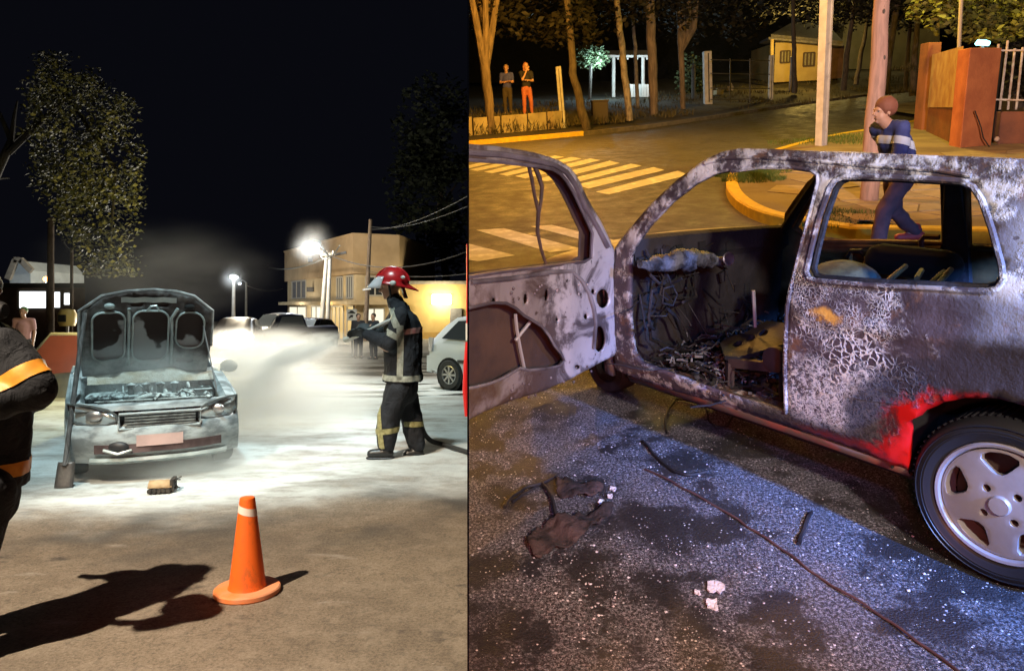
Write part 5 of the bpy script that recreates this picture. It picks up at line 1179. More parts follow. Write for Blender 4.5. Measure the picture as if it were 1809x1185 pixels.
def tree_b(label, pts, r, crown=None, bk=None, extra=(), cat='tree', name='tree', group=None):
    pts = [V(p) for p in pts]; t = thing(name, label, cat, pts[0], 0, group, 'B')
    n = len(pts); m = MB(); pp = []
    for i in range(n - 1): pp += [pts[i].lerp(pts[i + 1], k / 4) for k in range(4)]
    pp.append(pts[-1]); pp = [p + V((noise.noise(p * 2.1), noise.noise(p * 2.1 + V((5, 0, 0))), 0)) * r[0] * .35 for p in pp]
    m.tube(pp, [(r[0] + (r[1] - r[0]) * k / (len(pp) - 1)) * (1 + .12 * noise.noise(pp[k] * 3)) for k in range(len(pp))], 10)
    for e in extra: m.tube([V(q) for q in e[0]], e[1], 8)
    m.build('trunk', bk or bark_b, t)
    if crown:
        (cx_, cy_, d, rx, ry, rd, n_, sz, lm) = crown; leaf_mesh('crown', lm, clump_pts(n_, cloud(cx_, cy_, d, rx, ry, rd), .7, -.1), sz, t)
    return t
bark_b = mat('brown_bark', (.20, .145, .10), (.11, .08, .055), 5, .95, bscale=14, bstr=.8, bdist=.03, stretch=(3, 3, .5))  # brown bark with darker streaks
bark_p = mat('pale_bark', (.30, .25, .19), (.14, .11, .085), 6, .95, bscale=14, bstr=.6, bdist=.02, stretch=(2, 2, .8))
h = hit(868, 236); w = h.y / F
ex = [([pB(857, 125, h.y), pB(a_, 60, h.y + dy), pB(b_, -30, h.y + dy * 2)], [7 * w, 6 * w, 4.5 * w]) for a_, b_, dy in ((845, 828, -.3), (852, 842, .3), (858, 856, -.2), (863, 868, .2), (868, 882, 0))]
tree_b('thick many stemmed tree fanning upward beside the low stained wall', [h, pB(863, 180, h.y), pB(857, 118, h.y), pB(848, 60, h.y)], (7.5 * w, 9 * w), (880, 10, h.y + 2, 130, 60, 2.5, 1500, .22, leaf_k), None, ex)
h = hit(1036, 229); w = h.y / F
tree_b('dark leaning trunk beside the square bin and the low wall', [h, pB(1024, 180, h.y), pB(1013, 130, h.y), pB(1008, 60, h.y), pB(1000, -20, h.y)], (8 * w, 5 * w), (1000, 20, h.y + 1, 120, 70, 2, 1200, .22, leaf_k), bark)
h = hit(1113, 214); w = h.y / F
tree_b('pale slim trunk in front of the white garden canopy', [h, pB(1105, 150, h.y), pB(1099, 90, h.y), pB(1093, 40, h.y), pB(1087, -30, h.y)], (6 * w, 5 * w), (1090, -10, h.y + 1, 120, 60, 2, 1100, .22, leaf_k), bark_p)
h = hit(1127, 191); w = h.y / F
tree_b('thin bark trunk just right of the pale slim one', [h, pB(1124, 140, h.y), pB(1122, 83, h.y), pB(1117, 20, h.y), pB(1112, -30, h.y)], (3.5 * w, 2.5 * w), None, bark_p)
h = hit(1156, 203); w = h.y / F
tree_b('straight brown trunk right of the white board fence', [h, pB(1154, 140, h.y), pB(1150, 69, h.y), pB(1146, -30, h.y)], (7.5 * w, 8 * w), (1160, 0, h.y + 1, 130, 60, 2, 1100, .22, leaf_k), bark_b)
h = hit(1207, 193); w = h.y / F
ex = [([pB(1203, 90, h.y), pB(a_, 50, h.y), pB(b_, -30, h.y)], [5 * w, 5 * w, 4 * w]) for a_, b_ in ((1206, 1205), (1216, 1218), (1226, 1232))]
tree_b('black forked trunk left of the grooved concrete fence post', [h, pB(1205, 140, h.y), pB(1203, 90, h.y), pB(1200, 20, h.y)], (4.5 * w, 5 * w), (1240, 20, h.y + 2, 140, 70, 2.5, 1300, .25, leaf_k), bark_b, ex)
for lab, x0, y0, x1, r, d in (('dark trunk before the yellow house, left of its windows', 1404, 165, 1400, 4.5, 38), ('dark bent trunk right of the concrete lamp post', 1490, 160, 1512, 5, 36), ('slim dark trunk close to the left side of the wooden pole', 1512, 150, 1545, 4, 40), ('dark trunk behind the right side of the wooden pole', 1562, 165, 1590, 7, 30), ('slim trunk left of the brown gate pillar', 1600, 160, 1612, 4, 34), ('thick dark trunk touching the brown gate pillar', 1612, 170, 1625, 6, 30)):
    b = pB(x0, y0, d); w = d / F
    tree_b(lab, [b, pB(x0 + (x1 - x0) * .3, y0 * .6, d), pB(x0 + (x1 - x0) * .6, y0 * .3, d), pB(x1, -30, d)], (r * w, r * .6 * w), (x1, 5, d + 1, 110, 55, 2, 900, .24, leaf_k), bark)
b = pB(1800, 190, 20)
tree_b('leafy tree lit yellow above the gate wall and railings', [b, pB(1790, 100, 20), pB(1770, 20, 20), pB(1740, -40, 20)], (.16, .10), None, bark)
lt = [o for o in S.objects if o.get('label', '').startswith('leafy tree lit yellow')][0]
leaf_l = leafmat('painted_lit_leaf', (.06, .07, .015), (.16, .15, .04))  # lit leaf copy, yellow lamp light put into its colour
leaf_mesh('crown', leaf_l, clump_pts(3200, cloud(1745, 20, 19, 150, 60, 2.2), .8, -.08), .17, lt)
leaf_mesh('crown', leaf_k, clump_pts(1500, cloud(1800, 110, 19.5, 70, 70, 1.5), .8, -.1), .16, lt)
t = thing('shrub', 'shrub glowing cold blue white left of the garden canopy', 'shrub', hit(1042, 180), 0, None, 'B')
m = MB(); m.tube([hit(1042, 180), pB(1044, 110, 38)], .08, 6); m.build('stem', bark, t)
leaf_mesh('crown', leaf_b, clump_pts(900, cloud(1043, 101, 38.2, 36, 24, .8), .9, -.2), .2, t)
t = thing('shrub', 'green climbing shrub left of the grooved concrete fence post', 'shrub', hit(1225, 176), 0, None, 'B')
m = MB(); m.tube([hit(1225, 178), pB(1225, 110, 40)], .1, 6); m.build('stem', bark, t)
leaf_mesh('crown', leaf_b, clump_pts(900, cloud(1222, 140, 40, 34, 50, .9), .9, -.15), .22, t)
# posts and wire fence
def post(label, x0, y0, x1, y1, wpx, mm=None):
    b = hit(x0, y0); tpt = pB(x1, y1, b.y); w = wpx * b.y / F; t = thing('fence_post', label, 'post', b, 0, 'concrete fence posts along the bank', 'B')
    m = MB(); m.beam(b - V((0, 0, .2)), tpt, w, w); m.build('shaft', mm or concp, t, smooth=False, bevel=w * .1)
    m = MB(); m.beam(b.lerp(tpt, .04) + V((0, -w * .52, 0)), b.lerp(tpt, .96) + V((0, -w * .52, 0)), w * .25, w * .1); m.build('groove', bark, t, smooth=False); return t
post('pale leaning fence post at the end of the low stained wall', 995, 224, 986, 118, 9)
post('grooved concrete fence post standing alone by the far kerb', 1251, 184, 1249, 91, 13)
post('thin concrete fence post left of the yellow house', 1361, 178, 1363, 98, 7)
post('thin concrete fence post in front of the yellow house window', 1397, 161, 1401, 100, 6)
t = thing('wire_fence', 'dark wire fence between the grooved post and the thin post', 'fence', hit(1255, 182), 0, None, 'B')
for y0, y1 in ((106, 108), (130, 132), (156, 157), (176, 176)):
    m = MB(); m.tube([pB(1255, y0, 33), pB(1360, y1, 33)], .02, 5); m.build('wire', wire_m, t)
for px_ in (1290, 1325):
    m = MB(); m.tube([pB(px_, 182, 33), pB(px_, 104, 33)], .03, 6); m.build('stake', wire_m, t)
t = thing('bin', 'square dark bin beside the dark leaning trunk', 'bin', hit(1061, 217), 0, None, 'B'); c = hit(1061, 217)
m = MB(); m.box(c + V((0, .2, .35)), (.55, .5, .75)); m.build('body', mat('brown_metal_bin', (.05, .035, .02), rough=.7), t, smooth=False, bevel=.03)
m = MB(); m.box(c + V((0, .2, .74)), (.6, .55, .05)); m.build('rim', bpy.data.materials['brown_metal_bin'], t, smooth=False)
for k, (px_, py_) in enumerate(((1269, 168), (1290, 161))):
    c = hit(px_, py_); m = MB(); m.box(c + V((0, 0, .12)), (.40, .3, .22), Matrix.Rotation(.3 + k, 3, 'Z')); m.box(c + V((.05, -.02, .25)), (.3, .25, .03), Matrix.Rotation(.3 + k, 3, 'Y'))
    tag(m.build('carton', mat('pale_card', (.42, .34, .2), rough=.8) if k == 0 else bpy.data.materials['pale_card'], None, 'B', smooth=False), ('crumpled pale carton on the bank right of the grooved post, the nearer one' if k == 0 else 'crumpled pale carton farther up the bank right of the grooved post'), 'carton')
def tufts(poly_px, n, h, mt):
    m = MB(); k = 0
    while k < n:
        px = random.uniform(828, 1640); f = random.random(); lo = 245 - (px - 828) * .098; py = lo - 4 - f * 46
        p = hit(px, py); k += 1
        if p.y > 46 or noise.noise(p * .55) < -.05: continue
        for _ in range(6):
            w = V((random.uniform(-1, 1), random.uniform(-.3, .3), 0)).normalized() * .02; q = p + V((random.uniform(-.25, .25), random.uniform(-.25, .25), -.03)); m.add([q - w, q + w, q + V((random.uniform(-.12, .12), random.uniform(-.1, .1), h * random.uniform(.4, 1.3)))], [(0, 1, 2)])
    o = m.build('undergrowth', mt, None, 'B', smooth=False); o['kind'] = 'stuff'
tufts(None, 1500, .22, leafmat('dry_grass_blade', (.03, .025, .008), (.085, .065, .02)))
# far hill closing the street
m = MB(); rg = []
for k, (d_, y_) in enumerate(((60, 160), (62, 80), (66, 20), (72, -60))): rg.append([pB(px_, y_ + 14 * math.sin(px_ * .013 + k), d_ + 2 * math.sin(px_ * .02)) for px_ in range(700, 2100, 60)])
m.loft(rg, close=False); tag(m.build('hill', mat('dark_wooded_hill', (.008, .008, .006), (.014, .012, .008), .6, .95, bscale=2, bstr=.8, bdist=.4), None, 'B'), kind='structure')
# people of street B
base = hit(898, 203)
person('person', 'person in a blue shirt with folded arms above the low wall', base, rad(-8), 'B', 1.62, mat('blue_cotton', (.06, .07, .28), rough=.8), mat('dark_olive_trousers', (.07, .055, .035), rough=.9), trim_m, .4, dict(wrl=(-.02, -.10, .66), wrr=(.03, -.11, .67), ell=(.13, -.02, .655), elr=(-.13, -.02, .655)), vox=.022, hairm=mat('pale_cap', (.35, .22, .14), rough=.8))
base = hit(932, 205)
person('person', 'long haired person in a black top and red trousers above the low wall', base, rad(15), 'B', 1.68, mat('black_cotton', (.015, .012, .012), rough=.8), mat('orange_red_trousers', (.42, .12, .06), rough=.8), trim_m, .4, dict(wrl=(.0, -.11, .67), wrr=(-.02, -.12, .845), ell=(.13, -.02, .655), elr=(-.10, -.10, .68), knl=(.075, -.03, .275), anl=(.09, .0, .045)), vox=.022, hair='long', hairm=mat('red_brown_hair', (.35, .13, .06), rough=.7))
rp = gB(1577, 452, .13)
bl_j = mat('blue_jacket_cloth', (.03, .04, .15), (.055, .075, .23), 8, .85, bscale=22, bstr=.5, bdist=.015)
person('person', 'person in a blue jacket with a white stripe striding past behind the burnt car', rp, rad(-78), 'B', 1.40, bl_j, mat('maroon_grey_trousers', (.16, .07, .06), (.10, .05, .045), 8, .9, bscale=25, bstr=.4), mat('red_shoe', (.45, .05, .03), rough=.6), 1,
       dict(head=(0, -.15, .895), neck=(0, -.10, .83), chest=(0, -.06, .72), waist=(0, -.02, .59), shl=(.108, -.09, .795), shr=(-.108, -.09, .795), wrl=(.12, -.28, .60), wrr=(-.12, .12, .56), ell=(.15, -.14, .62), elr=(-.15, .02, .66), knl=(.05, -.13, .29), anl=(.055, -.16, .05), knr=(-.05, .02, .28), anr=(-.055, .20, .12)),
       vox=.013, fold=.016, hairm=mat('reddish_hair', (.16, .055, .03), rough=.8), shirt_bands=(((0, -.05, .705), (0, .3, 1), .065, mat('white_stripe_cloth', (.6, .65, .72), rough=.6), None),))
# ------------------------------------------------------------------ STREET B : the burnt hatchback (local x forward, y to its left = towards the camera, z up)
g = NG('burnt_body_paint'); x, y, z = g.xyz()
nA = g.noise(3.2, 6, .65); nB = g.noise(9, 6, .65); nC = g.noise(1.7, 4, .6, co=g.map((1, 1, 1), (4, 2, 1)))
wc = g.n('ShaderNodeVectorMath', {0: g.co, 1: g.n('ShaderNodeTexNoise', {'Vector': g.co, 'Scale': 14, 'Detail': 3}).outputs['Color']}, operation='MULTIPLY_ADD')
wco = g.n('ShaderNodeVectorMath', {0: g.co, 1: g.n('ShaderNodeVectorMath', {0: g.n('ShaderNodeTexNoise', {'Vector': g.co, 'Scale': 13, 'Detail': 5}).outputs['Color'], 3: .085}, operation='SCALE').outputs[0]}, operation='ADD').outputs[0]
g.t.nodes.remove(wc.node if hasattr(wc, 'node') else wc)
d1 = g.voro(38, 'DISTANCE_TO_EDGE', co=wco); d2 = g.voro(85, 'DISTANCE_TO_EDGE', co=wco); d3 = g.voro(12, 'DISTANCE_TO_EDGE', co=wco)
szn = g.noise(4.5, 4, .6, co=g.map((1, 1, 1), (7, 0, 3)))
crk = g.math('MAXIMUM', g.math('MULTIPLY', g.step(g.math('ADD', d1, g.math('MULTIPLY', g.math('SUBTRACT', nB, .5), .30)), .03, .13, 1, 0), g.step(szn, .40, .52)), g.math('MULTIPLY', g.step(g.math('ADD', d2, g.math('MULTIPLY', g.math('SUBTRACT', nB, .5), .35)), .03, .14, 1, 0), g.step(szn, .56, .46)))
big = g.noise(2.4, 3, .5, co=g.map((1, 1, 1), (2, 9, 4)), dist=.6)
fine_ = g.step(g.noise(55, 6, .85), .47, .56)
powdr = g.math('MULTIPLY', fine_, g.step(g.math('ADD', g.noise(3.6, 5, .65, co=g.map((1, 1, 1), (1, 3, 8))), g.math('MULTIPLY', g.math('SUBTRACT', .62, z), .35)), .46, .58))
crk = g.math('MULTIPLY', crk, g.step(g.math('ADD', big, g.math('MULTIPLY', g.math('SUBTRACT', nB, .5), .45)), .41, .52))
crk = g.math('MAXIMUM', crk, powdr)
crk = g.math('MAXIMUM', crk, g.math('MULTIPLY', g.step(nB, .56, .66), g.step(nA, .50, .62)))
crk = g.math('MULTIPLY', crk, g.step(g.noise(40, 5, .7), .30, .46, .35, 1.0))
dxw = g.math('MULTIPLY', x, 1.0); dzw = g.math('SUBTRACT', z, .29)
dist = g.math('SQRT', g.math('ADD', g.math('MULTIPLY', dxw, dxw), g.math('MULTIPLY', dzw, dzw)))
dn = g.math('ADD', dist, g.math('ADD', g.math('MULTIPLY', g.math('SUBTRACT', nA, .5), .26), g.math('MULTIPLY', g.math('SUBTRACT', nB, .5), .14)))
side_ = g.step(y, -.30, -.20)
door = g.math('MULTIPLY', g.math('MULTIPLY', g.step(g.math('ADD', x, g.math('MULTIPLY', g.math('SUBTRACT', nA, .5), .3)), .18, .34), g.step(z, .30, .36)), g.math('MULTIPLY', g.step(z, .93, .99, 1, 0), g.step(x, .92, 1.0, 1, 0)))
rail = g.step(g.math('ADD', z, g.math('MULTIPLY', g.math('SUBTRACT', nA, .5), .10)), 1.22, 1.30)
ashm = g.math('MULTIPLY', door, crk)
ashm = g.math('MAXIMUM', ashm, g.math('MULTIPLY', rail, g.step(g.math('ADD', g.math('MULTIPLY', nB, .6), g.math('MULTIPLY', nA, .4)), .46, .56)))
pill = g.math('MULTIPLY', g.step(z, .93, 1.0), g.step(nB, .46, .60)); ashm = g.math('MAXIMUM', ashm, g.math('MULTIPLY', pill, .75))
low = g.math('MULTIPLY', g.step(x, .75, .95), g.step(g.noise(11, 6, .72), .50, .62)); ashm = g.math('MAXIMUM', ashm, g.math('MULTIPLY', low, .6))
quart = g.math('MULTIPLY', g.step(g.math('ADD', x, g.math('MULTIPLY', g.math('SUBTRACT', nA, .5), .35)), .22, -.02), g.step(g.math('ADD', g.math('MULTIPLY', nC, .6), g.math('MULTIPLY', nB, .4)), .40, .60))
spot = g.math('MULTIPLY', g.step(g.voro(30, 'F1', co=wco), .16, .26), g.math('MULTIPLY', g.step(x, .14, -.05), g.step(g.math('ADD', z, g.math('MULTIPLY', g.math('SUBTRACT', nA, .5), .3)), 1.05, 1.15)))
sootb = g.step(g.noise(5, 5), .35, .65)
base = g.mix(sootb, (.040, .026, .027), (.080, .056, .056))
base = g.mix(g.math('MULTIPLY', quart, .55), base, (.36, .37, .40)); base = g.mix(spot, base, (.50, .50, .52))
rustp = g.math('MULTIPLY', g.step(g.noise(7, 6, .75, co=g.map((1, 1, 1), (2, 6, 1))), .52, .66), .85)
base = g.mix(rustp, base, (.16, .075, .035)); base = g.mix(ashm, base, (.68, .62, .53))
hx = g.math('SUBTRACT', x, .62); hz = g.math('SUBTRACT', z, .80)
hsp = g.math('SQRT', g.math('ADD', g.math('MULTIPLY', hx, hx), g.math('MULTIPLY', g.math('MULTIPLY', hz, hz), 4)))
hot = g.step(g.math('ADD', hsp, g.math('MULTIPLY', g.math('SUBTRACT', nB, .5), .20)), .015, .070, 1, 0); hot = g.math('MULTIPLY', hot, g.step(z, .9, .93, 1, 0))
base = g.mix(hot, base, g.mix(g.step(nB, .46, .58), (.62, .30, .04), (.13, .05, .02)))
redz = g.math('MAXIMUM', g.math('MULTIPLY', g.step(g.math('ADD', dn, g.math('MULTIPLY', g.math('SUBTRACT', g.noise(38, 6, .75), .5), .16)), .375, .435, 1, 0), g.step(g.math('ADD', z, g.math('MULTIPLY', g.math('SUBTRACT', nA, .5), .16)), .62, .66, 1, 0)), g.math('MULTIPLY', g.step(g.math('ADD', z, g.math('MULTIPLY', g.math('SUBTRACT', nA, .5), .10)), .325, .355, 1, 0), g.step(x, .62, .80, 1, 0)))
redz = g.math('MAXIMUM', redz, g.math('MULTIPLY', g.step(g.math('ADD', z, g.math('MULTIPLY', g.math('SUBTRACT', nA, .5), .2)), .60, .66, 1, 0), g.step(x, -.22, -.30)))
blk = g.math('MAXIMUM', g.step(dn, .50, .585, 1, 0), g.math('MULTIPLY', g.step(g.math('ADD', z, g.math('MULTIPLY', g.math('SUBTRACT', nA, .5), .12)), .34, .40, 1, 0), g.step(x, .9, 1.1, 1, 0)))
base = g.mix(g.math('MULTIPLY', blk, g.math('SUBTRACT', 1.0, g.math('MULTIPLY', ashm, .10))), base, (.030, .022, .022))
base = g.mix(redz, base, g.mix(g.step(g.math('ADD', g.noise(6, 6, .7), g.math('MULTIPLY', g.math('SUBTRACT', dist, .36), 1.2)), .50, .68), (.55, .010, .008), (.11, .014, .012)))
rgh = g.n('ShaderNodeMix', {0: redz, 2: .62, 3: .28}).outputs[0]
hh = g.math('ADD', g.math('ADD', g.math('MULTIPLY', ashm, .8), g.math('MULTIPLY', nB, .8)), g.math('MULTIPLY', g.noise(45, 4, .7), .5))
flat = g.n('ShaderNodeMix', {0: redz, 2: 1.0, 3: 0.0}).outputs[0]
burnt = g.set(base, rgh, .0, g.math('MULTIPLY', hh, flat), .75, .010)
burnt_d = mat('bare_burnt_steel', (.30, .28, .28), (.09, .075, .075), 3.2, .5, .35, bscale=26, bstr=.35, bdist=.006, lo=.38, hi=.60)
char_m = mat('charred_metal', (.009, .0085, .009), (.032, .030, .033), 5, .6, .2, bscale=35, bstr=.7, bdist=.012)
char_o = mat('scorched_inner_panel', (.26, .16, .06), (.07, .04, .02), 4, .5, .2, bscale=22, bstr=.5, bdist=.01)
ash_bl = mat('ashy_scrap', (.22, .24, .27), (.035, .035, .04), 9, .6, bscale=40, bstr=.6, bdist=.01)

CO = V((1.534, 2.1073, 0)); CRZ = math.atan2(.8068, -.5908)
bc = thing('burnt_car', 'burnt out hatchback with bare ashen body, its near front door hanging open', 'car', CO, CRZ, None, 'B')
LB = LOC[bc]; LBi = LB.inverted(); CE = LBi @ V((0, 0, HB))
def ray(px, py): return (LBi.to_3x3() @ rB(px, py))
def sd_(z): return .10 * max(0, .35 - z) + (.012 * ((z - .7) / .25) ** 2 if z < .93 else .010 + .27 * (z - .93))
def near(px, py):
    r = ray(px, py); yv = 0.0
    for _ in range(8):
        t = (yv - CE.y) / r.y; p = CE + r * t; yv = -sd_(p.z)
    return (p.x, p.z)
def onplane(px, py, q, n): r = ray(px, py); t = (V(q) - CE).dot(V(n)) / r.dot(V(n)); return CE + r * t
def far(px, py):
    r = ray(px, py); yv = -1.42
    for _ in range(8):
        t = (yv - CE.y) / r.y; p = CE + r * t; yv = -1.42 + sd_(p.z)
    return (p.x, p.z)
def Z_(pts, fn): return [fn(*p) for p in pts]
top_px = [(1087, 462), (1090, 436), (1112, 408), (1150, 364), (1198, 319), (1244, 285), (1275, 270), (1310, 263), (1380, 265), (1450, 269), (1530, 272), (1620, 275), (1720, 278), (1800, 283)]
arch_px = [(1607, 806), (1608, 768), (1626, 736), (1658, 712), (1692, 704)]
ar = Z_(arch_px, near)
r_a = .352; cz = .30
arc = [(r_a * math.cos(a), cz + r_a * math.sin(a) * 1.0) for a in [math.pi * k / 16 for k in range(1, 17)]]
low_px = [(1605, 824), (1500, 786), (1390, 748), (1300, 716), (1200, 690), (1130, 668), (1092, 652), (1087, 640), (1085, 560)]
lowp = Z_(low_px, near)
arc = [(lowp[0][0] - .005, .29)] + [p for p in arc if p[0] < lowp[0][0] - .01]
outer = Z_(top_px, near) + [(-.42, 1.36), (-.58, 1.28), (-.72, 1.06), (-.80, .80), (-.80, .45), (-.74, .28), (-.36, .26)] + arc[::-1] + lowp
door_px = [(1294, 302), (1341, 295), (1397, 295), (1436, 301), (1447, 309), (1447, 322), (1432, 380), (1416, 440), (1404, 490), (1397, 522), (1392, 560), (1390, 620), (1389, 680), (1391, 727), (1330, 706), (1250, 682), (1180, 656), (1136, 640), (1122, 620), (1117, 580), (1116, 500), (1117, 452), (1124, 434), (1150, 398), (1190, 356), (1230, 325), (1264, 308)]
win_px = [(1491, 312), (1478, 318), (1468, 332), (1450, 382), (1436, 438), (1427, 478), (1432, 491), (1447, 496), (1528, 503), (1640, 509), (1744, 514), (1764, 509), (1775, 494), (1772, 467), (1755, 405), (1737, 353), (1722, 330), (1699, 319), (1640, 316), (1547, 312)]
dh = Z_(door_px, near); wh = Z_(win_px, near)
vs, fs = cdt_sheet(outer, [dh, wh], .024)
cl = Z_([(1440, 562), (1540, 580), (1640, 595), (1720, 605), (1809, 614)], near); 
def crease(u):
    for a_, b_ in zip(cl, cl[1:]):
        if min(a_[0], b_[0]) <= u <= max(a_[0], b_[0]): f = (u - a_[0]) / (b_[0] - a_[0]); return a_[1] + (b_[1] - a_[1]) * f
    return cl[0][1] if u > cl[0][0] else cl[-1][1]
def relief(u, z_):
    r_ = 0.0
    if z_ < .93:
        c_ = z_ - crease(u); r_ += .010 * math.exp(-(c_ / .035) ** 2) * (1 if c_ > 0 else math.exp(c_ / .02)) if u < .75 else 0
        dd = math.hypot(u, z_ - cz) - r_a
        if 0 <= dd < .09: r_ += .018 * (1 - dd / .09) ** 2
    return r_ + .003 * noise.noise(V((u * 5, z_ * 5, 1))) + .0012 * noise.noise(V((u * 22, z_ * 22, 5)))
m = MB(); m.add([LB @ V((u, -sd_(z_) + relief(u, z_), z_)) for u, z_ in vs], fs)
bs = m.build('side_panel', burnt, bc, angle=60); so = bs.modifiers.new('t', 'SOLIDIFY'); so.thickness = .022; so.offset = 0
P2 = lambda u, z_, o=0.0: LB @ V((u, -sd_(z_) + o, z_))
m = MB()
m.tube([P2(u, z_, .010) for u, z_ in wh + wh[:1]], .011, 7); m.build('window_rim', burnt, bs)
m = MB(); cx_ = sum(p[0] for p in wh) / len(wh); cz_ = sum(p[1] for p in wh) / len(wh)
m.tube([P2(cx_ + (u - cx_) * .965, cz_ + (z_ - cz_) * .955, -.022) for u, z_ in wh + wh[:1]], .012, 7); m.build('window_seal', char_m, bs)
m = MB(); m.tube([P2(u, z_, .006) for u, z_ in dh[:13]], .010, 7); m.build('door_rim', burnt, bs)
m = MB(); m.tube([P2(*near(px, py), .016) for px, py in ((1250, 288), (1285, 279), (1330, 277), (1400, 280), (1470, 286), (1560, 293), (1660, 300), (1720, 310))], .008, 7); m.build('rain_gutter', burnt, bs)
m = MB(); m.tube([P2(*near(px, py), .004) for px, py in ((1397, 655), (1460, 668), (1540, 683), (1592, 694), (1604, 702), (1594, 712), (1540, 706), (1450, 690))], .007, 7); m.tube([P2(*near(px, py), .003) for px, py in ((1420, 667), (1480, 680), (1550, 694))], .005, 6); m.build('moulding', burnt, bs)
m = MB(); m.tube([P2(*near(px, py), .012) for px, py in ((1402, 500), (1394, 540), (1391, 600), (1390, 660), (1392, 728))], .009, 8); m.build('panel_edge', burnt, bs)
hp_ = [near(px, py) for px, py in ((1437, 566), (1455, 549), (1485, 553), (1490, 566), (1460, 572))]
m = MB(); m.prism([P2(u, z_, .012) for u, z_ in hp_], LB.to_3x3() @ V((0, -.02, 0))); m.build('door_handle_recess', mat('rusty_scorch', (.30, .12, .03), (.07, .035, .02), 22, .6), bs, bevel=.004)
# sill, inner sill, roof, far side
m = MB(); m.loft([[P2(u, z_ + .0, .006), P2(u, z_ + .05, .012), P2(u, z_ + .06, -.10), P2(u, z_ - .02, -.12), P2(u, z_ - .03, -.02)] for u, z_ in ((1.70, .285), (1.3, .285), (.9, .290), (.80, .29))]); m.build('sill', burnt, bc)
m = MB(); m.loft([[P2(u, z_, .004), P2(u, z_ - .035, -.01), P2(u, z_ - .045, -.08)] for u, z_ in [near(px, py) for px, py in ((1110, 662), (1300, 722), (1450, 772), (1604, 826))]], close=False); so = m.build('sill_flange', mat('rusty_flange', (.20, .05, .03), (.10, .06, .04), 12, .7), bc).modifiers.new('t', 'SOLIDIFY'); so.thickness = .006
rt_ = sorted([p for p in Z_(top_px[6:], near)] + [(-.42, 1.36)], key=lambda p: -p[0])
def zr(u):
    for a_, b_ in zip(rt_, rt_[1:]):
        if b_[0] <= u <= a_[0]: return a_[1] + (b_[1] - a_[1]) * (a_[0] - u) / (a_[0] - b_[0] + 1e-9)
    return rt_[-1][1] if u < rt_[-1][0] else rt_[0][1]
m = MB(); us = [rt_[0][0] + (-.45 - rt_[0][0]) * k / 28 for k in range(29)]
m.loft([[LB @ V((u, -sd_(zr(u)) - (1.42 - 2 * sd_(zr(u))) * f, zr(u) - .008 + .012 * math.sin(math.pi * f) - .105 * f + .004 * noise.noise(V((u * 6, f * 8, 0))))) for f in [k / 22 for k in range(23)]] for u in us], close=False)
ro = m.build('roof', burnt, bc); so = ro.modifiers.new('t', 'SOLIDIFY'); so.thickness = .012
w1p = [(1408, 402), (1428, 366), (1446, 336), (1462, 308), (1476, 303), (1668, 312), (1672, 428), (1560, 427), (1440, 426)]
w2p = [(1712, 318), (1790, 322), (1815, 340), (1835, 437), (1726, 437), (1714, 430)]
fw1, fw2 = Z_(w1p, far), Z_(w2p, far)
fo = [(u, z_) for u, z_ in Z_(top_px, near)] + [(-.58, 1.28), (-.74, 1.0), (-.80, .75), (-.78, .3), (-.36, .28), (1.75, .28), (1.78, .86)]
rec = rr(0, 1, 0, 1, .12)
A_, B_ = far(1452, 442), far(1640, 478)
recess = [(B_[0] + (A_[0] - B_[0]) * a_, B_[1] + (A_[1] - B_[1]) * b_) for a_, b_ in rec]
fo = [(u, min(z_, 1.225)) for u, z_ in fo]
vs, fs = cdt_sheet(fo, [fw1, fw2], .05); m = MB(); m.add([LB @ V((u, -1.42 + sd_(z_), z_)) for u, z_ in vs], fs)
fsd = m.build('side_panel', char_o, bc); so = fsd.modifiers.new('t', 'SOLIDIFY'); so.thickness = .03; so.offset = 0
PF = lambda u, z_, o=0.0: LB @ V((u, -1.42 + sd_(z_) + o, z_))
m = MB(); m.tube([PF(u, z_, .02) for u, z_ in fw1 + fw1[:1]], .016, 7); m.tube([PF(u, z_, .02) for u, z_ in fw2 + fw2[:1]], .016, 7); m.build('window_rim', char_o, fsd)
m = MB(); m.tube([PF(u, z_, .022) for u, z_ in recess + recess[:1]], .010, 6); m.tube([PF(*far(px, py), .03) for px, py in ((1440, 432), (1560, 434), (1668, 436))], .012, 6); m.build('pressed_rib', char_o, fsd)
m = MB(); m.prism([PF(*far(px, py), .05) for px, py in ((1674, 300), (1704, 302), (1716, 430), (1722, 520), (1676, 520), (1672, 430))], LB.to_3x3() @ V((0, -.05, 0))); m.build('pillar', char_m, bc, bevel=.012)
m = MB(); m.tube([PF(*far(px, py), .10) for px, py in ((1664, 476), (1646, 452), (1644, 420), (1650, 413), (1676, 414))], .014, 7); m.tube([PF(*far(px, py), .08) for px, py in ((1670, 470), (1668, 440))], .012, 6); m.build('belt_bracket', mat('rust_brown', (.10, .035, .02), (.05, .02, .015), 10, .6), bc)
m = MB(); m.tube([PF(*far(px, py), .06) for px, py in ((1395, 404), (1420, 366), (1446, 328), (1462, 302))], .026, 8); m.build('windscreen_pillar', char_m, bc)
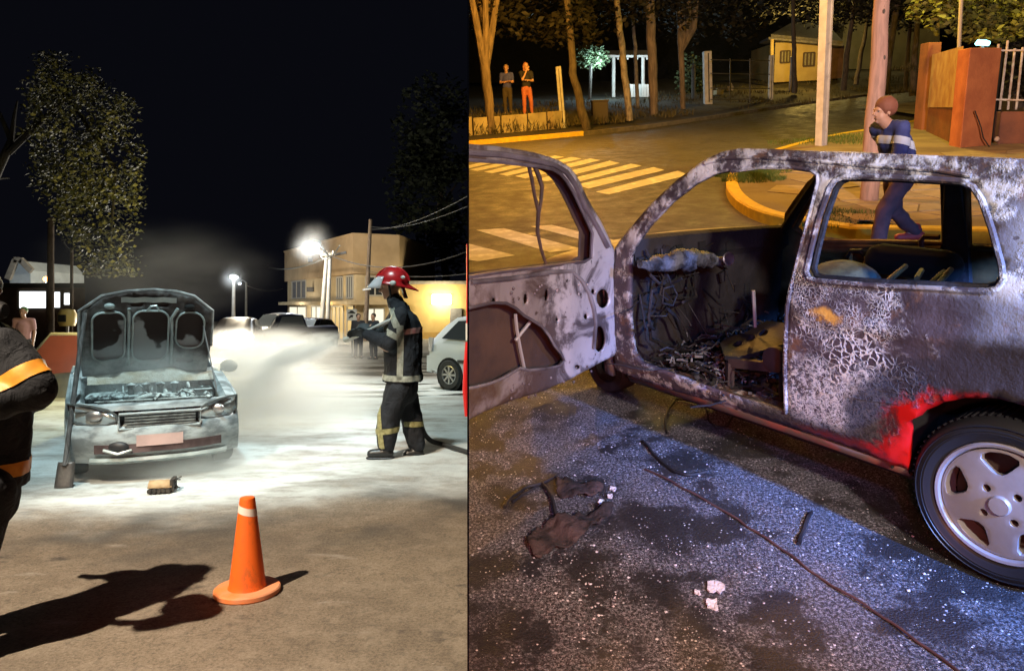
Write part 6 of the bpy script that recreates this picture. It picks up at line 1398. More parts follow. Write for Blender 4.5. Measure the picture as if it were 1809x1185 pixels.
# windscreen header and dashboard bulkhead
m = MB(); m.tube([LB @ V((1.19 + .04 * math.sin(math.pi * f), -.16 - 1.10 * f, 1.335 - .10 * f)) for f in [k / 10 for k in range(11)]], .024, 8); m.build('windscreen_header', burnt, bc)
UB = 1.71
def onU(px, py, u=UB): return onplane(px, py, (u, 0, 0), (1, 0, 0))
bt = [onU(*p) for p in ((1119, 424), (1160, 420), (1220, 414), (1290, 408), (1340, 404), (1396, 401))]
m = MB(); m.loft([[LB @ V((p.x + .25, p.y, p.z - .02)) for p in bt], [LB @ (p + V((.02, 0, .012))) for p in bt], [LB @ p for p in bt], [LB @ V((p.x - .01, p.y, p.z - .10)) for p in bt], [LB @ V((p.x + .03, p.y, p.z - .14)) for p in bt], [LB @ V((p.x + .02, p.y, .25)) for p in bt]], close=False)
m.build('bulkhead', mat('sooty_bulkhead', (.007, .0065, .007), (.022, .020, .021), 5, .9, bscale=30, bstr=.8, bdist=.012), bc)
for px, py, w in ((1240, 434, .05), (1290, 434, .07), (1355, 430, .06), (1200, 440, .05)): q = onU(px, py, UB - .015); m = MB(); m.box(LB @ q, (.012, w, .045), LB.to_3x3()); m.build('bulkhead_slot', arch_m, bc, smooth=False)
random.seed(33); m = MB()
for k in range(26):
    px, py = random.uniform(1128, 1330), random.uniform(430, 560); p = onU(px, py, UB - .03); q = onU(px + random.uniform(-50, 50), py + random.uniform(10, 70), UB - random.uniform(.03, .22)); mid = (p + q) / 2 + V((-random.uniform(0, .08), random.uniform(-.05, .05), -random.uniform(0, .08)))
    m.tube([LB @ p, LB @ p.lerp(mid, .6), LB @ mid, LB @ mid.lerp(q, .5), LB @ q], random.choice((.0025, .004, .005, .008)), 6)
for k in range(14):
    p = onU(random.uniform(1126, 1300), random.uniform(428, 500), UB - .02); m.box(LB @ p, (random.uniform(.01, .03), random.uniform(.02, .09), random.uniform(.012, .05)), LB.to_3x3() @ Matrix.Rotation(random.uniform(-.5, .5), 3, 'X') @ Matrix.Rotation(random.uniform(-.4, .4), 3, 'Y'))
m.build('dashboard_remains', char_m, bc, angle=30)['kind'] = 'stuff'
m = MB(); pts = [onU(px, py, 1.52) for px, py in ((1130, 468), (1165, 466), (1195, 460), (1225, 456), (1255, 462), (1275, 460))]
pts2 = []
for a_, b_ in zip(pts, pts[1:]): pts2 += [a_.lerp(b_, k / 5) for k in range(5)]
m.tube([LB @ (p + V((noise.noise(p * 9) * .02, 0, noise.noise(p * 13) * .02))) for p in pts2], [.018 + .028 * max(0, math.sin(math.pi * k / len(pts2))) * (1 + 1.0 * noise.noise(V((k * .9, 0, 0)))) for k in range(len(pts2))], 12); sc_ = m.build('steering_column', mat('ashy_lump', (.10, .115, .14), (.012, .012, .014), 18, .6, bscale=50, bstr=.8, bdist=.015), bc, angle=70)
for v in sc_.data.vertices: v.co += v.normal * (.016 * noise.noise(v.co * 38) + .01 * noise.noise(v.co * 90))
m = MB(); q = LB @ onU(1280, 458, 1.46); ax = (LB.to_3x3() @ V((-1, .3, .25))).normalized()
m.lathe([(.012, -.05), (.015, 0), (.024, .02), (.034, .035), (.028, .038), (.017, .02), (.012, .0)], 16, q, ax, cap=False); m.build('column_end', mat('pale_bare_metal', (.22, .21, .22), (.08, .075, .08), 8, .4, .5), bc)
def ctube(pts, r, mm, nm, n=7): m_ = MB(); m_.tube([LB @ V(p) for p in pts], r, n); return m_.build(nm, mm, bc)
# floor, clutter and the seat frame
m = MB(); us = [.25 + 1.45 * k / 34 for k in range(35)]; ysf = [-.05 - 1.3 * k / 30 for k in range(31)]
m.loft([[LB @ V((u, yv, .27 + .05 * max(0, fbm((u * 4, yv * 4, 2))) + .025 * abs(fbm((u * 14, yv * 14, 7))))) for yv in ysf] for u in us], close=False); m.build('floor_pan', char_m, bc, angle=80)
random.seed(21)
m = MB(); m2 = MB()
for k in range(900):
    u = random.uniform(.85, 1.66); yv = random.uniform(-1.2, -.06); z0 = .29 + random.uniform(0, .16) * max(.15, 1 - abs(u - 1.25) / .55); a_ = random.uniform(0, 3.14); s_ = random.uniform(.008, .034) if k % 9 else .05
    if u < 1.22 and yv > -.75: z0 = min(z0, .36)
    rot = LB.to_3x3() @ Matrix.Rotation(a_, 3, 'Z') @ Matrix.Rotation(random.uniform(-.8, .8), 3, 'X')
    (m if k % 6 else m2).box(LB @ V((u, yv, z0)), (s_ * random.uniform(.6, 2), s_ * .7, random.uniform(.003, .02)), rot)
m.build('charred_scraps', char_m, bc, smooth=False)['kind'] = 'stuff'; m2.build('ashy_scraps', ash_bl, bc, smooth=False)['kind'] = 'stuff'
m = MB()
for k in range(80):
    u = random.uniform(.95, 1.64); yv = random.uniform(-1.0, -.05); L = random.uniform(.08, .4); a_ = random.uniform(0, 6.28); p = V((u, yv, .33 + random.uniform(0, .12) * (u > 1.2))); pts = [p]
    for q in range(5): a_ += random.uniform(-.7, .7); pts.append(pts[-1] + V((math.cos(a_), math.sin(a_), 0)) * L / 5 + V((0, 0, random.uniform(-.015, .02))))
    m.tube([LB @ q for q in pts], random.choice((.003, .004, .006)), 5)
m.build('burnt_wires', char_m, bc)['kind'] = 'stuff'
m = MB()
for k in range(240):
    u = random.uniform(.9, 1.66); yv = random.uniform(-1.15, -.06); p = V((u, yv, .31 + random.uniform(0, .10) * (u > 1.2))); q = p + V((random.uniform(-.06, .06), random.uniform(-.06, .06), random.uniform(-.01, .03))); m.tube([LB @ p, LB @ ((p + q) / 2 + V((0, 0, random.uniform(0, .02)))), LB @ q], random.uniform(.002, .006), 5)
m.build('ashy_bits', ash_bl, bc)['kind'] = 'stuff'
for pts, r in ([((1152, 510), (1146, 560), (1150, 600), (1165, 605)), .008], [((1178, 545), (1195, 560), (1205, 590), (1215, 600)), .009], [((1130, 520), (1137, 560), (1142, 600), (1158, 622)), .005], [((1160, 470), (1172, 490), (1166, 520), (1180, 530)), .005], [((1185, 500), (1196, 520), (1188, 540), (1170, 535), (1172, 510), (1190, 505)), .006]): ctube([onU(*p, 1.58) for p in pts], r, char_m, 'pedal_rod' if r > .007 else 'wire')
ctube([onplane(1331, 513, (0, -.45, 0), (0, 1, 0)), onplane(1334, 578, (0, -.45, 0), (0, 1, 0))], .009, mat('grey_rod', (.34, .34, .36), rough=.4, metal=.5), 'gear_lever')
SZ = .50
def onS(px, py): return onplane(px, py, (1.0, -.3, SZ), (.06, .06, 1))
so_ = [onS(*p) for p in ((1272, 606), (1282, 597), (1318, 586), (1355, 566), (1384, 570), (1391, 588), (1388, 606), (1350, 618), (1305, 630), (1280, 628))]
ov = []
for px, py in ((1303, 607), (1326, 598), (1349, 588)):
    ov.append([onS(px + 8 * math.cos(a_) + 0, py + 5 * math.sin(a_) - 2.0 * math.cos(a_)) for a_ in [6.283 * k / 14 for k in range(14)]])
vs, fs = cdt_sheet([(p.x, p.y) for p in so_], [[(p.x, p.y) for p in o_] for o_ in ov], .03)
zs_ = lambda u, v_: SZ - (.06 * (u - 1.0) + .06 * (v_ + .3)); m = MB(); m.add([LB @ V((u, v_, zs_(u, v_))) for u, v_ in vs], fs)
sf = m.build('seat_frame', mat('seat_pan_steel', (.020, .024, .032), (.008, .009, .011), 8, .55, .3, bscale=30, bstr=.4), bc, smooth=False); so = sf.modifiers.new('t', 'SOLIDIFY'); so.thickness = .02
m = MB(); a_, b_ = onplane(1290, 640, (0, -.16, 0), (0, 1, 0)), onplane(1386, 650, (0, -.16, 0), (0, 1, 0)); m.beam(LB @ a_, LB @ b_, .03, .04); c_ = onplane(1370, 634, (0, -.15, 0), (0, 1, 0)); m.lathe([(.055, -.015), (.055, .015), (.02, .02)], 14, LB @ c_, LB.to_3x3() @ V((0, 1, 0))); m.beam(LB @ (a_ + V((0, -.3, 0))), LB @ (b_ + V((0, -.3, .02))), .03, .05); m.beam(LB @ a_, LB @ V((a_.x, a_.y, .28)), .04, .03); m.beam(LB @ b_, LB @ V((b_.x, b_.y, .28)), .04, .03); m.build('seat_rail', mat('rusty_rail', (.045, .028, .026), (.02, .014, .014), 8, .6, bscale=30), bc)
# rear cabin
m = MB(); q = far(1635, 470); c_ = LB @ V((q[0] - .05, -1.10, .80)); m.cap_seg(c_ - LB.to_3x3() @ V((.18, 0, 0)), c_ + LB.to_3x3() @ V((.12, .0, 0)), .075, .075); m.build('burnt_roll', arch_m, bc)
for x0 in (1523, 1551):
    m = MB(); f = lambda px, py: PF(*far(px, py), .14)
    m.tube([f(x0 + 3, 442), f(x0 + 4, 452), f(x0 + 1, 462)], .012, 6); m.prism([f(x0 - 3, 458), f(x0 + 4, 458), f(x0 + 9, 472), f(x0 + 4, 481), f(x0 - 5, 480), f(x0 - 7, 472)], LB.to_3x3() @ V((0, -.012, 0))); m.build('seat_bracket', mat('yellowed_steel', (.45, .33, .14), (.25, .17, .07), 10, .5) if x0 == 1523 else bpy.data.materials['yellowed_steel'], bc, bevel=.003)
m = MB(); m.tube([PF(*far(px, py), .16) for px, py in ((1524, 446), (1530, 436), (1548, 436), (1555, 444))], .012, 7); m.build('bracket_loop', char_m, bc)
for a_, b_ in (((1562, 502), (1600, 470)), ((1636, 508), (1668, 480)), ((1652, 508), (1680, 476)), ((1620, 492), (1628, 478))): ctube([onplane(*a_, (0, -.55, 0), (0, 1, 0)), onplane(*b_, (0, -.75, 0), (0, 1, 0))], .012, char_o, 'seat_tube')
m = MB(); q = onplane(1488, 500, (0, -.55, 0), (0, 1, 0)); m.ball(LB @ q, (.16, .16, .10), 16, 10); m.build('charred_bundle', mat('grey_green_ash', (.12, .15, .13), (.05, .06, .06), 12, .8, bscale=20, bstr=.8), bc)
m = MB(); m.prism([LB @ V((u, v_, .66)) for u, v_ in ((.35, -.15), (-.6, -.15), (-.6, -1.3), (.35, -1.3))], (0, 0, .02)); m.build('rear_floor', char_o, bc, smooth=False)
m = MB(); m.prism([LB @ V((-.76, v_, z_)) for v_, z_ in ((-.02, .3), (-1.4, .3), (-1.36, .92), (-.06, .92))], LB.to_3x3() @ V((-.03, 0, 0))); m.build('tailgate', burnt, bc, smooth=False)
m = MB(); m.tube([LB @ V((-.50, -.12 - 1.18 * f, 1.30)) for f in (0, .5, 1)], .04, 8); m.tube([LB @ V((-.76, -.06 - 1.3 * f, .92)) for f in (0, .5, 1)], .03, 8); m.build('rear_frame', char_m, bc)
# inner wheel arch, underbody, rear wheel
m = MB(); m.loft([[LB @ V((r_ * math.cos(a_), yv, cz + r_ * math.sin(a_))) for a_ in [rad(-4 + 188 * k / 24) for k in range(25)]] for r_, yv in ((r_a + .004, -.014), (r_a + .004, -.34), (.02, -.345))], close=False); m.build('wheel_arch_liner', arch_m, bc)
m = MB(); m.prism([LB @ V((u, v_, .22)) for u, v_ in ((1.75, -.10), (-.7, -.10), (-.7, -1.34), (1.75, -1.34))], (0, 0, .03)); m.build('underbody', arch_m, bc, smooth=False)
WR = .288; wc_ = LB @ V((0, -.015, WR)); wax = LB.to_3x3() @ V((0, 1, 0))
g = NG('used_tyre'); tyre2 = g.set((.016, .016, .017), .42, 0, g.noise(60, 4), .15, .003)
m = MB(); m.lathe([(.205, -.16), (.262, -.165), (.285, -.15), (.288, -.10), (.288, -.05), (.284, -.018), (.272, .006), (.252, .016), (.238, .018), (.236, .0165), (.222, .014), (.208, .004), (.203, -.02)], 64, wc_, wax, cap=False); rw = m.build('wheel', tyre2, bc)
m = MB()
for rr__ in (.246, .262): m.lathe([(rr__ - .0018, .0165), (rr__, .019), (rr__ + .0018, .0155)], 64, wc_, wax, cap=False)
for k in range(72):
    a_ = 6.283 * k / 72; d_ = LB.to_3x3() @ V((math.cos(a_), 0, math.sin(a_))); m.beam(wc_ + d_ * .2885 - wax * .02, wc_ + d_ * .2885 - wax * .15, .006, .006, d_)
m.build('tread', tyre2, rw)
alloy = mat('dusty_alloy', (.50, .47, .46), (.40, .37, .37), 5, .40, .5, bscale=60, bstr=.08)
m = MB(); m.lathe([(.203, -.02), (.206, .006), (.201, .012), (.192, .010), (.186, -.002), (.180, -.03), (.176, -.09), (.17, -.14)], 64, wc_, wax, cap=False); rim = m.build('rim', alloy, rw)
holes = []
for k in range(5):
    c_a = rad(98 + 72 * k); pts = []
    for a_, r_ in ((-21, .152), (-19, .165), (-9, .171), (0, .172), (9, .171), (19, .165), (21, .152), (16, .126), (11, .110), (5, .101), (-5, .101), (-11, .110), (-16, .126)): pts.append((r_ * math.cos(c_a + rad(a_)), r_ * math.sin(c_a + rad(a_))))
    holes.append(pts)
lugs = [[(.062 * math.cos(rad(a_)) + .0125 * math.cos(t_), .062 * math.sin(rad(a_)) + .0125 * math.sin(t_)) for t_ in [6.283 * k / 12 for k in range(12)]] for a_ in (45, 135, 225, 315)]
circ = [(.181 * math.cos(6.283 * k / 48), .181 * math.sin(6.283 * k / 48)) for k in range(48)]
vs, fs = cdt_sheet(circ, holes + lugs, .014); bulge = lambda r_: -.012 + .016 * (1 - (r_ / .18) ** 2)
m = MB(); m.add([wc_ + LB.to_3x3() @ V((-a_, bulge(math.hypot(a_, b_)), b_)) for a_, b_ in vs], fs); sp = m.build('spokes', alloy, rim, angle=50)
so = sp.modifiers.new('t', 'SOLIDIFY'); so.thickness = .026; so.offset = 0
bv = sp.modifiers.new('b', 'BEVEL'); bv.width = .004; bv.segments = 2; bv.limit_method = 'ANGLE'; bv.angle_limit = rad(50)
m = MB(); m.lathe([(.034, .0), (.033, .022), (.029, .027), (.001, .028)], 28, wc_, wax); m.build('centre_cap', alloy, rim)
m = MB(); m.lathe([(.16, -.075), (.16, -.06), (.12, -.055), (.001, -.055)], 32, wc_, wax); m.build('brake_drum', mat('rusty_drum', (.06, .035, .025), (.03, .02, .015), 8, .7), rim)
# front end beyond the open door
m = MB(); us = [1.80 + .032 * k for k in range(21)]
m.loft([[LB @ V((u + .10 * math.sin(math.pi * f) * (u - 1.8), -.03 - .03 * ((u - 1.8) / .6) ** 2 - (1.36 - .06 * ((u - 1.8) / .6) ** 2) * f, .860 - .13 * (u - 1.8) - .12 * max(0, u - 2.25) + .03 * math.sin(math.pi * f) - .03 * (f in (0, 1)))) for f in [k / 12 for k in range(13)]] for u in us], close=False); ho = m.build('bonnet', mat('whitened_bonnet', (.52, .50, .48), (.28, .22, .16), 4, .6, bscale=25, bstr=.3), bc); so = ho.modifiers.new('t', 'SOLIDIFY'); so.thickness = .01
arf = [(2.12 + .27 * math.cos(a_), .25 + .30 * math.sin(a_)) for a_ in [math.pi * k / 12 for k in range(13)]]
vs, fs = cdt_sheet([(1.79, .25), (1.84, .25)] + arf[::-1] + [(2.40, .25), (2.45, .30), (2.46, .55), (2.44, .70), (2.3, .77), (1.79, .83)], [], .06); m = MB(); m.add([LB @ V((u, -.03 - .05 * ((u - 1.8) / .6) ** 2, z_)) for u, z_ in vs], fs); o = m.build('front_wing', burnt, bc); so = o.modifiers.new('t', 'SOLIDIFY'); so.thickness = .02
m = MB(); m.add([LB @ V((u, -1.405 + .02 * ((u - 2.3) / .6) ** 2, z_)) for u, z_ in vs], fs); o = m.build('front_wing', burnt, bc); so = o.modifiers.new('t', 'SOLIDIFY'); so.thickness = .02
m = MB(); m.prism([LB @ V((2.44, v_, z_)) for v_, z_ in ((-.05, .28), (-1.38, .28), (-1.36, .70), (-.07, .70))], LB.to_3x3() @ V((.05, 0, 0))); m.build('bumper', char_m, bc)
for v_ in (-.10, -1.32):
    wheel(bc, LB @ V((2.12, v_ - (.26 if v_ > -.5 else 0), .15)), LB.to_3x3() @ V((0, 1 if v_ > -.5 else -1, 0)), .15, .15, rim=arch_m)
wheel(bc, LB @ V((0, -1.32, .285)), LB.to_3x3() @ V((0, -1, 0)), .285, .17, rim=alloy, spokes=5)

# ---- the open front door
g = NG('burnt_door_steel'); x, y, z = g.xyz(); nA = g.noise(3.5, 6, .65); nB = g.noise(14, 6, .7)
ex_ = g.step(g.math('ADD', y, g.math('MULTIPLY', g.math('SUBTRACT', nA, .5), .7)), .34, .62)
c1 = g.mix(g.step(g.noise(4.2, 6, .65, co=g.map((1, 1, 1), (3, 1, 0)), dist=.8), .42, .56), (.10, .085, .085), (.46, .44, .43))
c1 = g.mix(g.math('MULTIPLY', g.step(g.noise(2.2, 4, .6, co=g.map((1, 1, 1), (0, 5, 0))), .56, .64), .8), c1, (.20, .17, .11))
c1 = g.mix(g.step(nB, .60, .68), c1, (.04, .032, .03))
c1 = g.mix(g.math('MULTIPLY', ex_, g.step(nA, .30, .5, 1, .55)), c1, (.085, .045, .025))
door_m = g.set(c1, .48, .25, g.math('ADD', nB, g.math('MULTIPLY', g.noise(50, 4), .4)), .4, .006)
hinge = onplane(1088, 560, (0, -.01, 0), (0, 1, 0)); bl = onplane(908, 706, (0, 0, .31), (0, 0, 1)); br = onplane(1076, 634, (0, 0, .31), (0, 0, 1))
dd = V((bl.x - br.x, bl.y - br.y, 0)).normalized(); dn_ = V((-dd.y, dd.x, 0))
if dn_.dot(CE - hinge) < 0: dn_ = -dn_
D0 = V((1.738, .012, 0))
def dp(px, py):
    p = onplane(px, py, D0, dn_); return ((p - D0).dot(dd), p.z)
DP = lambda s_, z_, o=0.0: LB @ (D0 + dd * s_ + V((0, 0, z_)) + dn_ * o)
T8 = lambda l: [dp(820 + x_ * .4472, 230 + y_ * .4472) for x_, y_ in l]
do = T8([(-110, 48), (18, 55), (110, 62), (200, 75), (270, 88), (330, 105), (375, 122), (410, 145), (435, 175), (455, 210), (500, 300), (530, 350), (560, 405), (590, 470), (598, 540), (602, 600), (606, 760), (602, 860), (590, 890), (560, 905), (450, 960), (330, 1020), (200, 1062), (100, 1100), (18, 1140), (-110, 1190)])
dwin = T8([(-70, 122), (18, 118), (150, 128), (240, 138), (300, 145), (345, 155), (375, 172), (400, 200), (425, 240), (445, 280), (470, 335), (490, 378), (502, 405), (497, 505), (470, 519), (380, 530), (290, 541), (150, 558), (18, 578), (-70, 590)])
dlow = T8([(-70, 720), (18, 700), (60, 690), (110, 680), (160, 682), (200, 702), (230, 730), (265, 750), (300, 772), (330, 810), (352, 850), (378, 882), (390, 908), (370, 930), (320, 940), (250, 946), (215, 938), (190, 952), (170, 965), (130, 985), (90, 1000), (40, 1012), (-70, 1030)])
def oval(x_, y_, a_, b_, n=14): return T8([(x_ + a_ * math.cos(6.283 * k / n), y_ + b_ * math.sin(6.283 * k / n)) for k in range(n)])
dholes = [oval(546, 665, 25, 38), oval(533, 824, 25, 52), oval(509, 637, 9, 11, 8), oval(323, 652, 9, 26, 8), oval(441, 934, 14, 9, 8), oval(238, 665, 9, 22, 8), oval(113, 672, 9, 12, 8), oval(476, 735, 10, 12, 8), oval(366, 748, 6, 8, 7)]
vs, fs = cdt_sheet(do, [dwin, dlow] + dholes, .018)
sag = lambda s_, z_: .006 * noise.noise(V((s_ * 9, z_ * 9, 2))) + .010 * math.exp(-((s_ - dp(1003, 560)[0]) / .05) ** 2) * (z_ < .95) - .012 * (z_ < .86) * max(0, noise.noise(V((s_ * 3.2, z_ * 3, 6))))
m = MB(); m.add([DP(s_, z_, sag(s_, z_)) for s_, z_ in vs], fs)
dr_ = m.build('door', door_m, bc, angle=60); dr_['label'] = 'open front door stripped to bare pale steel'; so = dr_.modifiers.new('t', 'SOLIDIFY'); so.thickness = .014; so.offset = 0
vs, fs = cdt_sheet(do, [dwin], .06); m = MB(); m.add([DP(s_, z_, -.075 - .02 * math.sin(min(1, max(0, z_ - .3) / .6) * math.pi)) for s_, z_ in vs], fs); os_ = m.build('outer_skin', mat('scorched_door_skin', (.07, .04, .025), (.035, .022, .018), 4, .7, bscale=20, bstr=.4), dr_)
so = os_.modifiers.new('t', 'SOLIDIFY'); so.thickness = .006
m = MB(); m.loft([[DP(s_, z_, .0) for s_, z_ in do], [DP(s_, z_, -.075) for s_, z_ in do]], cap=False); m.build('door_edge', burnt_d, dr_)
m = MB(); m.tube([DP(s_, z_, .010) for s_, z_ in T8([(-60, 85), (18, 88), (150, 98), (270, 118), (350, 138), (395, 165), (430, 215), (470, 300), (520, 385), (560, 460)])], .013, 8); m.tube([DP(s_, z_, .006) for s_, z_ in dwin + dwin[:1]], .008, 6); m.build('window_frame', mat('bare_frame_steel', (.20, .17, .19), (.09, .075, .08), 5, .45, .3, bscale=30), dr_)
m = MB(); m.tube([DP(s_, z_, .012) for s_, z_ in T8([(420, 560), (455, 590), (485, 640), (505, 700), (512, 760), (505, 860)])], .010, 7); m.tube([DP(s_, z_, .010) for s_, z_ in T8([(20, 600), (180, 585), (330, 560), (420, 556)])], .011, 7); m.tube([DP(s_, z_, .008) for s_, z_ in dlow + dlow[:1]], .007, 6); m.build('pressed_rib', burnt_d, dr_)
m = MB(); m.tube([DP(s_, z_, -.03) for s_, z_ in T8([(222, 730), (228, 790), (240, 860), (258, 950)])], .008, 6); m.tube([DP(s_, z_, -.03) for s_, z_ in T8([(280, 762), (250, 800), (222, 835)])], .008, 6); m.build('window_lifter', mat('pale_bare_metal2', (.42, .40, .36), rough=.5, metal=.4), dr_)
m = MB(); m.tube([DP(s_, z_, -.01) for s_, z_ in T8([(262, 140), (275, 200), (285, 260), (300, 320), (296, 400), (310, 470), (330, 530), (345, 575)])], [.010, .009, .008, .010, .009, .008, .007, .004], 6); m.tube([DP(s_, z_, -.006) for s_, z_ in T8([(282, 142), (300, 185), (312, 225), (306, 290), (300, 330)])], [.010, .011, .009, .008, .006], 6); m.build('hanging_seal', mat('burnt_rubber_strip', (.03, .018, .015), (.06, .035, .025), 20, .7), dr_)
for px, py in ((1086, 520), (1087, 600)):
    m = MB(); s_, z_ = dp(px - 3, py); m.cap_seg(DP(s_, z_ - .03, -.03), DP(s_, z_ + .03, -.03), .016, .016, 8); m.build('hinge', char_m, dr_)
random.seed(5)
m = MB()
for k in range(26):
    px = random.uniform(900, 1050); py = random.uniform(500, 520) if k % 2 else random.uniform(660, 690) - (px - 967) * .33; s_, z_ = dp(px, py); m.ball(DP(s_, z_, .010), .007, 6, 4)
m.build('bolts', burnt_d, dr_)['kind'] = 'stuff'
# ---- things lying on the road round the burnt car
def groundtube(name, label, pts, r, mm, lift=.008, cat='wire'):
    q = [gB(*p) for p in pts]; pp = []
    for a_, b_ in zip(q, q[1:]): pp += [a_.lerp(b_, k / 5) for k in range(5)]
    pp.append(q[-1]); pp = [p + V((noise.noise(p * 11) * .008, noise.noise(p * 12 + V((4, 0, 0))) * .008, lift + .012 * abs(noise.noise(p * 6)))) for p in pp]
    m = MB(); m.tube(pp, r, 6); return tag(m.build(name, mm, None, 'B'), label, cat)
rust_w = mat('rusty_wire', (.06, .03, .025), (.10, .05, .04), 14, .6)
groundtube('wire', 'long thin rusty wire running across the ashy road toward the wheel side corner', ((1140, 832), (1190, 856), (1260, 895), (1340, 945), (1410, 995), (1470, 1040), (1560, 1095), (1640, 1150), (1700, 1195)), .0045, rust_w)
groundtube('rubber_strip', 'curved dark rubber strip lying at the upper end of the long wire', ((1137, 782), (1150, 800), (1168, 818), (1190, 836), (1215, 843), (1250, 836)), .008, char_m, cat='strip')
groundtube('rubber_strip', 'looped dark strip below the sill of the burnt car', ((1180, 770), (1175, 745), (1182, 722), (1195, 708), (1222, 712), (1240, 716)), .006, char_m, cat='strip')
groundtube('wire', 'small hooked wire under the sill near the middle of the car', ((1247, 716), (1252, 745), (1265, 760), (1285, 756), (1294, 738)), .005, char_m)
groundtube('wire', 'pale bent wire in the shadow right below the door hinge', ((1165, 692), (1178, 686), (1192, 684)), .006, ash_bl)
groundtube('scrap_rod', 'short dark forked rod upright looking between the long wire and the wheel', ((1432, 908), (1424, 930), (1416, 950), (1412, 965)), .008, char_m, cat='rod')
groundtube('scrap_rod', 'bent dark rod arching over the torn sheet on the road', ((892, 905), (905, 884), (930, 868), (958, 862), (975, 885), (984, 920), (986, 938)), .009, char_m, .02, 'rod')
groundtube('scrap_rod', 'short curved rod left of the torn sheet', ((905, 890), (925, 875), (950, 862), (980, 845)), .007, char_m, cat='rod')
def sheet(name, label, outl, hgt_, mm, cat='scrap'):
    q0 = [gB(*p) for p in outl]; q = []
    for a_, b_ in zip(q0, q0[1:] + q0[:1]):
        for k in range(5): p = a_.lerp(b_, k / 5); q.append(p + V((noise.noise(p * 31), noise.noise(p * 33 + V((7, 0, 0))), 0)) * .022)
    vs, fs = cdt_sheet([(p.x, p.y) for p in q], [], .014); m = MB()
    m.add([V((a_, b_, .006 + hgt_ * max(0, .30 + fbm((a_ * 6, b_ * 6, 3))) + .022 * noise.noise(V((a_ * 17, b_ * 17, 1))) + .010 * noise.noise(V((a_ * 45, b_ * 45, 1))))) for a_, b_ in vs], fs); o = m.build(name, mm, None, 'B', angle=70); so = o.modifiers.new('t', 'SOLIDIFY'); so.thickness = .006; return tag(o, label, cat)
scr = mat('charred_sheet', (.075, .05, .045), (.018, .015, .015), 14, .85, bscale=45, bstr=1.0, bdist=.015)
sheet('torn_sheet', 'large torn charred sheet with a curled edge on the road below the open door', ((930, 965), (948, 992), (975, 982), (1010, 968), (1045, 945), (1075, 918), (1088, 905), (1060, 908), (1030, 915), (990, 925), (950, 940)), .05, scr)
sheet('torn_sheet', 'small ragged charred sheet just above the large torn sheet', ((985, 850), (1003, 848), (1015, 862), (1040, 860), (1065, 868), (1055, 885), (1015, 890), (985, 880)), .03, scr)
wh_m = mat('white_ash_chip', (.72, .74, .78), (.58, .58, .60), 20, .9, bscale=60, bstr=.5)
def chip(px, py, w, label=None):
    c = gB(px, py); m = MB(); k_ = w * c.y / F / 2 / .9
    for j in range(1 if w < 16 else 4):
        n = 17; o_ = V((random.uniform(-.5, .5), random.uniform(-.5, .5), 0)) * k_ * (j > 0); q_ = k_ * (1 if j == 0 else random.uniform(.35, .6)); ph = random.uniform(0, 9)
        rad_ = [q_ * (.8 + .45 * noise.noise(V((math.cos(6.283 * k / n) * 1.6 + ph, math.sin(6.283 * k / n) * 1.6, ph))) + random.uniform(-.14, .14)) for k in range(n)]
        pl = [c + o_ + V((rad_[k] * math.cos(6.283 * k / n), rad_[k] * 1.15 * math.sin(6.283 * k / n), 0)) for k in range(n)]
        m.loft([[V((p.x, p.y, .003)) for p in pl], [V((p.x, p.y, .008 + random.uniform(0, .004))) for p in pl], [(c + o_).lerp(p, .45) + V((0, 0, .010 + random.uniform(0, .006))) for p in pl]]); return tag(m.build('ash_chip', wh_m, None, 'B', smooth=False), label, 'ash chip')
chip(1265, 1042, 34, 'largest white ash flake in the open road, upper piece of the pair'); chip(1258, 1072, 30, 'second large white ash flake just below the largest one'); chip(1232, 1050, 14, 'small white ash flake left of the two largest flakes')
chip(1083, 868, 14, 'white ash flake right above the curled torn sheet'); chip(1078, 882, 12, 'white ash flake under the one above the torn sheet'); chip(1062, 892, 14, 'flat white ash flake beside the torn sheet, lowest of three')
random.seed(11); m = MB()
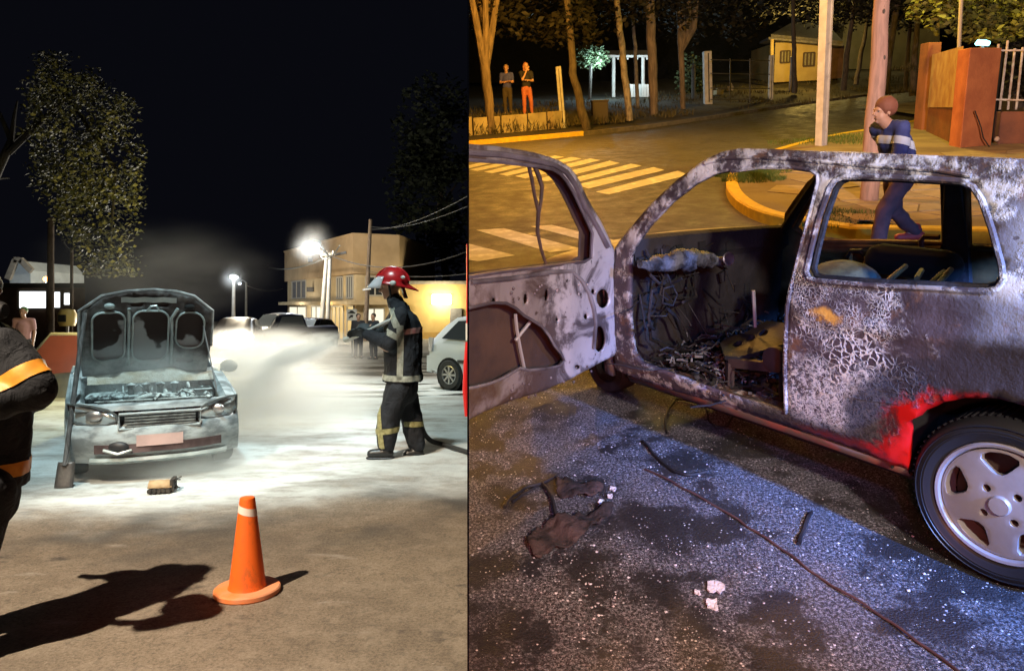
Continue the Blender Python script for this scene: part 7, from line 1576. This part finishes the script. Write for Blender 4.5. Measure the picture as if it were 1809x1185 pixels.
for k in range(5200):
    px = random.uniform(832, 1805); py = random.uniform(700, 1183)
    if py < 700 + (px - 1090) * .36 + 60 and px > 1090: continue
    c = gB(px, py)
    if noise.noise(c * 2.4) + .5 * noise.noise(c * 7) < random.uniform(-.25, .7): continue
    s_ = random.choice((.0015, .002, .002, .003, .003, .004, .006)); a_ = random.uniform(0, 3); R3 = Matrix.Rotation(a_, 3, 'Z') @ Matrix.Rotation(random.uniform(-.6, .6), 3, 'X')
    m.add([c + V((0, 0, .004)) + R3 @ V(p) * s_ for p in ((-1, -.7, 0), (1, -.5, 0), (.8, .8, 0), (-.6, .9, 0), (0, 0, .8))], [(0, 1, 4), (1, 2, 4), (2, 3, 4), (3, 0, 4)])
o = m.build('rubble', wh_m, None, 'B', smooth=False); o['kind'] = 'stuff'
# ------------------------------------------------------------------ each street ends at the added partition
bpy.context.view_layer.update()
for o in list(ALL):
    fr = FRM.get(o)
    if o.name.startswith('wall') and o.get('kind') == 'structure': continue
    sg = 1 if fr == 'B' else -1
    if o.modifiers:
        bb = [o.matrix_world @ V(c) for c in o.bound_box]; dd = [PL.dot(p) * sg for p in bb]
        if min(dd) < .2: bake(o)
    me = o.data; mw = o.matrix_world
    if not me.vertices: continue
    bb = [mw @ V(c) for c in o.bound_box]; dd = [PL.dot(p) * sg for p in bb]
    eps = .0012
    if min(dd) > .05: continue
    import numpy as np
    co = np.empty(len(me.vertices) * 3); me.vertices.foreach_get('co', co); co = co.reshape(-1, 3)
    M = np.array(mw); wc = co @ M[:3, :3].T + M[:3, 3]; dv = (wc @ np.array(PL)) * sg; ey = eps * np.maximum(np.abs(wc[:, 1]), .3)
    if (dv > ey).all(): continue
    if (dv < ey).all():
        kids = list(o.children)
        for k in kids: k.parent = o.parent; k.matrix_parent_inverse = Matrix.Identity(4)
        ALL[ALL.index(o)] = None; bpy.data.objects.remove(o); continue
    if me.users > 1: me = me.copy(); o.data = me
    q = V((PL.x * sg, PL.y * sg - eps, 0)).normalized()
    im = mw.inverted(); nl = (mw.to_3x3().transposed() @ q).normalized(); ol = im @ V((0, 0, 0))
    bm = bmesh.new(); bm.from_mesh(me)
    bmesh.ops.bisect_plane(bm, geom=bm.verts[:] + bm.edges[:] + bm.faces[:], dist=1e-5, plane_co=ol, plane_no=nl, clear_inner=True)
    bm.to_mesh(me); bm.free()
for o in list(S.objects):                                                  # an Empty whose parts all lay beyond the partition
    if o.type == 'EMPTY' and not o.children: bpy.data.objects.remove(o)
